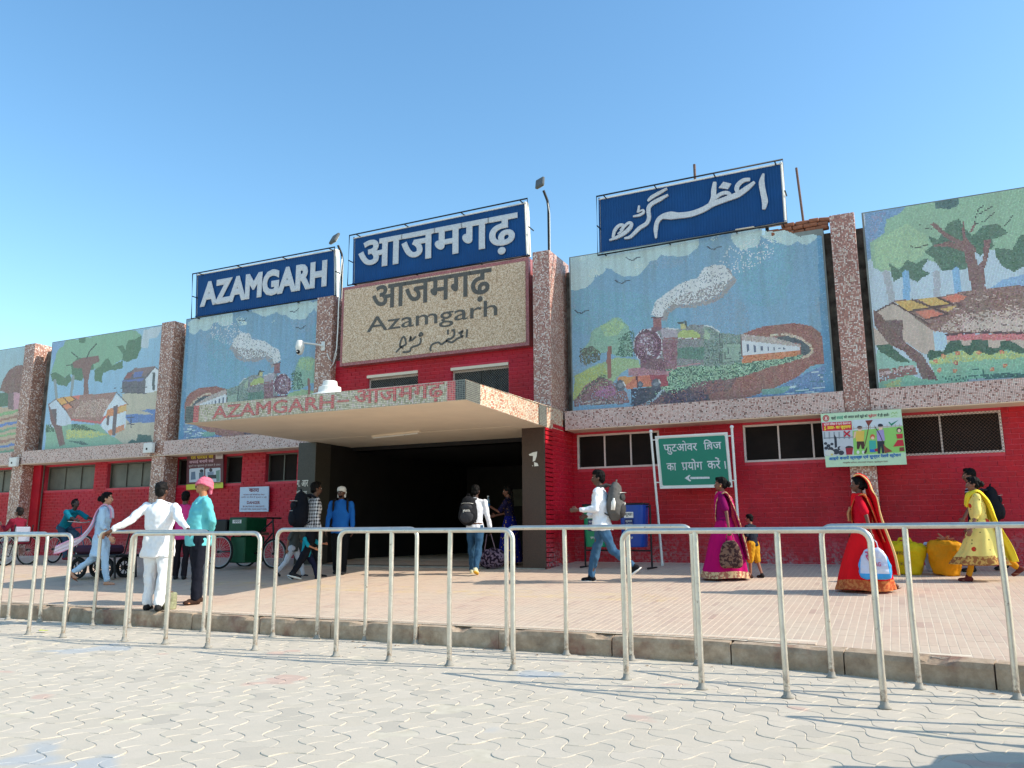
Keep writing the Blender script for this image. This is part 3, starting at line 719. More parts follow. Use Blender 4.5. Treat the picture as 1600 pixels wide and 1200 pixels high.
def train(m, mir=None):
    """steam train coming out of a tunnel, drawn in crop coordinates; mir maps them for the mirrored copy"""
    A = (880, 480, 7.273); Bc = (1080, 480, 6.957); Cc = (880, 230, 3.81)
    def use(c):
        if mir is None: m.crop(*c)
        else:
            ox, oy, k = c; m.T = lambda x, y: mir(ox+x/k, oy+y/k); m.k = k/mir.s
    m.base(SKY1, SKY2, 5); m.put(m.sn(1.3, 2) > .35, (118, 150, 172), 6, .5); m.put(m.sn(1.1, 5) > .4, (100, 160, 176), 6, .5)
    use(Cc)
    CL = (168, 196, 192)
    m.cloud([(100, 735, 100), (60, 780, 70), (190, 690, 70), (390, 640, 130), (290, 670, 60), (520, 610, 65), (700, 540, 110), (620, 570, 80), (1090, 525, 85), (1330, 490, 90), (1230, 490, 60), (1450, 510, 70)], CL)
    m.put((m.sn(4, 1) > .55) & m.mask([(40, 560), (1560, 400), (1560, 520), (40, 800)]), (184, 204, 190), 4, .4)
    m.poly([(1510, 480), (1570, 470), (1640, 1700), (1560, 1700)], (76, 138, 176), 5, .9)
    for x, y in ((415, 665), (352, 802), (110, 980), (900, 600)): m.line([(x-40, y-8), (x-22, y+4), (x, y+10), (x+16, y-4), (x+42, y-10)], 7, (52, 70, 84))
    # smoke
    sm = [(525, 1000), (545, 920), (600, 880), (680, 820), (740, 795), (800, 780), (840, 715), (900, 700), (960, 700), (1010, 770), (930, 870), (860, 910), (740, 935), (650, 935), (600, 975), (590, 1015)]
    m.poly([(x+25, y+22) for x, y in sm], (150, 142, 138), 8, .9, .6); m.poly(sm, WH, 5, 1, .6); m.poly(sm, (130, 140, 146), 8, .16)
    m.poly([(700, 880), (1000, 790), (900, 900), (640, 950), (590, 960)], (140, 132, 128), 8, .45)
    m.poly([(900, 700), (1010, 570), (1240, 520), (1260, 640), (1010, 780)], WH, 6, .14)
    use(Bc)
    m.poly([(530, 300), (740, 220), (950, 185), (1150, 175), (1300, 205), (1400, 270), (1430, 350), (1445, 610), (1300, 640), (1150, 760), (900, 880), (580, 1000), (540, 1200), (-700, 1200), (-600, 1000), (-500, 900), (560, 600)], (150, 92, 78), 12)
    m.poly([(880, 345), (1000, 310), (1150, 325), (1260, 390), (1310, 470), (1270, 520), (1200, 540), (1190, 400)], (72, 84, 88), 8)
    m.line([(830, 345), (880, 305), (1020, 292), (1180, 335), (1290, 410), (1320, 480), (1270, 525), (1215, 545)], 30, (196, 172, 140), 14, .85)
    m.poly([(580, 990), (900, 900), (1150, 760), (1440, 630), (1480, 640), (1500, 1000), (900, 1100), (560, 1100)], (96, 130, 170), 12)
    m.poly([(760, 900), (1120, 850), (1000, 940), (780, 950)], (110, 160, 140), 8); 
    for k in range(46):
        x = m.r.uniform(1000, 1440); y = m.r.uniform(690, 950)
        if y > 1500-x*.62: m.line([(x, y), (x+m.r.uniform(30, 110), y-4)], 9, (186, 206, 196) if k % 3 else (66, 120, 130), 6)
    m.poly([(1440, 250), (1480, 250), (1560, 1100), (1450, 1100)], (72, 134, 172), 5, .8)
    m.poly([(-600, 760), (-180, 640), (0, 620), (560, 590), (1210, 520), (1190, 560), (860, 650), (600, 740), (100, 860), (-300, 960), (-420, 940)], LG, 12, 1, .8)
    m.poly([(-600, 760), (-180, 640), (0, 620), (560, 590), (1210, 520), (1190, 560), (860, 650), (600, 740), (100, 860), (-300, 960), (-420, 940)], DG, 12, .42, .8)
    m.poly([(-300, 900), (160, 850), (200, 1000), (-300, 1080)], (74, 62, 76), 14, .75, 1); m.poly([(20, 820), (500, 760), (420, 900), (0, 980)], (120, 84, 84), 14, .7, 1)
    m.poly([(555, 300), (900, 350), (1180, 420), (1180, 470), (555, 522)], (205, 208, 212), 4)
    m.poly([(545, 290), (900, 330), (1190, 410), (1190, 432), (555, 360)], (176, 158, 146), 12)
    m.poly([(555, 522), (1180, 470), (1190, 490), (1130, 535), (700, 590), (555, 608)], (204, 116, 72), 14); m.line([(545, 300), (548, 600)], 12, (110, 84, 80))
    for x, h, w in ((612, 44, 24), (690, 38, 24), (770, 28, 22), (833, 24, 14), (905, 18, 12), (955, 8, 22), (1010, 7, 24)): m.poly([(x-w/2, 448-h), (x+w/2, 448-h+4), (x+w/2, 448+h), (x-w/2, 448+h)], (84, 96, 116), 5)
    m.poly([(0, 205), (130, 195), (230, 215), (320, 280), (540, 300), (545, 600), (300, 640), (0, 640)], (118, 140, 126), 14); m.poly([(0, 360), (540, 380), (545, 600), (0, 640)], (84, 108, 96), 14, .3)
    m.poly([(345, 400), (525, 400), (525, 580), (345, 590)], (136, 164, 140), 9); m.line([(120, 205), (210, 205), (300, 265)], 12, (200, 204, 196)); m.poly([(0, 210), (120, 205), (210, 300), (200, 350), (0, 350)], (150, 172, 136), 10)
    for pts in ([(310, 290), (310, 610)], [(335, 390), (335, 600)], [(370, 440), (370, 560), (450, 560)], [(400, 440), (400, 520)]): m.line(pts, 8, (78, 92, 88), 8)
    use(A)
    m.poly([(1060, 230), (1200, 235), (1300, 260), (1450, 200), (1600, 200), (1600, 660), (1180, 690), (1050, 600)], (126, 128, 124), 14)
    m.poly([(1300, 300), (1350, 260), (1480, 260), (1560, 310), (1560, 350), (1300, 350)], (168, 184, 96), 8); m.poly([(1330, 190), (1390, 180), (1395, 240), (1330, 250)], (190, 180, 110), 8); m.line([(1310, 180), (1390, 165), (1400, 215)], 22, (78, 84, 76))
    m.poly([(1110, 240), (1290, 245), (1300, 340), (1120, 350)], (166, 152, 158), 8); m.line([(1170, 240), (1310, 250)], 14, WH); m.line([(1150, 352), (1560, 355)], 14, (150, 84, 80)); m.line([(1310, 350), (1540, 355)], 9, WH, 4, .7)
    m.poly([(1300, 460), (1600, 450), (1600, 600), (1300, 580)], (84, 124, 104), 12); m.poly([(1120, 360), (1300, 370), (1290, 700), (1150, 700)], (136, 92, 98), 16)
    m.poly([(300, 370), (330, 280), (400, 230), (480, 160), (560, 120), (650, 130), (740, 210), (760, 330), (800, 420), (790, 560), (620, 560), (500, 520), (330, 520), (230, 560), (200, 500)], (126, 170, 140), 9, 1, 2)
    m.poly([(420, 200), (600, 130), (720, 210), (620, 320), (480, 330)], (150, 184, 124), 8, .8, 2)
    m.poly([(190, 480), (330, 440), (440, 500), (420, 600), (260, 670), (180, 600)], (90, 96, 76), 14, .8, 1.5); m.poly([(620, 350), (790, 260), (830, 350), (820, 560), (600, 560), (640, 430)], DG, 12, .55, 1.5)
    m.poly([(120, 780), (400, 640), (620, 570), (860, 590), (880, 680), (740, 700), (620, 790), (560, 860), (120, 1060)], (146, 176, 120), 9, 1, 1); m.poly([(120, 780), (460, 640), (500, 760), (300, 900), (120, 1050)], (164, 178, 88), 9, .8, 1)
    m.poly([(130, 1050), (260, 880), (420, 790), (560, 840), (720, 960), (760, 1080), (130, 1130)], (132, 92, 92), 18, .9, 1); m.poly([(350, 1000), (420, 900), (560, 880), (600, 980), (500, 1040)], (160, 92, 130), 14, .6, 1)
    m.poly([(160, 1000), (420, 760), (600, 760), (480, 830), (300, 900), (200, 1040)], (70, 92, 72), 12, .4, 1); m.line([(530, 460), (515, 600), (525, 790)], 46, (150, 88, 76)); m.line([(530, 450), (545, 520)], 16, (120, 84, 70))
    for k in range(7): m.line([(120+30*k, 1060+8*k), (560+20*k, 1064+5*k)], 10, (176, 164, 152) if k % 2 else (112, 84, 80), 10, .7)
    # boiler front
    m.ell(965, 440, 165, 200, (112, 70, 82), 16); m.ell(950, 440, 120, 150, (146, 108, 120), 16); m.ell(950, 440, 120, 150, (90, 56, 66), 14, .3)
    m.ring(965, 440, 160, 190, 7, (206, 200, 204), 8, .55); m.ring(950, 430, 132, 160, 6, (90, 60, 70), 8, .8)
    for k in range(24): x, y = m.r.uniform(880, 1030), m.r.uniform(320, 560); m.ell(x, y, 9, 9, (196, 186, 196))
    m.poly([(1015, 120), (1110, 125), (1115, 240), (1020, 240)], (150, 92, 88), 10); m.line([(1000, 120), (1135, 118)], 13, (92, 66, 70)); m.ell(1060, 245, 60, 26, (130, 84, 90))
    m.poly([(880, 600), (1130, 580), (1180, 760), (880, 730)], (116, 78, 84), 16); m.poly([(740, 700), (880, 690), (1190, 730), (1200, 790), (740, 780)], (166, 112, 118), 14); m.line([(1190, 740), (1320, 670), (1560, 640)], 14, (180, 120, 124), 8, .8)
    m.poly([(620, 800), (830, 780), (1170, 770), (1180, 890), (1000, 900), (720, 930), (620, 840)], (204, 108, 78), 10); m.poly([(620, 790), (830, 785), (700, 900)], (206, 136, 70), 8); m.poly([(990, 770), (1180, 770), (1190, 900), (1000, 900)], (160, 60, 70), 10)
    m.line([(835, 785), (842, 920)], 14, (90, 50, 50)); m.poly([(770, 930), (1100, 890), (1130, 980), (1000, 1080), (800, 1130), (770, 1100)], (58, 62, 76), 12, .95, .6)
    for x, y, r_ in ((650, 890, 55), (1055, 870, 50), (875, 880, 32)): m.ell(x, y, r_, r_*1.15, (78, 88, 100), 8); m.ell(x, y, r_*.5, r_*.55, (120, 128, 136), 8)
    m.line([(680, 850), (705, 890)], 14, WH); m.line([(1085, 830), (1105, 860)], 14, WH)
    m.line([(1130, 950), (1040, 1050), (900, 1120)], 34, (150, 168, 176), 8, .7); m.poly([(1130, 980), (1600, 960), (1600, 1140), (900, 1160)], (84, 66, 78), 18, .6, 1)
    m.streak(.10)
P4 = (-5.63, -.83, 3.53, 6.50)
def zt(px, py): return float(onY(px, py, YPAN)[2])
P4 = (pxX(893.5, 520, YPAN), pxX(1296, 500, YPAN), 3.51, 6.67)
m = Mural(P4[0], P4[1], P4[2], P4[3], YPAN, .020, 3); pn = panel(m.x0, m.x1, m.z0, m.z1, 'mosaic mural of a steam train leaving a tunnel, right of the canopy', pxX(1188, 360, YPAN)); train(m); m.cull = m.mask([(880+1170/3.81*0+296, 300), (1176, 354), (1205, 360), (1232, 371), (1262, 366), (1300, 372), (1310, 300)] if 0 else [], 0) if 0 else None; m.crop(0, 0, 1); m.cull = m.mask([(1172, 352), (1200, 362), (1228, 360), (1250, 370), (1268, 366), (1300, 372), (1320, 300), (1172, 300)]); m.build(pn, '')
# mirrored train on the left of the canopy
class Mir:
    s = 1.0
    def __init__(s, src, dst): s.a, s.b = src, dst
    def __call__(s, x, y):
        P = onY(x, y, YPAN); u = (P[0]-s.a[0])/(s.a[1]-s.a[0]); v = (P[2]-s.a[2])/(s.a[3]-s.a[2]); X = s.b[1]-u*(s.b[1]-s.b[0]); Z = s.b[2]+v*(s.b[3]-s.b[2]); q = pj((X, YPAN, Z)); return (q[0], q[1])
P3 = (pxX(288, 560, YPAN), pxX(499, 560, YPAN), 3.51, P4[3]); mir = Mir(P4, (P3[0], P3[0]+4.85, 3.51, P4[3])); mir.s = .62
m = Mural(P3[0], P3[1], P3[2], P3[3], YPAN, .025, 5); pn = panel(m.x0, m.x1, m.z0, m.z1, 'mosaic mural of a steam train heading right, left of the entrance'); train(m, mir); m.build(pn, '')

def village(m, src=None):
    D = (1350, 290, 6.4); Ee = (1360, 450, 6.667)
    def use(c):
        if src is None: m.crop(*c)
        else: ox, oy, k = c; m.T = lambda x, y: src(ox+x/k, oy+y/k); m.k = k/src.s
    PAL = (172, 192, 202); m.base(PAL, PAL, 4)
    use(D)
    m.poly([(0, 250), (520, 180), (400, 330), (250, 500), (130, 700), (30, 760)], (104, 144, 182), 8, 1, 1); m.poly([(60, 300), (220, 260), (60, 620)], (130, 140, 170), 8, .5, 1)
    G1, G2, G3 = (136, 176, 138), (152, 186, 136), (78, 112, 88)
    m.poly([(470, 150), (2600, -160), (2600, 560), (1800, 760), (1560, 640), (1240, 640), (1000, 820), (640, 740), (330, 850), (180, 870), (90, 820), (60, 560), (200, 480), (230, 330), (370, 270)], G1, 6, 1, 1.5)
    m.poly([(100, 560), (420, 380), (640, 520), (600, 700), (420, 800), (220, 860), (120, 820)], G2, 6, .8, 2)
    m.poly([(250, 770), (350, 840), (440, 740), (520, 780), (600, 740), (660, 720), (600, 800), (580, 830), (660, 880), (580, 920), (540, 970), (400, 900), (300, 960)], G3, 9, 1, 1)
    m.poly([(640, 500), (740, 540), (780, 480), (840, 380), (950, 330), (1000, 430), (1080, 500), (1190, 400), (1330, 380), (1450, 480), (1280, 540), (1300, 600), (1220, 660), (1020, 830), (870, 850), (780, 850), (700, 730), (600, 660), (680, 600)], G3, 10, 1, 1)
    m.poly([(700, 160), (950, 120), (940, 200), (840, 240), (720, 230)], (70, 104, 100), 9, 1, 1)
    m.poly([(1300, 620), (1480, 640), (1560, 500), (1700, 460), (1800, 700), (1500, 860), (1380, 800), (1310, 700)], G3, 10, 1, 1)
    TR = (128, 90, 84)
    m.poly([(1000, 480), (1050, 560), (1110, 620), (1140, 800), (1190, 740), (1200, 540), (1270, 540), (1240, 720), (1205, 830), (1210, 1000), (1250, 1070), (1080, 1070), (1050, 900), (1000, 660), (840, 610), (700, 610), (700, 590), (850, 560), (970, 590), (800, 490), (660, 390), (690, 380), (800, 460), (980, 560)], TR, 10)
    m.line([(700, 390), (820, 500), (1000, 600)], 40, TR, 10); m.line([(995, 370), (1000, 600)], 24, TR, 10); m.line([(1070, 460), (1110, 380)], 20, TR); m.poly([(1110, 660), (1160, 690), (1130, 790)], PAL, 4)
    for pts in ([(560, 390), (610, 430), (680, 430)], [(465, 600), (500, 630), (640, 590)], [(1100, 380), (1140, 240), (1190, 205)], [(1150, 285), (1290, 205)], [(1110, 380), (1200, 360), (1300, 270)], [(1410, 400), (1490, 300)]): m.line(pts, 9, (60, 66, 62), 5, .85)
    for x, c in ((230, (164, 168, 172)), (430, (112, 166, 206)), (735, (162, 166, 172)), (930, (118, 168, 206))): m.line([(x-10, 880 if x != 930 else 850), (x+(60 if x == 230 else 0)+(20 if x == 930 else 0), 1180)], 70, c, 6)
    m.poly([(1250, 1030), (1400, 940), (1800, 830), (1800, 1060)], (124, 166, 204), 8, 1, 1)
    use(Ee)
    TN = (188, 164, 144)
    m.poly([(80, 245), (230, 150), (600, 380), (680, 460), (690, 660), (560, 690), (360, 560), (60, 400)], TN, 5); m.poly([(30, 400), (200, 560), (200, 600), (50, 600)], TN, 5)
    m.poly([(660, 455), (790, 480), (800, 640), (680, 670)], (160, 192, 214), 5); m.poly([(800, 540), (1800, 540), (1800, 640), (800, 620)], TN, 5)
    m.poly([(140, 345), (330, 328), (350, 600), (200, 600)], (112, 86, 80), 10)
    m.poly([(240, 130), (430, 120), (700, 95), (900, 50), (1250, 5), (2600, -130), (2600, 470), (1400, 480), (800, 470), (650, 440), (580, 400)], (138, 100, 88), 14)
    m.poly([(900, 270), (2600, 130), (2600, 460), (1100, 460), (700, 440)], (192, 164, 148), 12, .62); m.poly([(1000, 340), (2600, 290), (2600, 440), (1000, 440)], (198, 172, 156), 8, .75)
    for k in range(90): x, y = m.r.uniform(820, 1800), m.r.uniform(60, 460); m.line([(x, y), (x+m.r.uniform(10, 60), y+m.r.uniform(-6, 22))], 10, (200, 172, 154) if k % 2 else (96, 70, 64), 6)
    m.poly([(250, 140), (440, 125), (600, 200), (390, 240)], (212, 160, 76), 9); m.poly([(500, 120), (700, 95), (820, 160), (640, 195)], (208, 162, 78), 9); m.poly([(740, 100), (900, 60), (1000, 90), (960, 130), (860, 150)], (222, 112, 84), 8)
    m.poly([(460, 245), (650, 225), (760, 275), (580, 330)], (222, 112, 84), 8); m.poly([(720, 215), (900, 185), (810, 250)], (206, 164, 84), 9)
    for pts in ([(230, 150), (400, 250), (600, 370)], [(430, 120), (640, 200), (800, 270)], [(690, 95), (850, 165)], [(390, 245), (640, 200), (860, 170)], [(580, 330), (800, 270)], [(60, 245), (240, 150)]): m.line(pts, 17, (84, 60, 56), 6)
    m.poly([(790, 480), (1800, 480), (1800, 540), (800, 545)], (208, 104, 104), 14); m.line([(790, 485), (1200, 460), (1800, 475)], 22, (82, 56, 60), 6, .8)
    m.poly([(30, 220), (100, 270), (200, 400), (360, 560), (540, 690), (600, 790), (660, 880), (700, 960), (540, 950), (480, 800), (350, 660), (200, 590), (50, 400)], (118, 84, 76), 12)
    GR = (124, 178, 140)
    m.poly([(60, 650), (160, 640), (480, 780), (480, 900), (80, 860)], (132, 184, 160), 6, 1, .6); m.poly([(60, 600), (200, 590), (420, 780), (280, 770), (100, 660)], (60, 98, 72), 10, 1, .6)
    m.poly([(80, 850), (460, 800), (500, 900), (100, 990)], (140, 92, 82), 10, .9, .5); m.poly([(90, 880), (460, 800), (460, 830), (90, 920)], (190, 160, 150), 8, .7)
    m.poly([(600, 740), (780, 640), (1000, 620), (1200, 660), (1800, 600), (1800, 1000), (1000, 980), (720, 1020), (90, 1060), (90, 980), (420, 900), (540, 950), (700, 960)], GR, 8, 1, .6)
    m.poly([(600, 760), (920, 650), (1300, 660), (1800, 620), (1800, 720), (1300, 740), (900, 780), (640, 800)], (172, 188, 104), 9, .85, 1)
    m.poly([(580, 700), (620, 650), (760, 660), (830, 550), (930, 545), (960, 600), (1040, 600), (1050, 540), (1230, 540), (1240, 620), (1350, 620), (1360, 550), (1460, 550), (1600, 640), (1800, 620), (1800, 680), (1560, 690), (1420, 640), (1250, 700), (1100, 650), (1040, 700), (940, 640), (760, 700), (620, 750)], (56, 92, 70), 10, 1, .8)
    for x, y in ((760, 710), (905, 680), (1130, 675), (890, 780), (680, 760), (720, 855), (1270, 850), (1400, 805), (1370, 670), (235, 1000), (880, 860)): m.ell(x, y, 26, 22, (210, 112, 80) if x != 890 else (190, 66, 70), 14); m.ell(x, y, 10, 9, (224, 170, 90))
    m.poly([(1190, 900), (1800, 870), (1800, 940), (1200, 960)], (64, 104, 92), 10, .9, .6); m.poly([(1020, 950), (1800, 930), (1800, 1000), (1000, 1000)], (150, 160, 164), 6); m.line([(900, 920), (1180, 905), (1180, 850), (1060, 850)], 12, (56, 100, 88), 6, .8)
    for k in range(26): x = m.r.uniform(730, 1300); m.line([(x, 920), (x+30, 1000-m.r.uniform(0, 60))], 9, (56, 96, 84), 6, .5)
    m.poly([(150, 1000), (330, 940), (300, 1060), (150, 1060)], (178, 186, 104), 9, .8, .6)
P5 = (pxX(1362, 480, YPAN), 5.1, 3.49, zt(1352, 333)+.0)
m = Mural(P5[0], P5[1], P5[2], P5[3], YPAN, .0205, 9); pn = panel(m.x0, m.x1, m.z0, m.z1, 'mosaic mural of a big tree over thatched houses at the right end'); village(m); m.build(pn, '', .05)

# the far left murals are painted rather than tiled
P2 = (pxX(76, 600, YPAN), pxX(249, 600, YPAN), 3.49, 6.63)
m = Mural(P2[0], P2[1], P2[2], P2[3], YPAN, .024, 12); pn = panel(m.x0, m.x1, m.z0, m.z1, 'mural of a tree over thatched houses beside a pond, left of the train mural')
m.crop(70, 500, 5.716); m.base((130, 172, 190), (120, 165, 195), 3)
m.poly([(880, 90), (1060, 50), (1000, 160), (930, 170), (920, 250), (850, 250)], (170, 184, 186), 3, 1, 1)
G1, G3, BR = (118, 162, 124), (82, 116, 84), (126, 92, 82)
m.poly([(60, 200), (220, 180), (150, 300), (70, 420)], (112, 150, 184), 3, 1, 1)
m.poly([(190, 185), (450, 140), (790, 80), (860, 140), (860, 250), (820, 340), (700, 350), (600, 400), (430, 440), (330, 470), (150, 510), (60, 470), (100, 300)], G1, 4, 1, 2)
m.poly([(300, 165), (365, 150), (360, 200), (310, 205)], G3); m.poly([(640, 235), (700, 220), (720, 270), (740, 180), (800, 170), (860, 140), (860, 250), (820, 350), (740, 370), (700, 360), (700, 430), (590, 450), (520, 470), (510, 560), (450, 540), (440, 450), (520, 380), (570, 340), (600, 400), (690, 370), (700, 300)], G3, 6, 1, 1.5)
m.poly([(50, 480), (100, 470), (180, 510), (220, 480), (240, 540), (190, 590), (120, 580), (70, 540)], G3, 6, 1, 1); m.poly([(230, 400), (300, 340), (430, 330), (440, 440), (380, 460), (330, 540), (250, 530)], G3, 6, 1, 1)
m.poly([(245, 380), (330, 340), (480, 320), (490, 370), (420, 400), (400, 480), (385, 560), (395, 670), (345, 670), (350, 540), (330, 430), (260, 430)], BR, 6); m.line([(375, 340), (400, 280), (460, 215)], 9, (60, 66, 60)); m.line([(240, 290), (290, 330)], 9, (60, 66, 60)); m.line([(195, 405), (240, 400)], 8, (60, 66, 60))
m.line([(90, 540), (105, 690)], 24, (128, 138, 134)); m.line([(255, 500), (235, 680)], 22, (128, 138, 134))
m.poly([(690, 660), (1060, 610), (1060, 1150), (540, 1150), (640, 1020), (700, 760)], (176, 166, 138), 4)
m.poly([(850, 805), (1030, 795), (1020, 915), (760, 920), (720, 880), (720, 840), (970, 845)], (84, 116, 170), 7, 1, 1)
m.poly([(690, 550), (740, 470), (820, 430), (985, 415), (900, 520), (895, 660), (690, 650)], (96, 92, 96), 7); m.poly([(800, 430), (985, 415), (900, 500), (760, 480)], (128, 104, 100), 6); m.poly([(740, 475), (790, 465), (760, 520), (710, 520)], (134, 80, 76), 6); m.poly([(800, 465), (880, 455), (860, 510), (790, 515)], (88, 104, 160), 5); m.poly([(690, 540), (890, 520), (870, 545), (690, 550)], (88, 104, 160), 5)
m.poly([(900, 520), (985, 425), (1030, 465), (1030, 630), (895, 655)], (200, 206, 208), 3); m.poly([(962, 470), (985, 470), (982, 625), (958, 625)], (84, 92, 88)); m.line([(900, 520), (985, 418), (1040, 470)], 8, (96, 80, 76)); m.line([(620, 610), (910, 600)], 5, (80, 80, 80)); m.line([(680, 650), (910, 655)], 6, (80, 80, 80))
m.poly([(40, 750), (100, 705), (200, 820), (240, 870), (230, 970), (160, 985), (50, 960)], (176, 188, 196), 3); m.poly([(55, 800), (105, 795), (105, 940), (60, 900)], (100, 86, 84))
m.poly([(100, 700), (330, 670), (640, 645), (560, 800), (500, 930), (240, 900), (200, 830)], (152, 110, 94), 10); m.poly([(330, 720), (590, 700), (540, 860), (230, 870)], (184, 152, 132), 8, .5)
for pts, c in (([(105, 705), (165, 690), (200, 740), (150, 760)], (214, 150, 72)), ([(170, 690), (235, 680), (270, 715), (210, 735)], (214, 150, 72)), ([(245, 680), (320, 670), (300, 710)], (212, 104, 84)), ([(160, 765), (215, 745), (245, 780), (195, 800)], (216, 118, 78))): m.poly(pts, c, 5)
for pts in ([(40, 750), (100, 705), (200, 825)], [(165, 690), (215, 745), (250, 780)], [(150, 760), (215, 740), (275, 712)], [(235, 680), (280, 715)], [(640, 645), (745, 755)]): m.line(pts, 7, (88, 62, 56))
m.poly([(640, 660), (730, 750), (720, 960), (600, 1030), (500, 960), (530, 830), (560, 780)], (190, 202, 212), 4); m.poly([(560, 800), (730, 750), (730, 810), (540, 880)], (206, 124, 74), 8); m.poly([(660, 780), (730, 760), (725, 810), (660, 830)], (206, 160, 84), 6); m.poly([(560, 990), (710, 930), (710, 980), (580, 1035)], (206, 124, 82), 8)
m.poly([(615, 770), (650, 760), (630, 1030), (600, 1035)], (104, 88, 88)); m.poly([(555, 860), (578, 850), (572, 940), (552, 945)], (104, 88, 88)); m.line([(240, 890), (500, 915), (540, 860)], 16, (196, 84, 84))
m.poly([(240, 930), (490, 930), (540, 1000), (700, 1100), (1060, 1110), (1060, 1200), (0, 1200), (10, 930), (60, 960)], (120, 164, 130), 5, 1, 1); m.poly([(190, 990), (300, 960), (560, 1020), (420, 1050), (200, 1060)], (176, 182, 96), 6, .8, 1)
m.poly([(240, 930), (290, 925), (480, 990), (230, 985)], (66, 96, 72), 6, .8, 1); m.poly([(735, 1100), (780, 1070), (820, 1080), (830, 1020), (950, 1030), (970, 1110), (740, 1125)], (62, 92, 84), 6, 1, 1); m.poly([(200, 1080), (320, 1080), (390, 1110), (330, 1115)], (62, 92, 84), 6, .8); m.poly([(10, 940), (60, 935), (90, 1000), (10, 1000)], (66, 96, 72), 6, .8)
m.poly([(30, 740), (60, 810), (100, 930), (150, 950), (180, 1110), (130, 1130), (90, 980), (50, 900)], (118, 84, 78), 6); m.line([(735, 870), (800, 870)], 8, (70, 70, 84)); m.line([(740, 930), (800, 930)], 8, (70, 70, 84)); m.line([(770, 850), (770, 960)], 8, (70, 70, 84))
m.build(pn, '', .02)
P1 = (-27.0, pxX(41, 640, YPAN), 3.49, P2[3])
m = Mural(P1[0], P1[1], P1[2], P1[3], YPAN, .032, 13); pn = panel(m.x0, m.x1, m.z0, m.z1, 'mural of a round thatched hut by green fields at the far left end')
m.crop(0, 360, 4); m.base((140, 172, 178), (140, 160, 150), 3); m.poly([(-400, 1120), (160, 1100), (160, 1500), (-400, 1500)], (176, 150, 118), 4)
m.poly([(-60, 1010), (0, 1020), (60, 1010), (60, 1100), (-60, 1110)], (76, 104, 78)); m.poly([(50, 1015), (180, 1000), (180, 1110), (50, 1120)], (186, 132, 138)); m.poly([(50, 1020), (85, 1015), (85, 1118), (50, 1120)], (120, 96, 90))
m.poly([(0, 1000), (20, 930), (70, 860), (130, 838), (180, 860), (185, 1000), (60, 1020)], (124, 88, 76), 9, 1, 1)
for k in range(9): y = 1110+34*k; m.poly([(-300, y+60), (0, y+34), (160, y), (160, y+16), (0, y+50), (-300, y+80)], ((120, 160, 100), (150, 104, 84), (84, 116, 176), (104, 150, 112))[k % 4], 8, 1, 1)
m.build(pn, '', .02)

# ------------------------------------------------------------------ beige name board of the building
YB2 = 14.34; bx0, bx1 = pxX(532.5, 510, YB2), pxX(826, 470, YB2); bz0, bz1 = float(onY(826, 539, YB2)[2]), float(onY(824, 402, YB2)[2])
m_ = MB(); m_.box(bx0, bx1, YB2+.01, YTOP+.2, bz0, bz1)
bd = m_.build('name_panel', M['tile_border'], B, label='beige tiled name panel with a rose border above the entrance')
m_ = MB(); m_.box(bx0+.07, bx1-.07, YB2, YB2+.01, bz0+.07, bz1-.07); m_.build('tile_field', M['tile_beige'], bd)
m_ = MB()
def pt(px, py, Y=YB2): P = onY(px, py, Y); return (float(P[0]), float(P[2]))
a = pt(581, 482); b = pt(768, 425); z1 = (pt(590, 445)[1]+pt(768, 422)[1])/2; z0_ = pt(757, 465)[1]
text(m_, 'आजमगढ़', a[0], b[0], pt(605, 485)[1]-.11, pt(600, 443)[1]-.03, YB2-.001, .005, .018)
a = pt(573, 520); b = pt(777, 495); text(m_, 'Azamgarh', a[0], b[0], pt(695, 510)[1]-.02, pt(766, 469)[1], YB2-.001, .005, .004)
U = lambda x, y: pt(600+x/10, 490+y/10)
for pts in ([(190, 605), (260, 530), (310, 500), (345, 470), (320, 370), (280, 390), (250, 500), (300, 540)], [(290, 605), (400, 590), (430, 530), (540, 490), (575, 440), (570, 380)], [(545, 350), (575, 300), (605, 330), (550, 355)], [(400, 440), (420, 360), (430, 420), (500, 360)], [(735, 590), (725, 540), (760, 480), (850, 450), (900, 480), (980, 430), (1060, 450), (1150, 390), (1230, 360)], [(1000, 250), (1000, 330)], [(1090, 240), (1100, 330), (1050, 390), (1000, 400), (970, 440)], [(1165, 310), (1230, 275), (1200, 330), (1240, 355)], [(1300, 245), (1290, 375)], [(1055, 265), (1075, 262)]):
    stroke(m_, [U(*p) for p in pts], .045, YB2-.001, .005)
m_.build('lettering', M['tile_letter'], bd)

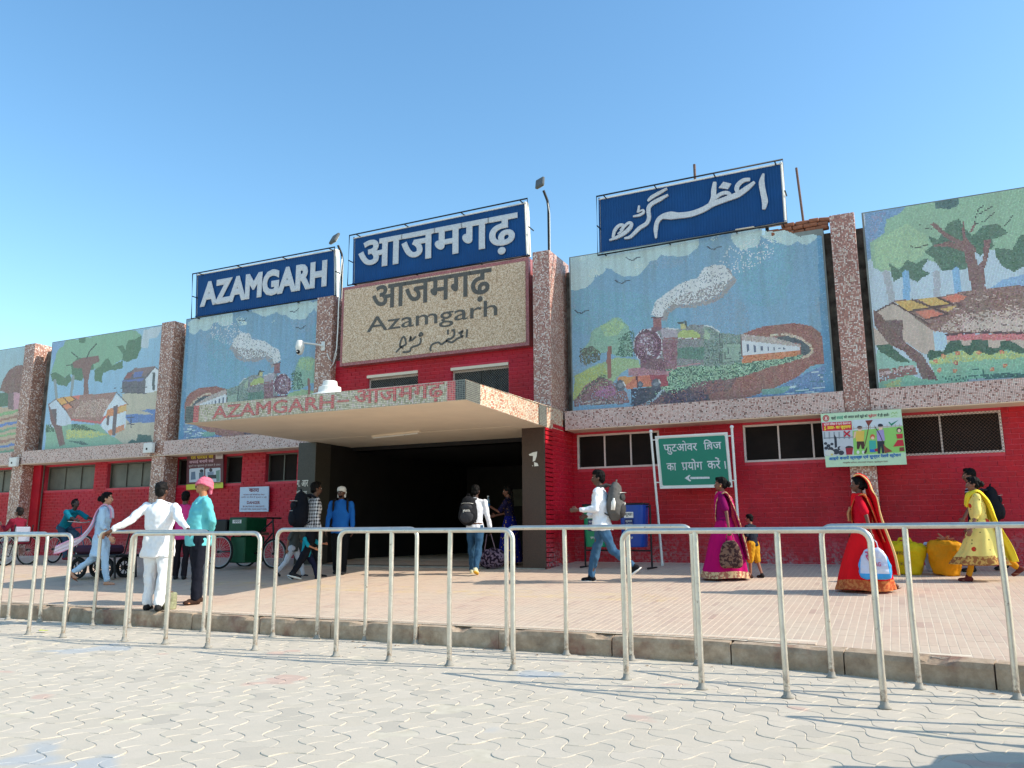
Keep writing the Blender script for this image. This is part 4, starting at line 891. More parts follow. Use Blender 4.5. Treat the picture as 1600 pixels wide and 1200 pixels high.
# ------------------------------------------------------------------ roof signs
M['sign_blue'] = plain('sign_blue_sheet', lin(0, 68, 124), .7, 0, .12, 2, .03)
M['letter_white'] = mosaic('pale_letter_sheet', [(lin(214, 214, 216), 5), (lin(204, 204, 208), 4)], .032, gw=.04, grout=lin(170, 170, 176), dirt=.1)
def quadmap(c, Y):
    P = [onY(x, y, Y) for x, y in c]; P = [np.array((p[0], p[2])) for p in P]         # tl, tr, br, bl
    return lambda u, v: tuple((P[3]*(1-u)+P[2]*u)*(1-v)+(P[0]*(1-u)+P[1]*u)*v)
def qtext(mb, body, u0, u1, v0, v1, q, Y, depth=.004, bev=0.0, m=0):
    vs, fs = text_vf(body, u1-u0, v1-v0, u0, v0, depth, bev); o = []
    for a, b, c in vs: x, z = q(a, c); o.append((x, Y+b, z))
    return mb.add(o, fs, m)
def roof_sign(corners, frame, label, letters, support=None):
    YS = 14.62; q = quadmap(corners, YS); root = empty('roof_sign', (float(onY(*corners[3], YS)[0]), YS, float(onY(*corners[3], YS)[2])), label=label, cat='sign')
    inv = Matrix.Translation(-root.location)
    def put(mb, name, mat, **k):
        mb.v = [tuple(inv@Vector(p)) for p in mb.v]; return mb.build(name, mat, root, **k)
    m_ = MB(); n = 130; H = []
    for i in range(n+1):
        u = .012+.976*i/n; H.append((u, YS-.01-(.010 if i % 2 else 0)))
    vs = []
    for u, y in H: a = q(u, .03); b = q(u, .965); vs += [(a[0], y, a[1]), (b[0], y, b[1])]
    m_.add(vs, [(2*i, 2*i+2, 2*i+3, 2*i+1) for i in range(n)]); put(m_, 'ribbed_sheet', M['sign_blue'])
    m_ = MB()
    a, b, c, d = q(0, 1), q(1, 1), q(1, 0), q(0, 0); vs = []
    for y in (YS, YS+.13):
        for p in (a, b, c, d): vs.append((p[0], y, p[1]))
    m_.add(vs, [(0, 3, 2, 1), (4, 5, 6, 7), (0, 1, 5, 4), (1, 2, 6, 5), (2, 3, 7, 6), (3, 0, 4, 7)]); put(m_, 'sign_box', M['white_paint'], fix=True)
    for (u0, v0), (u1, v1) in (((0, .97), (1, .97)), ((0, .015), (1, .015)), ((.006, 0), (.006, 1)), ((.994, 0), (.994, 1))):
        m_ = MB(); p0, p1 = q(u0, v0), q(u1, v1); m_.tube([(p0[0], YS-.02, p0[1]), (p1[0], YS-.02, p1[1])], .014, 6); put(m_, 'edge_trim', M['white_paint'] if v0 > .5 or u0 > .5 else M['sign_blue'])
    YF = YS-.2; F = [onY(x, y, YF) for x, y in frame]; m_ = MB(); m_.tube([tuple(p) for p in F], .017, 8, closed=True)
    put(m_, 'pipe_frame', M['black_metal'])
    for (i, j, ts) in ((0, 1, (.04, .33, .65, .96)), (3, 2, (.04, .4, .75, .98)), (0, 3, (.5,)), (1, 2, (.5,))):
        for t in ts:
            p = F[i]*(1-t)+F[j]*t; m_ = MB(); m_.tube([tuple(p), (p[0], YS+.05, p[2])], .013, 6); put(m_, 'bracket', M['black_metal'])
    m_ = MB(); letters(m_, q, YS-.03); put(m_, 'lettering', M['letter_white'])
    for t in (.1, .9):
        m_ = MB(); p = q(t, .02); m_.box(p[0]-.03, p[0]+.03, YS+.1, YS+.16, p[1]-.5, p[1]); put(m_, 'support_post', M['black_metal'])
    return root
Y_ = 14.58
def L_en(mb, q, Y):
    a, b = onY(311, 482, Y_), onY(513.5, 405, Y_); text(mb, 'AZAMGARH', a[0]+.03, b[0]-.03, a[2]+.02, b[2]-.0, Y, .035, .052)
def L_hi(mb, q, Y):
    a, b, c = onY(558, 420, Y_), onY(810, 331, Y_), onY(790, 399, Y_); text(mb, 'आजमगढ़', a[0]+.03, b[0]-.02, c[2]+.03, b[2]-.0, Y, .035, .024)
def L_ur(mb, q, Y):
    T = lambda x, y: (lambda P: (P[0], P[2]))(onY(930+x/5.333, 250+y/5.333, Y_)); kx = .0022*1.02
    for pts, w in (([(1330, 185), (1270, 235), (1190, 290), (1100, 325), (980, 370), (900, 415), (800, 452), (700, 465), (630, 465), (560, 475), (520, 515), (506, 580), (508, 655)], [20, 44, 50, 46, 46, 48, 50, 52, 72, 44, 38, 36, 14]),
                   ([(1292, 165), (1240, 172), (1195, 205), (1180, 245), (1195, 275)], [26, 36, 38, 38, 30]), ([(998, 185), (990, 250), (985, 320), (960, 370)], [26, 42, 42, 34]),
                   ([(985, 335), (1040, 290), (1090, 275), (1120, 290), (1100, 325), (1060, 340)], [30, 32, 30, 32, 32, 26]), ([(600, 240), (530, 280), (470, 315), (440, 345)], [18, 32, 32, 14]),
                   ([(610, 292), (540, 330), (470, 370), (445, 410), (450, 480), (430, 530), (370, 570), (330, 610), (290, 645), (245, 655)], [16, 36, 36, 36, 34, 34, 36, 32, 28, 14]),
                   ([(368, 382), (360, 440)], [16, 24]), ([(318, 472), (370, 462), (405, 440), (400, 420), (370, 430)], [14, 24, 22, 18, 12]),
                   ([(120, 670), (175, 650), (240, 615), (290, 570), (305, 535), (280, 527), (240, 560), (210, 590)], [12, 28, 36, 36, 28, 26, 24, 16]),
                   ([(150, 650), (165, 590), (200, 550), (235, 548), (225, 590), (190, 620)], [22, 32, 30, 28, 22, 14]),
                   ([(1404, 116), (1388, 190), (1402, 280), (1415, 350), (1404, 414)], [14, 46, 46, 48, 22])):
        stroke(mb, [T(*p) for p in pts], [x*kx for x in w], Y-.001*rnd.random(), .035)
    mb.prism([T(*p) for p in ((1070, 185), (1135, 200), (1105, 245), (1030, 235))], Y-.035, Y)
roof_sign([(307.5, 428.5), (525, 388.5), (525.5, 463), (306, 496)], [(301, 428), (523, 386), (524, 462), (299, 498)], 'blue roof sign reading AZAMGARH in raised Latin letters, leftmost of three', L_en)
roof_sign([(552.5, 371), (822.5, 315), (826, 399), (551, 445)], [(546, 368), (824, 310), (828, 399), (543, 446)], 'blue roof sign in Devanagari letters directly above the beige name panel', L_hi)
roof_sign([(935, 310), (1222.5, 253), (1229, 347), (936.5, 397)], [(932, 307), (1223, 249), (1230, 348), (934, 399)], 'blue roof sign in flowing Urdu script, rightmost and highest of three', L_ur)

# rubble on the parapet under the Urdu sign
k = 0
for row, (xa, xb) in enumerate(((1190, 1280), (1200, 1282), (1222, 1282))):
    x = xa
    while x < xb:
        P = onY(x, 370-(x-1190)*.15, 14.62); w = rnd.uniform(.16, .25); m_ = MB(); m_.bbox(-w/2, w/2, -.06, .06, -.035, .035, .012)
        o = m_.build('loose_brick', M['brick_raw'], B, (float(P[0])+w/2, 14.62+rnd.uniform(-.03, .03), P4[3]-.165+row*.078), (rnd.gauss(0, .03), rnd.gauss(0, .04), rnd.gauss(0, .15)), fix=True); x += w*92
m_ = MB(); m_.box(pxX(1180, 370, 14.62), pxX(1284, 370, 14.62), 14.56, 14.72, P4[3]-.2, P4[3]-.2+.02); m_.build('broken_coping', M['brick_raw'], B)
for a, b in ((1150, 1180),): 
    m_ = MB(); m_.box(pxX(a, 380, 14.5), pxX(b, 380, 14.5), 14.5, 14.6, P4[3]+.021, P4[3]+.04); m_.build('coping_chip', M['cream'], B)

# lamps and bare poles on the roof
def roof_lamp(px, ybase, ytop, head, label):
    Y0 = 14.9; X = pxX(px, ybase, Y0); z0 = 6.3; z1 = topz(X, Y0, ytop); root = empty('roof_lamp', (X, Y0, z0), label=label, cat='street lamp')
    m_ = MB(); m_.tube([(0, 0, 0), (0, 0, z1-z0-.35), (-.015, -.02, z1-z0-.2), (-.06, -.12, z1-z0)], .028); m_.build('lamp_pole', M['black_metal'], root)
    m_ = MB(); m_.tube([(.03, -.02, .1), (.035, -.02, z1-z0-.5), (0, -.03, z1-z0-.25)], .008, 6); m_.build('cable', M['white_paint'], root)
    Mx = Matrix.Translation((-.1, -.2, z1-z0+.14)) @ Matrix.Scale(1.2, 4) @ Matrix.Rotation(R(-20), 4, 'Y') @ Matrix.Rotation(R(48), 4, 'X')
    m_ = MB(); m_.bbox(-.09, .09, -.18, .18, -.02, .035, .02, M=Mx); hd = m_.build('lamp_head', plain('lamp_housing', lin(92, 92, 88), .6, .2), root, fix=True)
    m_ = MB(); m_.bbox(-.07, .07, -.16, .08, -.028, -.018, .004, M=Mx); m_.build('lens', plain('lamp_lens', lin(196, 196, 180), .25), hd, fix=True)
    m_ = MB(); m_.box(-.02, .02, .10, .14, -.026, -.019, M=Mx); m_.build('sensor', M['rubber'], hd)
roof_lamp(533, 470, 385, 0, 'floodlight on a thin bent pole between the two left roof signs')
roof_lamp(858, 395, 300, 0, 'floodlight on a thin straight pole above the tall tiled pillar')
for px, ya, yb, dx, lb in ((1087, 300, 257, -.0, 'short bare iron stub rising behind the Urdu roof sign'), (1258, 350, 261, -.08, 'bare leaning iron pole on the roof beside the loose bricks')):
    X = pxX(px, ya, 14.95); z0 = topz(X, 14.95, ya)-.5; m_ = MB(); m_.tube([(0, 0, 0), (dx, 0, topz(X, 14.95, yb)-z0)], .026 if px < 1200 else .022, 8)
    m_.build('roof_pole', M['rust'], None, (X, 14.95, z0), label=lb, cat='pole')

# camera on the left pillar, siren dome on the canopy, tube light, cables, boxes
X, Y0 = pxX(505, 540, 14.33), 14.33; z = topz(X, Y0, 541); root = empty('security_camera', (X, Y0, z), label='white dome security camera on an arm from the pillar by the entrance', cat='security camera')
m_ = MB(); m_.bbox(-.05, .05, -.02, .015, -.11, .11, .01); m_.build('wall_plate', M['white_paint'], root, fix=True)
m_ = MB(); m_.tube([(0, -.02, 0), (-.06, -.12, .02), (-.24, -.34, .03), (-.29, -.40, .035)], [.03, .022, .022, .035], 10); m_.build('arm', M['white_paint'], root)
m_ = MB(); m_.lathe([(0, .0), (.07, 0), (.085, -.03), (.10, -.12), (.10, -.17), (.09, -.19), (.085, -.24), (.06, -.31), (0, -.335)], (-.31, -.43, .07), 20); hd = m_.build('housing', M['white_paint'], root)
m_ = MB(); m_.ell((-.30, -.50, -.20), (.05, .04, .05)); ln = m_.build('lens', M['rubber'], hd)
m_ = MB(); m_.ell((-.30, -.532, -.205), (.018, .012, .018)); m_.build('lens_glass', M['white_paint'], hd)
P = onZ(515, 618, 3.43); root = empty('siren_dome', (float(P[0]), float(P[1]), 3.385), label='white stepped round cover sitting on the canopy edge', cat='siren')
s_ = 1.0; m_ = MB(); m_.lathe([(0, -.02), (.30, -.02), (.31, .0), (.30, .03), (.20, .06), (.185, .10), (.18, .16), (.125, .18), (.115, .25), (.10, .265), (0, .27)], (0, 0, .02), 28, smooth=False); m_.build('cover', M['white_paint'], root)
m_ = MB(); m_.lathe([(.315, -.02), (.33, -.012), (.315, 0)], (0, 0, .02), 28); m_.build('rim', M['white_paint'], root)
a, b = onZ(582, 682, 3.07), onZ(656, 674, 3.07); root = empty('tube_light', tuple((a+b)/2), math.atan2(b[1]-a[1], b[0]-a[0]), label='unlit tube light fixed under the canopy', cat='tube light'); Lh = float(np.linalg.norm(b-a))/2
m_ = MB(); m_.bbox(-Lh, Lh, -.03, .03, -.02, .018, .006); m_.build('batten', M['cream'], root, fix=True)
m_ = MB(); m_.tube([(-Lh+.04, -.02, -.035), (Lh-.04, -.02, -.035)], .013, 8); m_.build('tube', M['white_paint'], root)
m_ = MB(); m_.tube([(.1, .03, .0), (.14, .1, -.03), (.22, .12, -.01), (.3, .14, .02)], .005, 5); m_.build('loose_wire', M['rust'], root)
m_ = MB(); X = pxX(529, 500, 14.3); T = lambda x, y, Y=14.31: tuple(onY(x, y, Y)); m_.tube([T(534, 405), T(531, 440), T(529, 480), T(528, 510), T(526, 545), T(520, 566), T(514, 560), T(511, 552)], .013, 8)
o = m_.build('conduit', M['white_paint'], B); m_ = MB(); m_.tube([T(526, 552, 14.3), T(521, 568, 14.3), T(516, 575, 14.3)], .008, 6); m_.build('cable', M['white_paint'], B)
for (x, y), lb in (((233, 700), 'white junction box on the beam left of the second pillar from the canopy'), ((22, 722), 'white junction box on the beam at the far left edge')):
    P = onY(x, y, YFAS-.05); root = empty('junction_box', tuple(P), label=lb, cat='junction box'); m_ = MB(); m_.bbox(-.16, .16, -.05, .045, -.13, .13, .012); m_.build('case', M['white_paint'], root, fix=True)
    m_ = MB(); m_.box(-.05, 0, -.056, -.05, -.05, .0); m_.build('socket', M['rubber'], root)

# ------------------------------------------------------------------ boards and posters
def flat(mb, pts, crop, Y, lay, m=0, th=.0008):
    ox, oy, k = crop; o = [(lambda P: (float(P[0]), float(P[2])))(onY(ox+x/k, oy+y/k, Y)) for x, y in pts]; y = Y-.004-lay*.0012; return mb.prism(o, y, y+th, m)
def ell_pts(cx, cy, rx, ry, n=14): return [(cx+rx*math.cos(2*math.pi*i/n), cy+ry*math.sin(2*math.pi*i/n)) for i in range(n)]
_ink = {}
def ink(r, g, b, k=.95):
    key = (r, g, b)
    if key not in _ink: _ink[key] = plain('printed_ink', lin(r, g, b, k), .45, 0, .04, 8, 0)
    return _ink[key]
class Poster:
    def __init__(s, name, label, cat, corners, crop, Y, base, th=.02):
        s.crop, s.Y = crop, Y; s.px = [(crop[0]+x/crop[2], crop[1]+y/crop[2]) for x, y in corners]; s.q = quadmap(s.px, Y); s.mats = [base]; s.idx = {}; c = onY(*s.px[3], Y)
        s.root = empty(name, tuple(c), label=label, cat=cat); s.off = Vector(c); s.mb = MB(); s.lay = 0
        P = [s.q(0, 1), s.q(1, 1), s.q(1, 0), s.q(0, 0)]; b = MB(); b.prism(P, Y-.003, Y+th); b.v = [tuple(Vector(v)-s.off) for v in b.v]; b.build('board', base, s.root)
    def mi(s, c):
        if c not in s.idx: s.idx[c] = len(s.mats); s.mats.append(ink(*c))
        return s.idx[c]
    def poly(s, pts, c): s.lay += .04; flat(s.mb, pts, s.crop, s.Y, s.lay, s.mi(c)); return s
    def ell(s, cx, cy, rx, ry, c): return s.poly(ell_pts(cx, cy, rx, ry), c)
    def line(s, pts, w, c):
        s.lay += .04; ox, oy, k = s.crop; o = [(lambda P: (float(P[0]), float(P[2])))(onY(ox+x/k, oy+y/k, s.Y)) for x, y in pts]; stroke(s.mb, o, w/k*.0108, s.Y-.004-s.lay*.0012, .0008, s.mi(c))
    def text(s, body, x0, y0, x1, y1, c, bev=.02, tilt=0):
        """box in crop pixels: left top to right bottom, along the board's own slant"""
        s.lay += .04; ox, oy, k = s.crop; vs, fs = text_vf(body, x1-x0, y1-y0, x0, 0, .0008, bev); o = []
        for a, b, d in vs: P = onY(ox+a/k, oy+(y1-d+tilt*(a-x0))/k, s.Y); o.append((float(P[0]), s.Y-.004-s.lay*.0012+b, float(P[2])))
        s.mb.add(o, fs, s.mi(c))
    def done(s): s.mb.v = [tuple(Vector(v)-s.off) for v in s.mb.v]; s.mb.build('print', s.mats, s.root)
M['mint'] = plain('mint_vinyl', lin(190, 218, 184), .45, 0, .04)
p = Poster('cleanliness_poster', 'mint green Hindi cleanliness poster with cartoon sweepers on the right tiled pillar', 'poster', [(22, 130), (1412, 45), (1512, 1000), (118, 1050)], (1280, 635, 11.034), 14.22, M['mint'])
p.poly([(40, 270), (560, 245), (600, 830), (90, 860)], (196, 200, 206)); p.poly([(570, 235), (1420, 190), (1485, 790), (600, 835)], (206, 216, 222)); p.poly([(575, 420), (1440, 340), (1485, 790), (600, 835)], (146, 204, 104))
p.poly([(45, 285), (555, 255), (568, 405), (58, 428)], (204, 28, 52)); p.text('स्टेशन पिरसर में गंदगी फैलाने पर', 80, 285, 540, 345, (250, 246, 240), .01, -.05); p.text('रु. 500/- का जुर्माना', 80, 345, 545, 415, (250, 236, 60), .03, -.05)
p.ell(118, 205, 58, 58, (176, 58, 50)); p.ell(118, 205, 44, 44, (226, 170, 160)); p.ell(118, 205, 36, 36, (176, 58, 50)); p.ell(118, 200, 18, 22, (236, 206, 198)); p.poly([(100, 215), (136, 215), (140, 232), (96, 232)], (236, 206, 198))
for b_, a0, a1, c in (('चलो', 205, 288, (50, 60, 60)), ('सफाई', 300, 412, (60, 150, 120)), ('की आदत डालें कूड़े को', 425, 835, (50, 60, 60)), ('कूड़ेदान', 845, 990, (200, 60, 80)), ('में ही डालें।', 1005, 1205, (50, 70, 60))): p.text(b_, a0, 165-(a0-200)*.055, a1, 235-(a0-200)*.055, c, .03, -.055)
for pts in ([(1240, 140), (1270, 100), (1300, 130), (1330, 95), (1345, 130)], [(1240, 180), (1300, 160), (1345, 175)]): p.line(pts, 8, (150, 190, 110))
for k in range(6): p.poly([(75+k*85, 440), (100+k*85, 438), (108+k*85, 560), (80+k*85, 562)], (150, 156, 164))
p.poly([(75, 540), (590, 520), (590, 535), (76, 556)], (120, 126, 134)); 
for x, y, r_ in ((110, 640, 30), (160, 680, 36), (220, 650, 28), (200, 740, 50), (290, 780, 60), (360, 720, 44), (120, 720, 34), (380, 800, 50)): p.ell(x, y, r_, r_*.8, (52, 54, 66))
p.poly([(255, 480), (300, 540), (310, 700), (270, 720)], (48, 50, 62)); p.ell(180, 800, 80, 52, (214, 214, 206)); p.ell(400, 720, 50, 40, (190, 190, 196)); p.ell(220, 830, 24, 18, (208, 196, 120))
p.ell(520, 715, 70, 36, (58, 40, 46)); p.poly([(455, 720), (585, 715), (570, 830), (470, 835)], (160, 26, 50)); p.line([(425, 425), (480, 480), (535, 515)], 26, (190, 20, 50)); p.line([(530, 425), (480, 470), (430, 520)], 26, (190, 20, 50))
for k in range(12): p.poly([(590+k*72, 345-k*4), (598+k*72, 345-k*4), (600+k*72, 405-k*4), (592+k*72, 405-k*4)], (176, 160, 150))
p.line([(580, 380), (1000, 358), (1430, 330)], 10, (190, 170, 156))
p.ell(700, 395, 36, 40, (240, 200, 176)); p.ell(697, 365, 44, 30, (70, 40, 40)); p.poly([(610, 430), (780, 420), (770, 600), (640, 605)], (226, 190, 84)); p.poly([(650, 605), (775, 605), (780, 730), (735, 735), (715, 650), (690, 735), (650, 735)], (74, 40, 34)); p.ell(670, 790, 26, 30, (224, 228, 222)); p.ell(760, 790, 24, 30, (224, 228, 222))
p.poly([(600, 440), (640, 430), (620, 540), (590, 560)], (236, 196, 170)); p.line([(862, 300), (830, 480), (780, 690)], 12, (120, 72, 56)); p.poly([(795, 245), (925, 235), (850, 350)], (132, 56, 48))
p.ell(920, 525, 42, 46, (206, 96, 64)); p.ell(922, 545, 28, 26, (240, 200, 176)); p.poly([(860, 590), (975, 590), (985, 740), (865, 745)], (62, 172, 160)); p.poly([(870, 740), (980, 740), (975, 790), (875, 790)], (40, 110, 190)); p.poly([(950, 740), (1030, 710), (1035, 780), (960, 775)], (170, 40, 54))
p.ell(1058, 370, 36, 42, (240, 200, 176)); p.ell(1055, 330, 44, 32, (46, 40, 52)); p.poly([(990, 420), (1110, 400), (1135, 590), (1000, 600)], (166, 150, 204)); p.poly([(1000, 600), (1125, 600), (1120, 810), (1085, 810), (1065, 680), (1050, 815), (1012, 815)], (36, 40, 54)); p.line([(960, 350), (1040, 480), (1100, 620)], 12, (60, 44, 64)); p.poly([(1100, 640), (1150, 700), (1265, 775), (1130, 810)], (140, 66, 50))
p.poly([(1190, 270), (1215, 268), (1240, 300), (1370, 232), (1245, 340)], (24, 130, 98)); p.poly([(770, 800), (830, 690), (820, 790), (790, 820)], (70, 50, 44))
p.ell(1378, 410, 44, 46, (50, 36, 40)); p.ell(1378, 420, 28, 32, (240, 200, 176)); p.poly([(1325, 480), (1440, 470), (1440, 550), (1345, 560)], (196, 36, 56)); p.poly([(1350, 580), (1445, 575), (1465, 680), (1275, 695)], (196, 36, 56)); p.poly([(1385, 710), (1460, 700), (1470, 770), (1385, 775)], (130, 60, 50))
p.text('आइये बनायें स्वच्छ एवं सुन्दर रेलवे स्टेशन', 165, 865, 1412, 950, (24, 104, 180), .035, -.055); p.text('यांत्रिक विभाग, वाराणसी मण्डल, पूर्वोत्तर रेलवे', 410, 955, 1180, 992, (120, 60, 50), .0, -.03)
p.done()
M['maroon'] = plain('maroon_vinyl', lin(92, 38, 46), .45, 0, .05)
p = Poster('rail_notice_poster', 'maroon Hindi notice poster hanging behind the man in the pink headcloth', 'poster', [(85, 105), (735, 75), (728, 712), (70, 750)], (285, 700, 11.43), 14.72, M['maroon'])
p.text('रेल पिरसर की', 150, 130, 555, 205, (222, 196, 70), .03, -.06); p.text('सफाई बनाये रखें', 125, 215, 560, 285, (210, 170, 190), .02, -.06); p.text('थूकने पर जुर्माना हो सकता है 500/-', 115, 300, 690, 350, (206, 190, 190), .0, -.05)
p.poly([(595, 100), (720, 95), (720, 190), (598, 195)], (206, 190, 190)); p.text('सावधान', 615, 115, 705, 150, (110, 80, 80), .0)
for x0, x1 in ((125, 390), (412, 680)): p.poly([(x0, 385), (x0+15, 370), (x1-15, 352), (x1, 365), (x1, 600), (x0, 615)], (196, 202, 212))
p.poly([(160, 430), (230, 420), (240, 560), (150, 570)], (96, 116, 140)); p.ell(345, 410, 36, 30, (40, 40, 50)); p.poly([(300, 440), (380, 430), (385, 560), (300, 565)], (86, 104, 120)); p.ell(510, 395, 30, 32, (50, 44, 54)); p.poly([(450, 430), (560, 420), (560, 480), (450, 490)], (126, 140, 160)); p.poly([(455, 485), (610, 475), (610, 545), (460, 550)], (40, 44, 50)); p.poly([(600, 410), (670, 390), (670, 590), (610, 600)], (110, 140, 128)); p.ell(395, 540, 44, 50, (170, 60, 84))
p.poly([(70, 655), (728, 615), (728, 712), (70, 750)], (206, 204, 60)); p.text('स्वच्छ रेल सुन्दर स्टेशन', 420, 632, 695, 668, (50, 60, 40), .01, -.05); p.done()
M['white_board'] = plain('white_board', lin(196, 206, 222), .5, 0, .04)
p = Poster('danger_board', 'white danger notice board with maroon Hindi and English lettering on the red wall', 'notice board', [(1032, 700), (1545, 685), (1535, 1135), (1018, 1140)], (285, 700, 11.43), 14.70, M['white_board'])
RD = (120, 24, 50); p.text('खतरा', 1190, 722, 1372, 785, RD, .035); p.text('सावधान यहाँ बिजली का केबल', 1090, 815, 1470, 850, RD, .0); p.text('जमीन के नीचे है कृपया न चढ़ें', 1050, 862, 1505, 898, RD, .0); p.text('DANGER', 1155, 948, 1390, 1002, RD, .03)
p.text('BE CAUTIOUS OF CABLE ROUTE', 1085, 1028, 1465, 1058, RD, .01); p.text('IT IS LIVE WIRE, PLEASE DON\'T CLIMB', 1045, 1078, 1505, 1108, RD, .01); p.done()
# torn paper on the granite jamb and faint stencilling on the left jamb
m_ = MB(); cr = (500, 540, 4.0)
for pts in ([(1305, 680), (1330, 668), (1358, 662), (1355, 690), (1345, 720), (1330, 725), (1332, 690), (1310, 688)], [(1338, 728), (1360, 735), (1366, 752), (1340, 755)], [(1325, 750), (1332, 748), (1330, 755)]): flat(m_, pts, cr, YBL, 0)
m_.build('torn_paper', M['white_paint'], B)
m_ = MB(); x0 = pxX(464, 756, YBL); z_ = float(onY(470, 757, YBL)[2]); text(m_, 'ग. आर', x0, x0+.30, z_-.05, z_+.09, YBL-.003, .003, .01); text(m_, 'नियंत्रण', x0, x0+.28, z_-.22, z_-.12, YBL-.003, .003, .01); m_.build('stencilled_writing', M['white_paint'], B)

# green foot overbridge board
M['sign_green'] = plain('green_reflective_sheet', lin(8, 118, 96), .35, 0, .06, 2, 0)
K = (1020, 670, 12.0); YG = 13.95; cs = [(45, 140), (1400, 65), (1497, 1095), (140, 1125)]; C4 = [(K[0]+x/K[2], K[1]+y/K[2]) for x, y in cs]
fp = onP(1035, 884); YG = float(fp[1]); q = quadmap(C4, YG); root = empty('direction_sign', tuple(fp), label='green Hindi board with white arrow on two leaning posts', cat='sign'); off = Vector(fp)
def putg(mb, name, mat, par=None, **k): mb.v = [tuple(Vector(v)-off) for v in mb.v]; return mb.build(name, mat, par or root, **k)
def qpoly(mb, uv, y0, y1, m=0): return mb.prism([q(u, v) for u, v in uv], y0, y1, m)
m_ = MB()
for uv in ([(0, 0), (1, 0), (1, .035), (0, .035)], [(0, .965), (1, .965), (1, 1), (0, 1)], [(0, .037), (.028, .037), (.028, .963), (0, .963)], [(.972, .037), (1, .037), (1, .963), (.972, .963)]): qpoly(m_, uv, YG-.02, YG+.02)
putg(m_, 'frame', M['white_paint'], fix=True)
m_ = MB(); qpoly(m_, [(.029, .036), (.971, .036), (.971, .964), (.029, .964)], YG-.004, YG+.004); putg(m_, 'backing_plate', M['white_paint'], fix=True)
r1, r2 = .05, .065; uv = []
for cu, cv, a0 in ((.94, .92, 0), (.06, .92, 90), (.06, .085, 180), (.94, .085, 270)):
    for k in range(5): a = R(a0+k*22.5); uv.append((cu+(.018 if 1 else 0)*0+.02*math.cos(a), cv+.028*math.sin(a)))
m_ = MB(); qpoly(m_, uv, YG-.007, YG-.005); putg(m_, 'green_face', M['sign_green'], fix=True)
m_ = MB()
qtext(m_, 'फुटओवर', .105, .575, .635, .885, q, YG-.008, .003, .012); qtext(m_, 'िबज', .665, .905, .70, .885, q, YG-.008, .003, .012)
qtext(m_, 'का', .125, .26, .335, .475, q, YG-.008, .003, .012); qtext(m_, 'पयोग', .335, .625, .335, .54, q, YG-.008, .003, .012); qtext(m_, 'करें', .69, .868, .335, .55, q, YG-.008, .003, .012)
for uv_ in ([(.925, .335), (.94, .335), (.937, .475), (.922, .475)], [(.44, .205), (.705, .2), (.705, .165), (.44, .165)], [(.36, .187), (.43, .245), (.445, .235), (.415, .187), (.448, .135), (.43, .122)], [(.705, .715), (.715, .70), (.76, .74), (.75, .755)], [(.345, .35), (.355, .335), (.395, .375), (.385, .39)]): qpoly(m_, uv_, YG-.011, YG-.0085)
putg(m_, 'lettering', M['letter_white'])
for (xa, ya), (xb, yb) in (((1017, 676), (1035, 884)), ((1143.5, 669), (1158, 886))):
    a, b = onY(xa, ya, YG), onY(xb, yb, YG); m_ = MB(); m_.tube([tuple(b), tuple(a)], .022, 10); po = putg(m_, 'post', M['white_paint']); m_ = MB(); m_.ell(tuple(a+np.array([0, 0, .02])), (.035, .035, .035)); putg(m_, 'ball_finial', M['white_paint'], po)
    t0 = 'l' if xa < 1100 else 'r'
    for v in (.93, .12):
        e = q(0 if t0 == 'l' else 1, v); z = e[1]; t = (z-b[2])/(a[2]-b[2]); px_ = b[0]+(a[0]-b[0])*t; m_ = MB(); m_.tube([(px_, YG, z), (e[0], YG, z)], .012, 6); putg(m_, 'bracket', M['white_paint'])

# ------------------------------------------------------------------ queue railings
def railing(pts, H, label, group):
    """pts: four or five post feet; a bent pipe runs over them"""
    P = [Vector((float(x), float(y), 0)) for x, y in pts]; o = P[0]; root = empty('queue_railing', tuple(o), label=label, cat='railing', group=group); r = .0235; c = .09
    a, b = P[0]-o, P[-1]-o; d = (b-a).normalized(); pp = [a+Vector((0, 0, .0)), a+Vector((0, 0, H-c))]
    for k in range(1, 6): t = math.pi/2*k/5; pp.append(a+d*(c-c*math.cos(t))+Vector((0, 0, H-c+c*math.sin(t))))
    mid = [p-o for p in P[1:-1]]
    for p in mid: pp.append(p+Vector((0, 0, H)))
    for k in range(0, 6): t = math.pi/2*k/5; pp.append(b-d*(c-c*math.sin(t))+Vector((0, 0, H-c+c*math.cos(t))))
    pp.append(b+Vector((0, 0, 0))); m_ = MB(); m_.tube([tuple(p) for p in pp], r, 14); m_.build('bent_pipe', M['steel_pipe'], root)
    for p in mid: m_ = MB(); m_.tube([(p.x, p.y, 0), (p.x+rnd.gauss(0, .004), p.y+rnd.gauss(0, .004), H*.5), (p.x, p.y, H-r*.4)], r*.98, 12); m_.build('post', M['steel_pipe'], root)
    for p in [a]+mid+[b]: m_ = MB(); m_.lathe([(.0, .001), (.045, .001), (.045, .008), (.03, .02), (.0255, .05)], (p.x, p.y, 0), 12); m_.build('base_collar', M['concrete'], root)
    return root
g1, g2 = 'queue railings in the near row', 'queue railings in the row against the kerb'
def row(px): return [tuple(onZ(x, y, 0)[:2]) for x, y in px]
F2 = row([(194, 1002), (258, 1006), (324, 1012), (398, 1016)]); F3 = row([(524.5, 1025.7), (608, 1033), (702, 1040), (802, 1047)]); F4 = row([(979, 1062), (1097, 1077), (1230.6, 1090.6), (1382.5, 1107)])
railing([(-11.0, 6.66), (-10.35, 6.65), (-9.70, 6.63), (-9.07, 6.63)], 1.2, 'near-row steel railing at the left edge of the photo', g1)
railing(F2, 1.205, 'near-row steel railing in front of the men in white and turquoise', g1)
railing(F3, 1.222, 'near-row steel railing in front of the dark station entrance', g1)
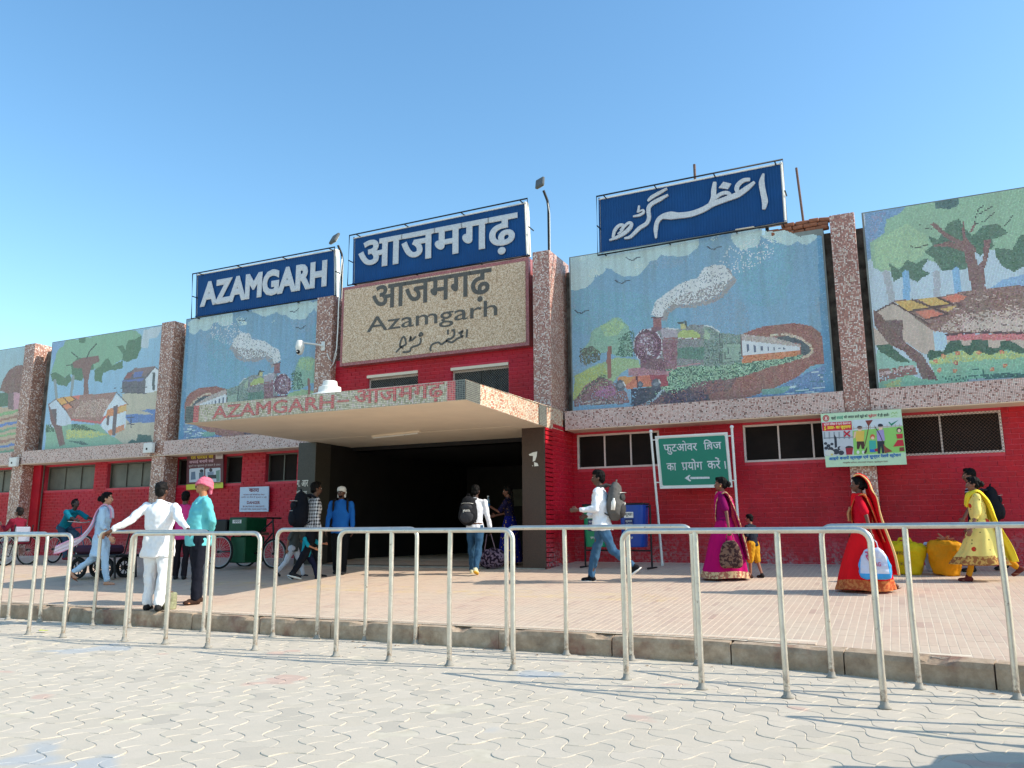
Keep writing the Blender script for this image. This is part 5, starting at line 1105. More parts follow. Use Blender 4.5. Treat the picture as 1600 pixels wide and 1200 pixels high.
railing(F4, 1.205, 'near-row steel railing in front of the woman in magenta', g1)
f5 = onZ(1217, 1122, 0)+np.array([1.59, .41, 0]); railing([(f5[0]+k*.63, f5[1]-k*.13) for k in range(4)], 1.2, 'near-row steel railing beyond the right edge, seen by its shadow', g1)
railing([(-12.9, 7.66), (-12.2, 7.66), (-11.69, 7.66), (-10.95, 7.63)], 1.22, 'kerb-side steel railing at the left edge of the photo', g2)
railing(row([(145, 977), (201, 980), (258, 983), (317, 987)]), 1.235, 'kerb-side steel railing the man in white leans on', g2)
railing(row([(426, 995), (495, 998.5), (570, 1001), (649, 1006.5)]), 1.245, 'kerb-side steel railing in front of the checked-shirt man', g2)
b4 = row([(792, 1018), (885, 1023.5), (987, 1032)]); railing(b4+[(-1.76, 7.62)], 1.246, 'kerb-side steel railing in front of the backpacker walking left', g2)
b5 = row([(1300, 1058.7), (1437, 1077), (1590, 1093)]); railing(b5+[(b5[2][0]+.63, b5[2][1]-.16)], 1.235, 'kerb-side steel railing at the right edge, before the woman in yellow', g2)

# ------------------------------------------------------------------ people
def solid(mb, voxel, smooth=3, name='form'):
    """fuse overlapping shapes into one continuous skin"""
    me = mb.mesh(name, []); o = bpy.data.objects.new(name, me); COL.objects.link(o)
    r = o.modifiers.new('r', 'REMESH'); r.mode = 'VOXEL'; r.voxel_size = voxel; r.use_smooth_shade = True
    if smooth: sm = o.modifiers.new('s', 'SMOOTH'); sm.factor = .5; sm.iterations = smooth
    dg = bpy.context.evaluated_depsgraph_get(); out = bpy.data.meshes.new_from_object(o.evaluated_get(dg)); bpy.data.objects.remove(o); bpy.data.meshes.remove(me)
    return out
def crease(me, amp, sx=14, sz=5, seed=0, zlo=-9, zhi=9):
    n = len(me.vertices); v = np.zeros(n*3); me.vertices.foreach_get('co', v); v = v.reshape(-1, 3); nn = np.array([tuple(x.vector) for x in me.vertex_normals]) if n else v
    k = np.array([mnoise.noise(Vector((p[0]*sx+seed, p[1]*sx, p[2]*sz+seed*.3))) + .5*mnoise.noise(Vector((p[0]*sx*2.2, p[1]*sx*2.2+seed, p[2]*sz*2.6))) for p in v])
    k = np.where((v[:, 2] > zlo) & (v[:, 2] < zhi), k, 0); v += nn*(k*amp*1.5)[:, None]; me.vertices.foreach_set('co', v.ravel()); me.update()
SKIN = {}
def skin(c):
    if c not in SKIN:
        t = NT('skin'); col = t.ramp(t.noise(8, 3, .5, t.obj()), [(.3, vcol(lin(*c), .92)), (.7, vcol(lin(*c), 1.06))]); t.b.inputs['Subsurface Weight'].default_value = .05; SKIN[c] = t.out(col, .5, 0, .4)
    return SKIN[c]
def cloth(name, c, kind='plain', c2=None, rough=.85, sc=1.0):
    t = NT(name); o = t.obj(); a = lin(*c); col = t.ramp(t.noise(5, 4, .6, o), [(.3, vcol(a, .93)), (.7, vcol(a, 1.05))])
    if kind == 'check':
        s = t.n('SeparateXYZ'); t.l(o, s.inputs[0]); w = lambda q, ph=0: t.math('GREATER_THAN', t.math('FRACT', t.math('MULTIPLY', q, 17*sc)), .52)
        m = t.math('MULTIPLY', t.math('ADD', w(t.math('ADD', s.outputs[0], s.outputs[1])), w(s.outputs[2])), .5); col = t.mix(m, lin(*c), lin(*c2))
    if kind == 'floral':
        v = t.n('TexVoronoi'); v.inputs['Scale'].default_value = 13*sc; t.l(o, v.inputs['Vector']); col = t.mix(t.math('LESS_THAN', v.outputs['Distance'], .24), col, lin(*c2))
        v2 = t.n('TexVoronoi'); v2.inputs['Scale'].default_value = 31*sc; t.l(o, v2.inputs['Vector']); col = t.mix(t.math('LESS_THAN', v2.outputs['Distance'], .16), col, lin(110, 110, 60))
    if kind == 'stripe':
        s = t.n('SeparateXYZ'); t.l(o, s.inputs[0]); z = s.outputs[2]; m = t.math('MULTIPLY', t.math('GREATER_THAN', t.math('FRACT', t.math('MULTIPLY', z, 22)), .68), t.math('MULTIPLY', t.math('GREATER_THAN', z, 1.17), t.math('LESS_THAN', z, 1.40))); col = t.mix(m, col, lin(*c2))
    if kind == 'zigzag':
        n2 = t.noise(26*sc, 2, .5, o); col = t.mix(t.ramp(n2, [(.48, 0.0), (.52, 1.0)]), col, lin(*c2))
    t.bump(t.noise(420, 2, .5, o), .1, .001)
    return t.out(col, rough, 0, .1)
def rot2(a): return math.sin(a), math.cos(a)
class Fig:
    def __init__(s, X, Y, head, H, label, legs, arms, lean=4, yaw=0, neck=(0, 0), build=1.0, name='person', z=None, seat=None, voxel=.0095, sk=(140, 92, 66), female=False, twist=0):
        """head: compass direction the figure faces (degrees, 0 = along +X, 90 = towards the building)"""
        s.H = H; k = s.k = H/1.70; s.bd = build; s.z = pz(Y) if z is None else z
        s.root = empty('person', (X, Y, s.z), R(head-90), label=label, cat='person'); s.sk = skin(sk); s.fem = female
        hw = .085*build; lean = R(lean); s.side = {}
        hipz = .90; sh = (.165 if female else .185)*(.6+.4*build)
        def leg(sd, a, kn):
            a = R(a); b = a-R(kn); hip = Vector((sd*hw, 0, 0)); kne = hip+Vector((sd*.008, math.sin(a), -math.cos(a)))*.43; ank = kne+Vector((0, math.sin(b), -math.cos(b)))*.40; return hip, kne, ank, b
        L, Rg = leg(-1, *legs[0]), leg(1, *legs[1])
        def low(l): return l[2].z-.075-(max(0, -math.degrees(l[3])-18)/70*.13)
        base = -min(low(L), low(Rg)) if seat is None else seat
        hc = Vector((0, 0, base)); s.hip = hc; s.legs = [tuple(hc+p for p in l[:3])+(l[3],) for l in (L, Rg)]
        up = Vector((0, math.sin(lean), math.cos(lean))); s.up = up; fw = Vector((0, math.cos(lean), -math.sin(lean)))
        s.chest = hc+up*.36; s.nb = hc+up*.555; s.lean = lean
        tw = R(twist); lat = Vector((math.cos(tw), math.sin(tw), 0))
        s.sh = [hc+up*.478-lat*sh, hc+up*.478+lat*sh]
        s.arms = []
        for i, sd in enumerate((-1, 1)):
            a, b, a2, b2 = [R(x) for x in arms[i]]; d1 = Vector((sd*math.sin(b), math.sin(a)*math.cos(b), -math.cos(a)*math.cos(b))); d2 = Vector((sd*math.sin(b2), math.sin(a2)*math.cos(b2), -math.cos(a2)*math.cos(b2)))
            p = s.sh[i]; e = p+d1*.275; w = e+d2*.25; s.arms.append((p, e, w, d2))
        s.hd = s.nb+Vector((0, .012+.05*math.sin(lean), .145)); s.HR = Matrix.Rotation(R(yaw), 3, 'Z') @ Matrix.Rotation(-R(neck[0]), 3, 'X') @ Matrix.Rotation(R(neck[1]), 3, 'Y')
        s.voxel = voxel
    def fin(s, me, name, mat, parent=None, **kw):
        v = np.zeros(len(me.vertices)*3); me.vertices.foreach_get('co', v); me.vertices.foreach_set('co', v*s.k); me.update()
        if mat:
            mi = [p.material_index for p in me.polygons] if isinstance(mat, list) else None; me.materials.clear()
            for x in (mat if isinstance(mat, list) else [mat]): me.materials.append(x)
            if mi: me.polygons.foreach_set('material_index', mi)
        return link(name, me, parent or s.root, **kw)
    def H_(s, x, y, z): return s.hd+s.HR@Vector((x, y, z))
    def body(s, feet=True, barelegs=False):
        b = MB(); f = 1.0 if not s.fem else .9; HR = s.HR.to_4x4(); bd = s.bd
        b.ell(s.H_(0, -.008, .032), (.074, .094, .088), 16, M=s.HR); b.ell(s.H_(0, .020, -.025), (.060, .070, .085), 16, M=s.HR); b.ell(s.H_(0, .042, -.080), (.034, .035, .030), 10, M=s.HR)
        b.cap(s.H_(0, .085, .012), s.H_(0, .103, -.026), .009, .013, 8); b.ell(s.H_(0, .086, -.052), (.022, .012, .012), 8, M=s.HR)
        for sd in (-1, 1):
            b.ell(s.H_(sd*.074, -.005, -.012), (.010, .020, .030), 8, M=s.HR); b.ell(s.H_(sd*.028, .078, .024), (.022, .014, .008), 8, M=s.HR); b.ell(s.H_(sd*.036, .06, -.03), (.024, .024, .024), 8, M=s.HR)
        b.cap(s.nb-s.up*.04, s.H_(0, -.015, -.06), .058*f, .050*f, 12)
        b.ell(s.chest, (.125*bd*f, .078*bd, .16), 14); b.cap(s.nb-s.up*.04, s.sh[0], .042*f, .040*f); b.cap(s.nb-s.up*.04, s.sh[1], .042*f, .040*f); b.ell(s.hip+s.up*.02, (.13*bd, .09*bd, .12), 14)
        for i, (p, e, w, d) in enumerate(s.arms):
            sd = (-1, 1)[i]; b.cap(p, e, .042*f, .034*f); b.cap(e, w, .033*f, .025*f)
            # hand: palm, four bent fingers, thumb
            d = d.normalized(); side = Vector((sd, 0, 0)); nrm = (side-d*side.dot(d)); nrm = nrm.normalized() if nrm.length > .2 else Vector((0, 0, 1)); fr = d.cross(nrm).normalized()
            if fr.y < 0: fr = -fr
            pc = w+d*.05; q = Matrix((fr, d, nrm)).transposed(); b.ell(pc, (.038, .048, .018), 10, M=q); b.cap(w-d*.01, pc, .024*f, .022*f, 8)
            for j, (off, ln) in enumerate(((.028, .062), (.010, .072), (-.009, .066), (-.027, .050))):
                a0 = pc+fr*off+d*.032; a1 = a0+(d*.85-nrm*.35)*ln*.55; a2 = a1+(d*.5-nrm*.8)*ln*.5; b.cap(a0, a1, .0105, .0095, 6); b.cap(a1, a2, .0095, .0085, 6)
            t0 = w+d*.03+fr*.026; t1 = t0+(fr*.75+d*.7-nrm*.3)*.036; b.cap(t0, t1, .012, .011, 6); b.cap(t1, t1+(d-nrm*.4)*.028, .011, .009, 6)
        for h, kn, an, sh in s.legs:
            b.cap(h, kn, .078*bd, .052, 12); b.cap(kn, an, .05, .033, 12)
            if feet: s.foot(b, an, sh, .036, .030)
        s.bodyobj = s.fin(solid(b, s.voxel, 2), 'body', s.sk); HM = s.bodyobj
        e = MB()
        for sd in (-1, 1): e.ell(s.H_(sd*.030, .082, .008), (.013, .008, .006), 8, M=s.HR)
        s.fin(e.mesh('eyes', []), 'eyes', M['eye']); e = MB()
        for sd in (-1, 1): e.ell(s.H_(sd*.030, .0895, .008), (.006, .003, .006), 8, M=s.HR); e.ell(s.H_(sd*.030, .088, .030), (.021, .008, .005), 8, M=s.HR)
        s.fin(e.mesh('brows', []), 'brows', M['hair']); e = MB(); e.ell(s.H_(0, .0965, -.052), (.021, .007, .008), 8, M=s.HR); s.fin(e.mesh('lips', []), 'lips', M['lips'])
        return s
    def foot(s, b, an, sh, r0, r1, L=.15, m=0):
        pit = min(0, sh+R(16)) if sh < -R(16) else 0; fd = Vector((0, math.cos(pit), math.sin(pit))); dn = Vector((0, math.sin(pit), -math.cos(pit)))
        hl = an+dn*.045-fd*.03; b.cap(an, hl, r1+.004, r1, 10, m); b.cap(hl, hl+fd*L*.9+dn*.008, r0*.95, r0*.72, 10, m); b.ell(hl+fd*L*.8+dn*.012, (.044, .06, .02), 10, m)
    def shoes(s, mat, big=1.0, sole=None, tag_=''):
        for h, kn, an, sh in s.legs:
            b = MB(); s.foot(b, an, sh, .046*big, .042*big, .17); me = solid(b, .011, 2); o = s.fin(me, 'shoe', mat)
            if sole:
                pit = min(0, sh+R(16)) if sh < -R(16) else 0; fd = Vector((0, math.cos(pit), math.sin(pit))); dn = Vector((0, math.sin(pit), -math.cos(pit))); c = an+dn*.078+fd*.045
                q = MB(); qm = Matrix((Vector((1, 0, 0)), fd, -dn)).transposed(); q.ell((0, 0, 0), (.047, .145, .020), 12, M=qm); q.v = [tuple(Vector(v)+c) for v in q.v]; s.fin(q.mesh('sole', []), 'sole', sole, o)
        return s
    def sandals(s, mat):
        for h, kn, an, sh in s.legs:
            pit = min(0, sh+R(16)) if sh < -R(16) else 0; fd = Vector((0, math.cos(pit), math.sin(pit))); dn = Vector((0, math.sin(pit), -math.cos(pit))); c = an+dn*.082+fd*.045; q = MB(); qm = Matrix((Vector((1, 0, 0)), fd, -dn)).transposed()
            q.ell((0, 0, 0), (.045, .135, .010), 12, M=qm); q.v = [tuple(Vector(v)+c) for v in q.v]; q.tube([tuple(c+Vector((-.046, 0, 0))+fd*.03), tuple(c-dn*.05+fd*.05), tuple(c+Vector((.046, 0, 0))+fd*.03)], .008, 6); s.fin(q.mesh('sandal', []), 'sandal', mat)
        return s
    def trousers(s, mat, w=1.0, length=1.0, name='trousers', amp=.010, flare=0):
        b = MB(); bd = s.bd; b.ell(s.hip+s.up*.03, (.136*bd*(.9 if s.fem else 1), .098*bd, .12), 16)
        for h, kn, an, sh in s.legs:
            b.cap(h+Vector((0, 0, .0)), kn, .092*bd*w, .070*w); e = kn.lerp(an, length); b.cap(kn, e, .070*w, (.055+flare)*w)
        me = solid(b, .013, 3); crease(me, amp, 10, 6, rnd.random()*20); s.fin(me, name, mat); return s
    def top(s, mat, hem=.02, w=1.0, sleeve=1.0, name='shirt', amp=.010, flare=0.0, belly=0.0, collar=True, tucked=False):
        """hem: how far below the hip joint the garment ends"""
        b = MB(); bd = s.bd*w; f = .93 if s.fem else 1.0
        prof = [(.53, .060, .055), (.50, .115, .075), (.45, .158, .100), (.36, .172, .118), (.24, .160, .116), (.12, .150, .112), (.02, .170, .130), (-hem*.5, .172+flare*.5, .132+flare*.5), (-hem, .172+flare, .130+flare)]
        vs = []; n = 22
        for z, rx, ry in prof:
            c = s.hip+(s.up*z if z > 0 else Vector((0, 0, z))); bl = belly*max(0, 1-((z-.16)/.2)**2)
            for k in range(n): a = 2*math.pi*k/n; y = math.sin(a); vs.append(tuple(c+Vector((rx*bd*f*math.cos(a), (ry*bd+(bl if y > 0 else 0)+(.012 if y > 0 and .3 < z < .42 and s.fem else 0))*y, 0))))
        N = len(prof); b.add(vs, [(i*n+(k+1) % n, i*n+k, (i+1)*n+k, (i+1)*n+(k+1) % n) for i in range(N-1) for k in range(n)]+[tuple(range(n)), tuple((N-1)*n+k for k in range(n-1, -1, -1))])
        for q_ in s.sh: b.cap(s.nb-s.up*.035, q_-s.up*.012, .052, .056, 12)
        b.cap(s.nb-s.up*.055, s.nb-s.up*.015, .075, .062)
        for i, (p, e, w_, d) in enumerate(s.arms):
            if sleeve <= 0: continue
            if sleeve <= .5: b.cap(p, p.lerp(e, sleeve*2), .063, .064, 12)
            else: b.cap(p, e, .062, .053, 12); b.cap(e, e.lerp(w_, (sleeve-.5)*2), .052, .041, 12)
        me = solid(b, .012, 3); crease(me, amp, 9, 7, rnd.random()*20); o = s.fin(me, name, mat)
        if collar:
            q = MB(); n = 18; vs = []
            for r_, dz in ((.064, -.03), (.060, .03), (.072, .012), (.080, -.03)):
                for k in range(n): a = 2*math.pi*k/n; vs.append(tuple(s.nb-s.up*.03+Vector((r_*math.cos(a), r_*.95*math.sin(a)-.004, dz+(.0 if math.sin(a) < .5 else -.02)))))
            q.add(vs, [(i*n+k, i*n+(k+1) % n, (i+1)*n+(k+1) % n, (i+1)*n+k) for i in range(3) for k in range(n)], 0, True); s.fin(q.mesh('collar', []), 'collar', mat, o)
        s.topobj = o; return s
    def hair(s, style='short', mat=None):
        b = MB(); b.ell(s.H_(0, -.018, .045), (.082, .098, .088), 16, M=s.HR); b.ell(s.H_(0, -.052, -.01), (.072, .058, .075), 14, M=s.HR); b.ell(s.H_(0, .035, .098), (.060, .052, .030), 12, M=s.HR)
        for sd in (-1, 1): b.ell(s.H_(sd*.066, .0, .03), (.016, .036, .045), 10, M=s.HR)
        if style == 'bun': b.ell(s.H_(0, -.125, .0), (.052, .048, .052), 12, M=s.HR)
        if style == 'braid': b.cap(s.H_(0, -.1, -.03), s.H_(0, -.13, -.30), .035, .02)
        if style == 'thick': b.ell(s.H_(0, .0, .085), (.083, .095, .055), 14, M=s.HR)
        if style == 'tail': b.cap(s.H_(0, -.1, .0), s.H_(0, -.15, -.16), .038, .018)
        me = solid(b, .010, 1); crease(me, .007, 40, 30, rnd.random()*9); s.fin(me, 'hair', mat or M['hair']); return s
    def wrap(s, mat, kind='turban'):
        b = MB(); b.ell(s.H_(0, -.012, .062), (.092, .108, .075), 16, M=s.HR)
        if kind == 'turban':
            for k in range(5): 
                t = R(-28+14*k); q = Matrix.Rotation(t, 3, 'X') @ Matrix.Rotation(R(8*(-1)**k), 3, 'Y')
                mb = [s.H_(*(q@Vector((.088*math.cos(a), .102*math.sin(a)-.010, .045)))) for a in np.linspace(0, 2*math.pi, 16)]
                for i in range(15): b.cap(mb[i], mb[i+1], .018, .018, 6)
            b.cap(s.H_(.01, -.10, .0), s.H_(.01, -.125, -.07), .03, .02)
        else: b.ell(s.H_(0, -.06, -.0), (.085, .06, .09), 14, M=s.HR); b.cap(s.H_(-.06, -.03, 0), s.H_(-.07, -.02, -.08), .022, .02); b.cap(s.H_(.06, -.03, 0), s.H_(.07, -.02, -.08), .022, .02)
        me = solid(b, .009, 1); crease(me, .005, 26, 40, 2); s.fin(me, 'head_cloth', mat); return s
    def loft(s, rings, name, mat, folds=0, amp=0.0, n=56, seed=0, mats=None, band=None, close=True, parent=None):
        """rings: (cx, cy, z, rx, ry, foldgain)"""
        vs = []; N = len(rings); fine = []
        for i in range(N-1):
            for t in np.linspace(0, 1, 7)[:-1]: fine.append(tuple(a*(1-t)+b_*t for a, b_ in zip(rings[i], rings[i+1])))
        fine.append(rings[-1]); 
        for cx, cy, z, rx, ry, g in fine:
            rx *= .4+.6*s.bd+.04; ry *= .4+.6*s.bd+.04
            for k in range(n):
                a = 2*math.pi*k/n; w = 1+g*amp*(math.sin(folds*a+seed+z*3)+.6*math.sin((folds*1.7)*a+seed*2-z*5)+.35*mnoise.noise(Vector((math.cos(a)*3, math.sin(a)*3, z*6+seed))))
                vs.append((cx+rx*w*math.cos(a), cy+ry*w*math.sin(a), z+g*.01*math.sin(3*a+seed)))
        m = len(fine); q = MB()
        fs = [(i*n+k, i*n+(k+1) % n, (i+1)*n+(k+1) % n, (i+1)*n+k) for i in range(m-1) for k in range(n)]
        for i, f in enumerate(fs):
            pass
        q.add(vs, fs, 0, True)
        if band: 
            for i in range(len(q.f)):
                z = vs[q.f[i][0]][2]
                if z < band: q.mi[i] = 1
        if close: q.add(vs[:n], [tuple(range(n))], 0); q.add(vs[-n:], [tuple(range(n-1, -1, -1))], 0)
        me = q.mesh(name, [M['hair'], M['lips']]); bm = bmesh.new(); bm.from_mesh(me); bmesh.ops.recalc_face_normals(bm, faces=bm.faces); bm.to_mesh(me); bm.free()
        return s.fin(me, name, mat, parent)
    def drape(s, path, name, mat, th=.012, parent=None, seed=0, wave=.012, nw=12, edge=None):
        """cloth strip: path of (centre, half-width vector); gets small waves and real thickness"""
        P = [(Vector(a), Vector(b)) for a, b in path]; Q = []
        for i in range(len(P)-1):
            for t in np.linspace(0, 1, 7)[:-1]:
                p = [P[max(i-1, 0)], P[i], P[i+1], P[min(i+2, len(P)-1)]]; cr = lambda a, b, c, d: .5*((2*b)+(c-a)*t+(2*a-5*b+4*c-d)*t*t+(3*b-a-3*c+d)*t**3)
                Q.append((cr(*[x[0] for x in p]), cr(*[x[1] for x in p])))
        Q.append(P[-1]); q = MB(); vs = []; n = nw
        for i, (c, w) in enumerate(Q):
            d = (Q[min(i+1, len(Q)-1)][0]-Q[max(i-1, 0)][0]).normalized(); nr = d.cross(w).normalized() if w.length > 1e-4 else Vector((0, 1, 0))
            for k in range(n+1):
                u = -1+2*k/n; vs.append(tuple(c+w*u+nr*wave*(math.sin(u*7+seed+i*.15)+.7*mnoise.noise(Vector((u*2, i*.2, seed))))))
        m = len(Q); fs = [(i*(n+1)+k, i*(n+1)+k+1, (i+1)*(n+1)+k+1, (i+1)*(n+1)+k) for i in range(m-1) for k in range(n)]; q.add(vs, fs, 0, True)
        if edge:
            for i in range(len(q.f)):
                if i % n in (0, n-1): q.mi[i] = 1
        me = q.mesh(name, [M['hair'], M['lips']]); o = bpy.data.objects.new('t', me); COL.objects.link(o); sd = o.modifiers.new('s', 'SOLIDIFY'); sd.thickness = th; sd.offset = 0
        dg = bpy.context.evaluated_depsgraph_get(); me2 = bpy.data.meshes.new_from_object(o.evaluated_get(dg)); bpy.data.objects.remove(o); return s.fin(me2, name, mat, parent)
M['eye'] = plain('eye_white', lin(210, 200, 190), .3, 0, .02, 5, 0); M['hair'] = plain('black_hair', lin(12, 9, 9), .7, 0, .3, 60, .3, 150, .15); M['lips'] = plain('lips', lin(130, 66, 60), .5)
M['hair_grey'] = plain('greying_hair', lin(26, 24, 24), .7, 0, .6, 60, .3, 150, .15)
def foot_at(px, py): P = onP(px, py); return float(P[0]), float(P[1])
def height_for(X, Y, ytop): return (topz(X, Y, ytop)-pz(Y))/1.01
W = (R, )
def backpack(fig, mat, mat2, label, dx=0, dy=-.20, dz=.0, size=1.0, tilt=0, name='backpack', logo=None):
    """a bag on a figure's back; its own thing"""
    k = fig.k; c = fig.chest+Vector((dx, dy, dz)); rz = fig.root.rotation_euler.z; wl = Matrix.Rotation(rz, 4, 'Z') @ Vector((c.x*k, c.y*k, c.z*k)).to_4d(); loc = fig.root.location+Vector(wl[:3])
    root = empty(name, loc, rz, label=label, cat='backpack'); root.rotation_euler.x = R(tilt); S = size
    b = MB(); b.ell((0, 0, .0), (.155*S, .10*S, .235*S), 18); b.ell((0, -.02*S, -.06*S), (.165*S, .115*S, .17*S), 18); b.ell((0, .0, .14*S), (.12*S, .08*S, .12*S), 14); me = solid(b, .014, 3); crease(me, .006, 14, 14, 5); me.materials.append(mat); body = link('main_bag', me, root)
    b = MB(); b.ell((0, -.105*S, -.085*S), (.115*S, .045*S, .105*S), 16); b.ell((0, -.095*S, .07*S), (.10*S, .035*S, .055*S), 16); me = solid(b, .012, 2); crease(me, .004, 18, 18, 3); me.materials.append(mat2); link('front_pocket', me, root)
    for z in (-.005, .125): m_ = MB(); m_.tube([(-.1*S, -.075*S, z*S), (-.05*S, -.13*S, z*S+.01), (.05*S, -.13*S, z*S+.01), (.1*S, -.075*S, z*S)], .005, 6); m_.build('zip', M['alu'], root)
    m_ = MB(); m_.tube([(-.03, .0, .24*S), (-.02, -.01, .285*S), (.02, -.01, .285*S), (.03, .0, .24*S)], .009, 8); m_.build('handle', mat, root)
    for sd in (-1, 1):
        m_ = MB(); m_.tube([(sd*.07, .05, .2*S), (sd*.10, .13, .21*S), (sd*.125, .26, .16*S), (sd*.13, .28, .02), (sd*.135, .18, -.12*S), (sd*.12, .05, -.17*S)], [.018, .022, .022, .020, .012, .010], 8); m_.build('strap', mat2, root)
    if logo: m_ = MB(); text(m_, logo, -.06, .06, -.02, .03, -.137*S, .003, .02); m_.build('emblem', M['white_paint'], root)
    return root

# ------------------------------------------------------------------ the people in the photograph
C_ = cloth
def spot(px, py, ytop): X, Y = foot_at(px, py); return X, Y, height_for(X, Y, ytop)
# woman in pale blue walking right
X, Y, H = spot(152, 914, 768); f = Fig(X, Y, 36, H, 'woman in pale blue kurta and trousers walking right with a fluttering pink-edged scarf', [(-20, 32), (16, 6)], [(-5, 10, 25, 2), (8, 8, 34, 4)], lean=3, neck=(-2, 0), female=True, sk=(190, 140, 112), build=1.12)
pb = C_('pale_blue_cotton', (178, 204, 226)); f.body().hair('bun').trousers(pb, .95, .93, amp=.012).top(pb, .36, .95, .62, 'kurta', .013, .035, collar=False).sandals(C_('tan_leather', (150, 96, 70)))
n_ = f.nb; sc_ = [C_('white_scarf', (216, 206, 222)), C_('pink_scarf_edge', (226, 160, 186))]
f.drape([(n_+Vector((.02, .13, -.22)), (.07, 0, 0)), (n_+Vector((.0, .10, -.06)), (.11, 0, .01)), (n_+Vector((0, .0, .02)), (.13, .0, 0)), (n_+Vector((0, -.12, -.10)), (.12, 0, 0)), (n_+Vector((.05, -.20, -.36)), (.10, .02, .03)), (n_+Vector((.05, -.38, -.60)), (.06, .05, .08)), (n_+Vector((.05, -.62, -.72)), (.05, .03, .09)), (n_+Vector((.05, -.80, -.80)), (.03, .02, .07))], 'dupatta', sc_, edge=True, wave=.018)
# man in white leaning on the railing, seen from behind
X, Y, H = spot(240, 953, 754); f = Fig(X, Y, 116, H, 'man in white shirt and white trousers seen from behind, hands spread on the railing', [(6, 8), (-6, 2)], [(-26, 40, -30, 52), (-44, 30, -44, 44)], lean=-3, yaw=-4, neck=(-6, 0), sk=(92, 60, 46), build=1.18)
wc = C_('white_cotton', (232, 232, 234)); f.body().hair('short', M['hair_grey']).trousers(wc, 1.08, .97, amp=.014).top(wc, .20, 1.02, .93, amp=.014, flare=.015).shoes(M['rubber'], 1.02)
# man in turquoise shirt with pink headcloth
X, Y, H = spot(304, 943, 747); f = Fig(X, Y, 240, H, 'man in turquoise shirt and pink headcloth standing with hands behind his back', [(3, 3), (-4, 2)], [(-16, 12, -12, -48), (-16, 12, -20, -52)], lean=-3, neck=(-16, 0), yaw=-14, sk=(176, 118, 82), build=1.3)
tq = C_('turquoise_shirt', (104, 190, 196)); f.body().wrap(C_('pink_headcloth', (222, 112, 132))).trousers(C_('black_trousers', (26, 28, 38)), 1.08, .97, amp=.012).top(tq, .13, 1.0, .9, amp=.013, belly=.045).shoes(C_('brown_shoe', (62, 44, 36)), 1.0)
b = MB(); b.ell(f.H_(0, .092, -.040), (.034, .012, .010), 10, M=f.HR); f.fin(b.mesh('moustache', []), 'moustache', M['hair']); b = MB(); c = f.chest+Vector((-.06, .115, .06)); b.box(c.x-.045, c.x+.045, c.y-.02, c.y+.0, c.z-.05, c.z+.05); f.fin(b.mesh('chest_pocket', []), 'chest_pocket', tq)
# man in pink shirt behind them
X, Y, H = spot(281, 905, 768); f = Fig(X, Y, 128, H, 'man in bright pink shirt and dark trousers standing behind the turquoise-shirted man', [(4, 4), (-6, 4)], [(0, 10, 18, 6), (0, 10, 16, 6)], yaw=-10, sk=(96, 60, 46)); f.body().hair().trousers(C_('dark_trousers', (36, 30, 34))).top(C_('pink_shirt', (214, 62, 130)), .14, 1.02, .9).shoes(M['rubber'])
# man with checked shirt and a big black backpack, walking right
X, Y, H = spot(484, 904, 752); f = Fig(X, Y, 55, H, 'man in black and white checked shirt with black backpack entering the station', [(16, 6), (-14, 18)], [(4, 8, 30, 4), (-6, 10, 14, 8)], lean=4, yaw=4, sk=(96, 64, 48), build=1.12); f.body().hair().trousers(C_('black_jeans', (24, 24, 30))).top(C_('checked_cotton', (206, 204, 206), 'check', (44, 38, 46)), .06, 1.02, .95).shoes(C_('dark_trainer', (40, 40, 44)), 1, M['white_paint'])
backpack(f, C_('black_nylon', (20, 22, 30)), C_('black_nylon_trim', (26, 28, 36)), 'large black backpack on the man in the checked shirt', size=1.35, dy=-.24, dz=-.06)
# two children by the checked-shirt man
X, Y = foot_at(456, 901); f = Fig(X, Y, 20, 1.02, 'small child in grey shirt and loose white trousers beside the checked-shirt man', [(28, 12), (-22, 20)], [(20, 10, 40, 5), (-20, 12, -5, 8)], sk=(130, 84, 62), build=1.1); f.body().hair('thick').trousers(C_('white_child_trousers', (196, 196, 204)), 1.15).top(C_('grey_child_shirt', (78, 84, 84)), .1, 1.0, .4).shoes(C_('dark_trainer2', (44, 44, 50)), 1.1)
X, Y = foot_at(476, 905); f = Fig(X, Y, 5, .92, 'toddler in turquoise shirt and dark trousers reaching forward near the entrance', [(38, 20), (-26, 20)], [(60, 6, 85, 0), (40, 8, 70, 0)], lean=8, sk=(190, 120, 84), build=1.15); f.body().hair('thick').trousers(C_('navy_child_trousers', (28, 30, 50)), 1.15).top(C_('turquoise_child_shirt', (24, 140, 156)), .1, 1.0, .5).shoes(C_('dark_trainer3', (50, 50, 56)), 1.15, M['white_paint'])
# man in blue shirt and white cap, facing out
X, Y, H = spot(530, 897, 761); f = Fig(X, Y, -62, H, 'man in bright blue shirt and white headcloth coming out of the dark entrance', [(8, 6), (-6, 6)], [(4, 8, 12, 4), (0, 10, 14, 6)], yaw=-8, sk=(84, 54, 42), build=1.1); f.body().wrap(C_('white_headcloth', (212, 208, 204)), 'cap').trousers(C_('black_trousers2', (22, 22, 26))).top(C_('bright_blue_shirt', (34, 100, 180)), .10, 1.0, .95).shoes(M['rubber']); b = MB(); b.ell(f.H_(0, .056, -.072), (.042, .040, .030), 12, M=f.HR); f.fin(b.mesh('beard', []), 'beard', M['hair'])
backpack(f, C_('dark_nylon', (22, 22, 26)), C_('dark_nylon_trim', (30, 30, 34)), 'dark backpack with straps over the blue-shirted man', size=.95)
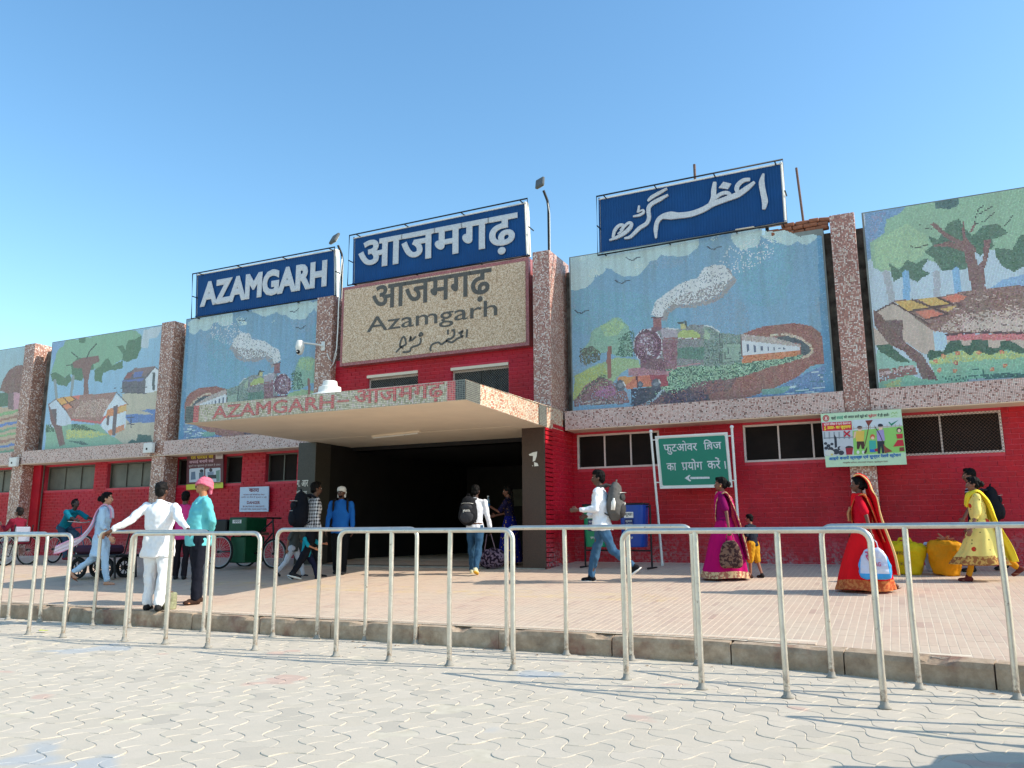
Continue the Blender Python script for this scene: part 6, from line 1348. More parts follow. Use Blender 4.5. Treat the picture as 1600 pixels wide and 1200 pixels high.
# man in white shirt going in, bag on one shoulder
X, Y, H = spot(742, 897, 757); f = Fig(X, Y, 104, H, 'man in white shirt and jeans walking into the entrance, seen from behind', [(14, 6), (-10, 22)], [(14, 14, 70, -6), (2, 12, 16, 8)], lean=3, sk=(70, 46, 38)); f.body().hair().trousers(C_('blue_jeans', (46, 76, 102)), 1.0, .96, amp=.016).top(C_('white_shirt2', (226, 226, 232)), .02, 1.0, .95).shoes(C_('cream_trainer', (216, 206, 170)), 1.08, C_('yellow_sole', (216, 170, 60)))
backpack(f, C_('black_rucksack', (34, 34, 38)), C_('charcoal_trim', (58, 58, 62)), 'black backpack slung on the left shoulder of the man entering', dx=-.09, dz=-.06, size=1.05, logo='yum')
m_ = MB(); m_.ell((0, 0, 0), (.16, .085, .015), 14); f.fin((lambda b: (b.tube([tuple(f.hip+Vector((.155*math.cos(a), .115*math.sin(a), .07))) for a in np.linspace(0, 6.1, 20)], .014, 6), b.mesh('belt', []))[1])(MB()), 'belt', C_('brown_belt', (96, 62, 44)))
# woman in blue dress with a bottle, in the shade of the jamb
Y = 13.95; X = float(onY(797, 880, Y)[0]); H = (topz(X, Y, 760)-.577)/1.01; f = Fig(X, Y, 190, H, 'woman in dark blue patterned dress raising a water bottle beside the right door pillar', [(4, 3), (-4, 3)], [(35, 6, 120, -4), (25, 10, 80, 10)], female=True, sk=(110, 68, 52), z=.577); f.body().hair('braid'); f.top(C_('dark_patterned_dress', (30, 26, 60), 'floral', (120, 90, 60), sc=1.4), .1, .95, .4, collar=False)
dk = C_('royal_blue_dress', (14, 22, 110), 'floral', (160, 130, 70), sc=1.2); h_ = f.hip; f.loft([(0, 0, h_.z+.16, .14, .11, 0), (0, 0, h_.z-.1, .19, .17, .4), (0, 0, h_.z-.45, .23, .22, .8), (0, 0, h_.z-.82, .27, .27, 1)], 'skirt', dk, 9, .05); f.sandals(M['rubber'])
w_ = f.arms[0][2]+f.arms[0][3]*.05; k_ = f.k; wl = f.root.matrix_basis; rz = f.root.rotation_euler.z; loc = f.root.location+(Matrix.Rotation(rz, 3, 'Z') @ (w_*k_)); root = empty('water_bottle', loc, label='clear plastic water bottle with blue label held by the woman in blue', cat='bottle')
t_ = NT('clear_plastic'); t_.b.inputs['Transmission Weight'].default_value = .7; M['bottle'] = t_.out(lin(180, 205, 220), .12)
m_ = MB(); m_.lathe([(0, -.10), (.036, -.10), (.038, -.06), (.034, 0), (.038, .05), (.036, .09), (.016, .14), (.015, .16), (0, .16)], n=16); m_.build('bottle_body', M['bottle'], root); m_ = MB(); m_.lathe([(.0395, -.03), (.0395, .03)], n=16); m_.build('label_band', ink(40, 130, 200), root); m_ = MB(); m_.lathe([(0, .158), (.018, .158), (.018, .178), (0, .178)], n=12); m_.build('cap', M['white_paint'], root)
# backpacker walking left
X, Y, H = spot(943, 909, 733); f = Fig(X, Y, 189, H, 'young man in white shirt and jeans with grey backpack walking left past the bins', [(-22, 30), (16, 3)], [(8, 14, 88, 8), (2, 8, 70, -18)], lean=3, yaw=4, sk=(96, 64, 50), build=1.08); f.body().hair('thick').trousers(C_('light_jeans', (60, 92, 120)), .98, .97, amp=.018).top(C_('white_linen_shirt', (224, 226, 232)), .10, 1.05, .93, amp=.016, flare=.02).shoes(C_('black_trainer', (26, 26, 30)), 1.06, M['white_paint'])
bp = backpack(f, C_('grey_nylon', (92, 90, 88)), C_('dark_grey_nylon', (66, 64, 64)), 'bulky grey backpack with a bottle pocket on the young man walking left', size=1.22, dy=-.22, dz=-.04, tilt=6)
m_ = MB(); m_.lathe([(0, -.08), (.032, -.08), (.034, .04), (.016, .08), (.016, .10), (0, .10)], (-.2, -.02, -.04), 14); m_.build('side_bottle', M['white_paint'], bp)
m_ = MB(); m_.tube([(-.03, -.135, .1), (-.015, -.14, .085), (.03, -.135, .115)], .007, 6); m_.build('emblem', M['white_paint'], bp); m_ = MB(); text(m_, 'Mc', -.05, .05, -.04, .02, -.165, .003, .03); m_.build('emblem', M['white_paint'], bp)
# saree wearers
def saree(f, main, border, blouse, pallu, front, seed, amp=.045, band=.16):
    h = f.hip; z = h.z
    f.top(blouse, -.12, .95, .38, 'blouse', .006, collar=False)
    f.loft([(0, .0, z+.14, .140, .112, 0), (0, 0, z+.02, .170, .145, .2), (0, .01, z-.18, .20, .215, .45), (0, front*.35, z-.48, .21, .285, .7), (0, front*.6, z-.74, .22, .33, 1), (0, front*.75, .035, .235, .36, 1.15)], 'saree_skirt', [main, border], 8, amp, seed=seed, band=band*1)
    u = f.chest
    f.drape([(h+Vector((.17, .03, .05)), (0, .06, .06)), (h+Vector((.08, .13, .14)), (.05, .0, .10)), (u+Vector((-.03, .125, .02)), (.075, 0, .10)), (u+Vector((-.10, .08, .16)), (.065, .02, .05)), (f.sh[0]+Vector((.03, -.01, .075)), (.08, .07, .0)), (u+Vector((-.10, -.13, .10)), (.09, 0, .02))]+pallu, 'pallu', [main, border], edge=True, seed=seed, wave=.010)
X, Y, H = spot(1137, 906, 744); f = Fig(X, Y, 186, H, 'woman in magenta saree with pale gold border walking left carrying a bag', [(16, 4), (-15, 14)], [(-16, 14, -6, 8), (6, 10, 30, 4)], lean=2, female=True, build=1.12, sk=(120, 76, 60)); f.body().hair('bun'); mg, gd = C_('magenta_silk', (176, 14, 96)), C_('gold_border', (214, 184, 140), 'zigzag', (170, 110, 90)); h = f.hip; u = f.chest
saree(f, mg, gd, C_('plum_blouse', (122, 12, 80)), [(h+Vector((-.06, -.20, .15)), (.10, .02, 0)), (h+Vector((-.03, -.27, -.2)), (.10, .04, 0)), (h+Vector((-.03, -.33, -.55)), (.09, .05, 0))], .06, 3); f.sandals(C_('dark_sandal', (90, 56, 44)))
b = MB(); b.ell(f.H_(-.078, -.0, -.035), (.008, .01, .012), 8); f.fin(b.mesh('earring', []), 'earring', C_('gold', (220, 190, 110), rough=.3))
bags = []
def carry_bag(f, arm, mat, label, w, hgt, th, name='shopping_bag', extra=None):
    wq = f.arms[arm][2]+f.arms[arm][3]*.09; rz = f.root.rotation_euler.z; loc = f.root.location+(Matrix.Rotation(rz, 3, 'Z') @ (wq*f.k)); root = empty(name, loc, rz, label=label, cat='bag')
    b = MB(); vs = []; n = 24
    for z, sx, sy in ((-.10, .40, .35), (-.14, .72, .6), (-.22, .95, .9), (-.14-hgt*.55, 1.05, 1.1), (-.12-hgt, .92, 1.0), (-.14-hgt, .7, .7)):
        for k in range(n): a = 2*math.pi*k/n; c, s_ = math.cos(a), math.sin(a); vs.append((th*sx*abs(c)**.6*(1 if c > 0 else -1), w*sy*abs(s_)**.6*(1 if s_ > 0 else -1), z))
    b.add(vs, [(i*n+k, i*n+(k+1) % n, (i+1)*n+(k+1) % n, (i+1)*n+k) for i in range(5) for k in range(n)]+[tuple(range(n)), tuple(range(5*n, 6*n))], 0, True); me = solid(b, .014, 2); crease(me, .012, 9, 9, 4); me.materials.append(mat); o = link('bag_body', me, root)
    for sy in (-1, 1): m_ = MB(); m_.tube([(0, sy*w*.35, -.13), (sy*.012, sy*.045, -.04), (0, 0, .012), (sy*.012, -sy*.045, -.04)], .006, 6); m_.build('strap', mat, root)
    if extra: extra(root, w, hgt, th)
    return root
carry_bag(f, 0, C_('brown_brocade', (122, 92, 78), 'zigzag', (66, 44, 44)), 'brown brocade bag hanging from the hand of the woman in magenta', .15, .36, .06)
# small boy behind her
X, Y, H = spot(1179, 903, 804); f = Fig(X, Y, 160, H, 'small boy in black T-shirt and mustard shorts beside the woman in magenta', [(6, 4), (-8, 8)], [(4, 10, 20, 4), (-4, 10, 14, 4)], sk=(150, 100, 78), build=1.15, yaw=10); f.body().hair('thick').trousers(C_('mustard_shorts', (196, 142, 36)), 1.3, .06, 'shorts').top(C_('black_tshirt', (34, 38, 50)), .04, 1.0, .42).shoes(C_('dark_shoe', (40, 36, 36)), 1.1)
# woman in red saree, veil over the head
X, Y, H = spot(1358, 925, 743); f = Fig(X, Y, 176, H, 'woman in red saree drawn over her head, walking left with a plastic carrier bag', [(17, 4), (-16, 16)], [(-20, 14, -10, 8), (8, 10, 26, 2)], lean=2, female=True, build=1.15, sk=(104, 64, 50), neck=(-4, 0)); f.body().hair('bun'); rd, og = C_('scarlet_silk', (222, 24, 34)), C_('orange_gold_border', (204, 120, 70), 'zigzag', (180, 84, 50)); h = f.hip; u = f.chest; hd = f.hd
saree(f, rd, og, C_('red_blouse', (190, 16, 40)), [(h+Vector((-.05, -.19, .15)), (.12, .02, 0)), (h+Vector((-.03, -.26, -.15)), (.13, .03, 0))], .07, 6, .05, .2); f.sandals(C_('dark_sandal2', (96, 60, 48)))
f.drape([(hd+Vector((0, .045, .135)), (.075, 0, -.01)), (hd+Vector((0, -.04, .145)), (.105, 0, -.02)), (hd+Vector((0, -.13, .06)), (.12, .02, -.02)), (hd+Vector((0, -.155, -.10)), (.14, .06, 0)), (u+Vector((0, -.16, .10)), (.18, .08, 0)), (h+Vector((0, -.20, .10)), (.18, .09, 0)), (h+Vector((0, -.30, -.30)), (.17, .10, 0)), (h+Vector((0, -.36, -.62)), (.14, .09, 0))], 'veil', [rd, C_('cream_gold_edge', (232, 190, 130))], edge=True, wave=.016, seed=4)
f.drape([(u+Vector((-.04, .135, .02)), (.13, -.02, .03)), (u+Vector((-.02, .150, -.08)), (.15, -.04, 0)), (u+Vector((0, .15, -.20)), (.14, -.04, 0))], 'gold_fold', C_('dull_gold_silk', (176, 128, 92)), wave=.02, seed=7)
def bagprint(root, w, hgt, th):
    Mz = Matrix.Translation((-th*1.12, .0, 0)) @ Matrix.Rotation(R(-90), 4, 'Z')
    for w, a, b, c, d in (('रस', -.09, .02, -.27, -.15), ('BAG', -.02, .08, -.33, -.28)): m_ = MB(); text(m_, w, a, b, c, d, 0, .004, .02); m_.v = [tuple(Mz@Vector(v)) for v in m_.v]; m_.build('print', ink(190, 60, 110), root)
t_ = NT('printed_carrier_bag'); o_ = t_.obj(); sp_ = t_.n('SeparateXYZ'); t_.l(o_, sp_.inputs[0]); c_ = t_.mix(t_.ramp(t_.noise(5, 2, .5, o_), [(.45, 0.0), (.5, 1.0)]), lin(214, 214, 226), lin(196, 200, 222)); c_ = t_.mix(t_.math('MAXIMUM', t_.math('LESS_THAN', sp_.outputs[2], -.42), t_.math('GREATER_THAN', t_.math('ADD', t_.math('ABSOLUTE', sp_.outputs[1]), t_.math('MULTIPLY', sp_.outputs[2], .1)), .125)), c_, lin(40, 150, 214)); M['carrier'] = t_.out(c_, .35)
carry_bag(f, 0, M['carrier'], 'white and blue printed plastic carrier bag held by the woman in red', .175, .35, .06, extra=bagprint)
# woman in yellow and the man behind her
X, Y, H = spot(1541, 908, 742); f = Fig(X, Y, 182, H, 'woman in pale yellow floral kurta with a bright yellow scarf walking left', [(20, 4), (-24, 26)], [(6, 10, 24, 4), (2, 10, 24, 4)], lean=3, female=True, build=1.15, sk=(128, 84, 66)); f.body().hair('bun').trousers(C_('mustard_leggings', (188, 128, 30)), .85, .95); yl = C_('pale_yellow_floral', (226, 208, 120), 'floral', (190, 60, 40), sc=.5); f.top(yl, -.02, .95, .6, 'kurta', .010, collar=False); h = f.hip; u = f.chest
f.loft([(0, 0, h.z+.12, .155, .128, 0), (0, 0, h.z-.1, .19, .19, .35), (0, .03, h.z-.38, .21, .26, .9), (0, .05, h.z-.60, .225, .38, 1.2)], 'kurta_skirt', [yl, C_('gold_hem', (196, 160, 90), 'zigzag', (150, 100, 60))], 7, .06, seed=2, band=h.z-.45); f.shoes(C_('maroon_shoe', (96, 44, 40)), .95)
yb = C_('bright_yellow_chiffon', (240, 214, 60)); f.drape([(u+Vector((.02, .14, -.02)), (.08, 0, .02)), (f.nb+Vector((.0, .09, -.03)), (.12, .0, .03)), (f.nb+Vector((0, -.02, .025)), (.14, .02, 0)), (u+Vector((0, -.14, .06)), (.14, .03, 0)), (h+Vector((-.02, -.20, .05)), (.13, .06, 0)), (h+Vector((-.02, -.30, -.28)), (.12, .09, 0)), (h+Vector((-.02, -.36, -.55)), (.10, .10, 0))], 'dupatta', yb, wave=.022, seed=9)
X, Y, H = spot(1536, 893, 731); f = Fig(X, Y, 184, H, 'tall man in dark striped polo and dark trousers half hidden behind the woman in yellow', [(14, 4), (-16, 14)], [(14, 10, 30, 4), (-10, 10, 6, 4)], sk=(120, 78, 62)); f.body().hair().trousers(C_('dark_navy_trousers', (34, 36, 50))).top(C_('striped_polo', (34, 34, 44), 'stripe', (206, 206, 210)), .10, 1.04, .45).shoes(M['rubber'])
backpack(f, C_('black_backpack_cloth', (28, 30, 36)), C_('black_backpack_trim', (40, 42, 48)), 'black backpack on the man behind the woman in yellow', size=1.1, dy=-.26, dz=-.16)

# ------------------------------------------------------------------ wheels, carts and cycles on the left
def wheel(parent, c, r, ax='y', spokes=24, tyre=.022, name='wheel', moulded=False, rot=0):
    m_ = MB(); n = 36; Mx = Matrix.Translation(c) @ Matrix.Rotation(rot, 4, 'Z'); vs = [Mx@Vector(((r-tyre)*math.cos(2*math.pi*k/n), 0, (r-tyre)*math.sin(2*math.pi*k/n))) for k in range(n)]
    m_.tube(vs, tyre, 8, closed=True); w = m_.build(name, M['rubber'], parent); m_ = MB(); m_.tube([Mx@Vector(((r-2.2*tyre)*math.cos(2*math.pi*k/n), 0, (r-2.2*tyre)*math.sin(2*math.pi*k/n))) for k in range(n)], tyre*.45, 6, closed=True)
    m_.build('rim', M['alu'] if not moulded else M['rubber'], w); m_ = MB(); m_.tube([Mx@Vector((0, -.05, 0)), Mx@Vector((0, .05, 0))], .025 if not moulded else .045, 10); m_.build('hub', M['black_metal'], w)
    m_ = MB()
    for k in range(spokes):
        a = 2*math.pi*k/spokes; m_.tube([Mx@Vector((.02*math.cos(a+.9), .02*(-1)**k, .02*math.sin(a+.9))), Mx@Vector(((r-2*tyre)*math.cos(a), 0, (r-2*tyre)*math.sin(a)))], .0022 if not moulded else .011, 5, cap=False)
    m_.build('spokes', M['alu'] if not moulded else M['rubber'], w, kind='stuff'); return w
def cycle(px, pyb, label, rw=.33, flip=1, colour=(40, 60, 90)):
    X, Y = foot_at(px, pyb); root = empty('bicycle', (X, Y, pz(Y)), label=label, cat='bicycle'); fr = plain('cycle_enamel', lin(*colour), .35, .3)
    wheel(root, (0, 0, rw), rw); wheel(root, (flip*1.08, 0, rw), rw)
    bb = (flip*.46, 0, .28); st = (flip*.30, 0, .80); hd_ = (flip*.90, 0, .88); hl = (flip*.93, 0, .72)
    m_ = MB()
    for a, b in ((bb, st), (bb, hl), (st, (flip*.91, 0, .84)), (bb, (0, .03, rw)), (st, (0, .03, rw))): m_.tube([a, b], .016, 8)
    m_.build('frame', fr, root); m_ = MB(); m_.tube([hd_, hl, (flip*1.08, 0, rw)], .014, 8); m_.build('fork', fr, root); m_ = MB(); m_.tube([(flip*.78, -.26, .98), (flip*.9, -.24, .97), (flip*.93, 0, .95), (flip*.9, .24, .97), (flip*.78, .26, .98)], .011, 8); m_.build('handlebar', M['alu'], root)
    m_ = MB(); m_.ell((flip*.27, 0, .86), (.13, .08, .035)); m_.build('saddle', M['rubber'], root); m_ = MB(); m_.tube([(flip*.27, 0, .84), st], .012); m_.build('seat_post', M['alu'], root)
    m_ = MB(); n = 14; pts = [((rw+.02)*math.cos(a), 0, rw+(rw+.02)*math.sin(a)) for a in np.linspace(R(20), R(190), n)]; m_.tube([(p[0]*flip, 0, p[2]) for p in pts], .012, 6); m_.build('mudguard', fr, root)
    return root, X, Y
# three wheeled chair with resting man at the far left
X, Y = foot_at(24, 884); root = empty('wheelchair', (X, Y, pz(Y)), R(8), label='wheelchair tricycle with a big spoked wheel at the far left edge', cat='wheelchair')
wheel(root, (0, -.30, .36), .36, spokes=28); wheel(root, (0, .30, .36), .36, spokes=28); wheel(root, (-.85, 0, .22), .22, spokes=18)
m_ = MB()
for sy in (-.24, .24): m_.tube([(.15, sy, .95), (.10, sy, .50), (-.42, sy, .50), (-.50, sy, .2), (-.85, 0, .24)], .014, 8)
m_.build('frame', M['black_metal'], root); m_ = MB(); m_.bbox(-.38, .10, -.23, .23, .50, .56, .02); m_.build('seat', C_('maroon_seat_cloth', (96, 26, 44)), root, fix=True); m_ = MB(); m_.bbox(.08, .14, -.20, .20, .55, .90, .02); m_.build('backrest', C_('white_seat_cloth', (150, 156, 172)), root, fix=True)
f = Fig(X-.08, Y, 188, 1.58, 'seated man in maroon resting his hand on his face at the far left edge', [(88, 86), (84, 80)], [(30, 8, 125, -10), (24, 8, 70, -4)], lean=-2, neck=(-14, 0), seat=.64, sk=(96, 62, 50)); f.body().hair('short', M['hair_grey']).trousers(C_('grey_trousers', (120, 124, 136))).top(C_('maroon_kurta', (110, 26, 46)), .05, 1.0, .9).shoes(M['rubber'])
_, X, Y = cycle(82, 880, 'dark bicycle standing against the red wall left of the woman in blue', .33, 1)
f = Fig(X+.27, Y, 0, 1.60, 'man in teal shirt bent forward over his bicycle by the wall', [(66, 64), (40, 40)], [(62, 10, 78, 4), (60, 10, 76, 4)], lean=38, neck=(-30, 0), seat=.90, sk=(60, 42, 38)); f.body().hair().trousers(C_('slate_trousers', (50, 72, 92))).top(C_('teal_shirt', (18, 108, 128)), .05, 1.0, .5).shoes(C_('red_shoe', (120, 40, 50)))
# low hand cart with two moulded wheels
X, Y = foot_at(157, 904); root = empty('hand_cart', (X, Y, pz(Y)), R(6), label='low black hand cart with moulded wheels behind the woman in pale blue', cat='cart')
for sx in (-.33, .33):
    for sy in (-.22, .22): wheel(root, (sx, sy, .2), .2, spokes=8, tyre=.03, moulded=True)
m_ = MB(); m_.bbox(-.62, .62, -.3, .3, .40, .45, .01); m_.build('deck', M['black_metal'], root, fix=True); m_ = MB(); m_.bbox(-.45, .30, -.26, .26, .452, .62, .05); m_.build('sacking', C_('dark_sacking', (70, 44, 60)), root, fix=True)
m_ = MB()
for sy in (-.25, .25):
    l_ = MB(); l_.tube([(.55, sy, .42), (.60, sy, .02)], .02, 8); l_.build('leg', M['black_metal'], root); m_.tube([(.6, sy, .42), (.78, sy, .48), (.86, sy, .85)], .014, 8)
m_.tube([(.86, -.25, .85), (.86, .25, .85)], .014, 8); m_.build('push_bar', M['black_metal'], root)
# cycle rickshaw cart with a green bin body
X, Y = foot_at(362, 888); root = empty('cargo_tricycle', (X, Y, pz(Y)), R(3), label='cycle cart with big spoked wheels and green bin boxes below the danger board', cat='cargo tricycle')
for sy in (-.38, .38): wheel(root, (0, sy, .34), .34, spokes=30)
wheel(root, (1.05, 0, .30), .30, spokes=24)
gm = plain('green_painted_steel', lin(0, 72, 46), .5, .1, .2)
m_ = MB(); m_.bbox(-.42, .62, -.36, .36, .66, .72, .01); m_.build('tray', M['rust'], root, fix=True)
for i, x in enumerate((-.38, .12)):
    m_ = MB(); m_.bbox(x+.02, x+.46, -.32, .32, .725, 1.02-.04*(1-i), .02); bx = m_.build('bin_box', gm if i else M['black_metal'], root, fix=True)
    if i: m_ = MB(); m_.box(x+.12, x+.34, -.325, -.32, .90, .97); m_.build('label_plate', M['white_paint'], bx); m_ = MB(); text(m_, 'नगर', x+.15, x+.31, .91, .96, -.3255, .002); m_.build('lettering', ink(40, 50, 60), bx)
m_ = MB(); m_.bbox(.18, .56, -.30, .30, .12, .64, .02); m_.build('lower_box', gm, root, fix=True)
m_ = MB()
for a, b in (((.0, 0, .66), (0, 0, .34)), ((0, -.38, .34), (0, .38, .34)), ((.6, 0, .66), (.98, 0, .95)), ((.98, 0, .95), (1.05, 0, .3)), ((.6, 0, .3), (.98, 0, .7)), ((.0, 0, .34), (.6, 0, .3)), ((.98, -.25, 1.0), (.98, .25, 1.0)), ((.98, 0, 1.0), (.98, 0, .9))): m_.tube([a, b], .018, 8)
m_.build('frame', M['black_metal'], root)

# ------------------------------------------------------------------ bins, sacks, bag, oddments
pL, pR = onP(915, 886), onP(1019, 889); root = empty('litter_bin_stand', tuple((pL+pR)/2), math.atan2(pR[1]-pL[1], pR[0]-pL[0]), label='black metal stand holding a green bin and a blue bin against the red wall', cat='bin stand'); hw_ = float(np.linalg.norm((pR-pL)[:2]))/2
m_ = MB()
for sx in (-1, 1): m_.tube([(sx*hw_, 0, 0), (sx*hw_, 0, 1.08)], .018, 8); m_.tube([(sx*hw_, -.2, .012), (sx*hw_, .2, .012)], .016, 8)
for z in (.30, 1.05): m_.tube([(-hw_, 0, z), (hw_, 0, z)], .014, 8)
m_.build('stand_frame', M['black_metal'], root)
def bin_(cx, colour, label, lab):
    b = MB(); m = plain('bin_plastic', lin(*colour), .38, 0, .08, 4, .02); w, d, h = .225, .17, .72; vs = []; n = 20; base = Vector(root.location); r = empty('litter_bin', base+Matrix.Rotation(root.rotation_euler.z, 3, 'Z')@Vector((cx, -.02, .36)), root.rotation_euler.z, label=label, cat='litter bin')
    for z, sc in ((0, .82), (.02, .86), (h*.9, 1.0), (h, 1.0)):
        for k in range(n): a = 2*math.pi*k/n; c, s_ = math.cos(a), math.sin(a); vs.append((w*sc*abs(c)**.35*(1 if c > 0 else -1), d*sc*abs(s_)**.35*(1 if s_ > 0 else -1), z))
    b.add(vs, [(i*n+k, i*n+(k+1) % n, (i+1)*n+(k+1) % n, (i+1)*n+k) for i in range(3) for k in range(n)]+[tuple(range(n-1, -1, -1))], 0, True); b.build('bin_body', m, r)
    m_ = MB(); m_.bbox(-w*1.03, w*1.03, -d*1.05, d*1.05, h, h+.035, .015); m_.build('lid_rim', M['black_metal'], r, fix=True)
    m_ = MB(); m_.box(-.11, .06, -d-.012, -d-.006, .50, .60); m_.box(-.10, .05, -d-.014, -d-.008, .28, .48, 1); pn_ = m_.build('sticker', [M['white_paint'], ink(24, 34, 90)], r)
    m_ = MB(); text(m_, lab, -.10, .05, .52, .58, -d-.0125, .002, .01); m_.build('lettering', ink(30, 40, 60), pn_); m_ = MB()
    for k in range(3): text(m_, 'कूड़ादान', -.085, .035, .30+.06*k, .335+.06*k, -d-.0145, .002, .0)
    text(m_, 'सूखा कूड़ा', -.06, .04, .14, .18, -d*.93-.012, .006, .01); m_.build('lettering', M['white_paint'], pn_); return r
bin_(-hw_+.27, (0, 130, 92), 'green plastic litter bin on the stand, partly behind the backpacker', 'गीला'); bin_(hw_-.29, (12, 62, 150), 'blue plastic litter bin with stickers on the stand', 'सूखा')
def sack(px, py, wpx, ytop, colour, label, writing=None, knot=True, lean=0):
    X, Y = foot_at(px, py); H = topz(X, Y, ytop)-pz(Y); r = wpx/2*math.hypot(X, Y)/FOC; b = MB(); root = empty('sack', (X, Y, pz(Y)), R(-20), label=label, cat='sack'); root.rotation_euler.y = R(lean)
    vs = []; n = 24
    for z, s_ in ((0, .60), (.03, .70), (.35, .90), (.7, 1.04), (.85, 1.0), (.93, .8), (.97, .3)):
        for k in range(n): a = 2*math.pi*k/n; c, q = math.cos(a), math.sin(a); vs.append((r*s_*abs(c)**.8*(1 if c > 0 else -1), r*.75*s_*abs(q)**.8*(1 if q > 0 else -1), H*.88*z))
    b.add(vs, [(i*n+k, i*n+(k+1) % n, (i+1)*n+(k+1) % n, (i+1)*n+k) for i in range(6) for k in range(n)]+[tuple(range(n-1, -1, -1)), tuple(range(6*n, 7*n))], 0, True); me = solid(b, .013, 2); crease(me, .016, 9, 6, px); m = cloth('woven_sack', colour, rough=.5); me.materials.append(m); link('sack_body', me, root)
    m_ = MB()
    if knot: 
        for a in range(5): m_.cap((0, 0, H*.84), (.12*math.cos(a*1.3), .08*math.sin(a*1.3), H*.9+.03*(a % 3)), .035, .012, 8)
        me = solid(m_, .011, 1); me.materials.append(cloth('sack_tie', (176, 110, 84))); link('tied_neck', me, root)
    else: m_.tube([(-.11, 0, H*.84), (-.09, 0, H*.93), (.06, 0, H*.93), (.08, 0, H*.84)], .022, 8); m_.build('handle', m, root)
    if writing:
        for i, w in enumerate(writing): m_ = MB(); text(m_, w, -.12, .10, H*.52-.15*i, H*.60-.15*i, -r*.81, .01, .01); m_.build('print', ink(110, 84, 20), root)
    return root
sack(1418, 897, 50, 838, (206, 178, 24), 'yellow jug-shaped sack with faint print, left of the orange sack', ['आटा', '25 KG'], False, 2)
sack(1479, 899, 45, 834, (206, 138, 22), 'orange-yellow sack with a tied neck against the red wall', None, True, 3)
sack(1459, 893, 22, 846, (196, 202, 218), 'small white bag tucked between the yellow and orange sacks', None, False)
X, Y = foot_at(768, 889); root = empty('travel_bag', (X, Y, pz(Y)), R(-5), label='bulging dark floral travel bag on the floor beside the door pillar', cat='bag'); b = MB(); b.ell((0, 0, .19), (.24, .15, .19), 16); b.ell((-.1, 0, .17), (.16, .14, .17), 14); b.ell((.12, 0, .2), (.15, .14, .17), 14); me = solid(b, .015, 2); crease(me, .02, 8, 8, 3); me.materials.append(C_('dark_floral_cloth', (40, 28, 44), 'zigzag', (120, 100, 116), sc=.8)); link('bag_body', me, root)
m_ = MB(); m_.tube([(-.12, -.05, .32), (-.05, -.08, .62), (.04, -.08, .62), (.12, -.05, .32)], .009, 6); m_.build('handle', C_('bag_strap', (120, 100, 110)), root)
X, Y = foot_at(265, 952); root = empty('concrete_block', (X, Y, pz(Y)), label='mossy cylindrical concrete block by the foot of the man in white', cat='concrete block'); m_ = MB(); m_.lathe([(0, 0), (.075, 0), (.085, .02), (.085, .09), (.078, .10), (.085, .11), (.083, .2), (.07, .22), (0, .22)], n=18); me = m_.mesh('block', [plain('mossy_cement', lin(140, 140, 110), .95, 0, .4, 20, .6)]); o = link('block', me, root); m_ = MB(); m_.lathe([(0, .221), (.03, .221), (.03, .235), (0, .235)], n=12); m_.build('cap_stub', M['rust'], root)
P = onZ(67, 987, .01); root = empty('litter', tuple(P), label='crumpled yellow-green wrapper lying on the pavers at the left', cat='litter'); m_ = MB(); vs = [(-.07+.028*i, .03*(j-1)+.01*math.sin(i*2.1), .008+.012*abs(math.sin(i*1.7+j*2.3))) for j in range(3) for i in range(6)]; m_.add(vs, [(j*6+i, j*6+i+1, (j+1)*6+i+1, (j+1)*6+i) for j in range(2) for i in range(5)]); m_.build('wrapper', ink(196, 206, 60), root)
t_ = NT('dry_leaf'); M['leaf'] = t_.out(lin(150, 110, 70), .8); kk = 0
lf = MB(); lf.add([(-.025, 0, 0), (0, -.01, .006), (.028, 0, .002), (0, .011, .007)], [(0, 1, 2), (0, 2, 3)]); lfm = lf.mesh('leaf', M['leaf']); lv = MB()
for i in range(60):
    X = rnd.uniform(-13, 2); Y = Yc(X)-abs(rnd.gauss(0, .25))-.03; a = rnd.uniform(0, 6.3); s_ = rnd.uniform(.4, 1.1); lv.add([(X+s_*(math.cos(a)*x-math.sin(a)*y), Y+s_*(math.sin(a)*x+math.cos(a)*y), .004+z*s_) for x, y, z in lf.v], lf.f)
lv.build('leaf_litter', M['leaf'], None, kind='stuff', label='small dry leaves gathered along the foot of the kerb', cat='leaves')

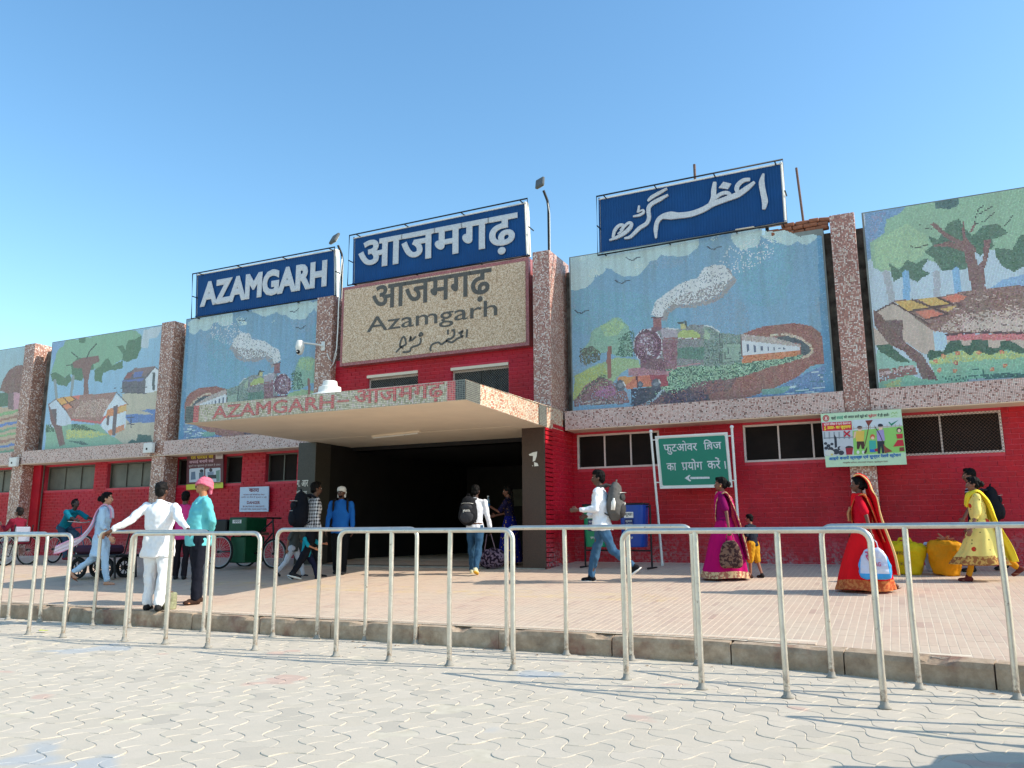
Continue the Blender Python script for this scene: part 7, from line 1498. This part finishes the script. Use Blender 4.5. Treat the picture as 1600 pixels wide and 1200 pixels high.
# car parked just outside the right edge (its shadow and door mirror come into view)
M['car_paint'] = plain('silver_car_paint', lin(196, 198, 200), .3, .15, .03, 2, 0); M['car_glass'] = plain('car_glass', lin(20, 26, 32), .08, 0, .02, 2, 0, .4, .6)
root = empty('parked_car', (1.95, 3.75, 0), R(-6), label='silver car parked just beyond the right edge, its shadow falling on the pavers', cat='car')
sec = [(-1.75, .72, .30, .62, .62), (-1.55, .80, .22, .80, .80), (-.9, .82, .20, .92, .92), (-.55, .82, .20, .94, 1.0), (-.1, .82, .20, .95, 1.40), (.5, .82, .20, .96, 1.47), (1.15, .82, .20, .97, 1.43), (1.6, .80, .22, .95, 1.05), (1.78, .74, .34, .80, .82)]
m_ = MB(); g_ = MB(); n = 16; vs = []; gv = []
for y, hw_, z0, zb, zr in sec:
    pr = [(-hw_, z0), (-hw_-.02, (z0+zb)/2), (-hw_+.02, zb), (hw_-.02, zb), (hw_+.02, (z0+zb)/2), (hw_, z0)]; vs += [(x, y, z) for x, z in pr]
    gv += [(-hw_+.05, y, zb-.02), (-hw_+.22, y, max(zr-.06, zb-.01)), (-hw_+.32, y, zr), (hw_-.32, y, zr), (hw_-.22, y, max(zr-.06, zb-.01)), (hw_-.05, y, zb-.02)]
def skinf(k, N): return [(i*k+j, i*k+(j+1) % k, (i+1)*k+(j+1) % k, (i+1)*k+j) for i in range(N-1) for j in range(k)]+[tuple(range(k-1, -1, -1)), tuple(range((N-1)*k, N*k))]
m_.add(vs, skinf(6, len(sec)), 0, True); m_.build('body_shell', M['car_paint'], root, fix=True); g_.add(gv, skinf(6, len(sec)), 0, True); g_.build('cabin_glass', M['car_glass'], root, fix=True)
m_ = MB(); m_.bbox(-.56, .56, -.05, 1.2, 1.455, 1.49, .02); m_.build('roof_panel', M['car_paint'], root, fix=True)
for sx in (-.76, .76):
    for y in (-1.15, 1.15): wheel(root, (sx, y, .30), .30, spokes=8, tyre=.07, moulded=True, rot=R(90))
for sx in (-.6, .6): m_ = MB(); m_.bbox(sx-.12, sx+.12, 1.70, 1.80, .62, .78, .02); m_.build('tail_light', plain('red_lens', lin(150, 10, 20), .2), root, fix=True)
for y in (-.5, .45, 1.3):
    for sx in (-1, 1):
        zz = 1.40 if y > 0 else 1.0; m_ = MB(); m_.tube([(sx*.785, y, .93), (sx*.62, y+(.30 if y < 0 else 0), 1.40), (sx*.52, y+(.42 if y < 0 else 0), 1.47)], .03, 6); m_.build('window_pillar', M['car_paint'], root)
for sx in (-1, 1):
    m_ = MB(); m_.bbox(sx*.92-.09, sx*.92+.09, -.50, -.38, .92, 1.04, .03); m_.build('door_mirror', M['car_paint'], root, fix=True)
    for y in (.1, .95): m_ = MB(); m_.bbox(sx*.845-.012, sx*.845+.012, y, y+.14, .78, .81, .006); m_.build('door_handle', M['alu'], root, fix=True)
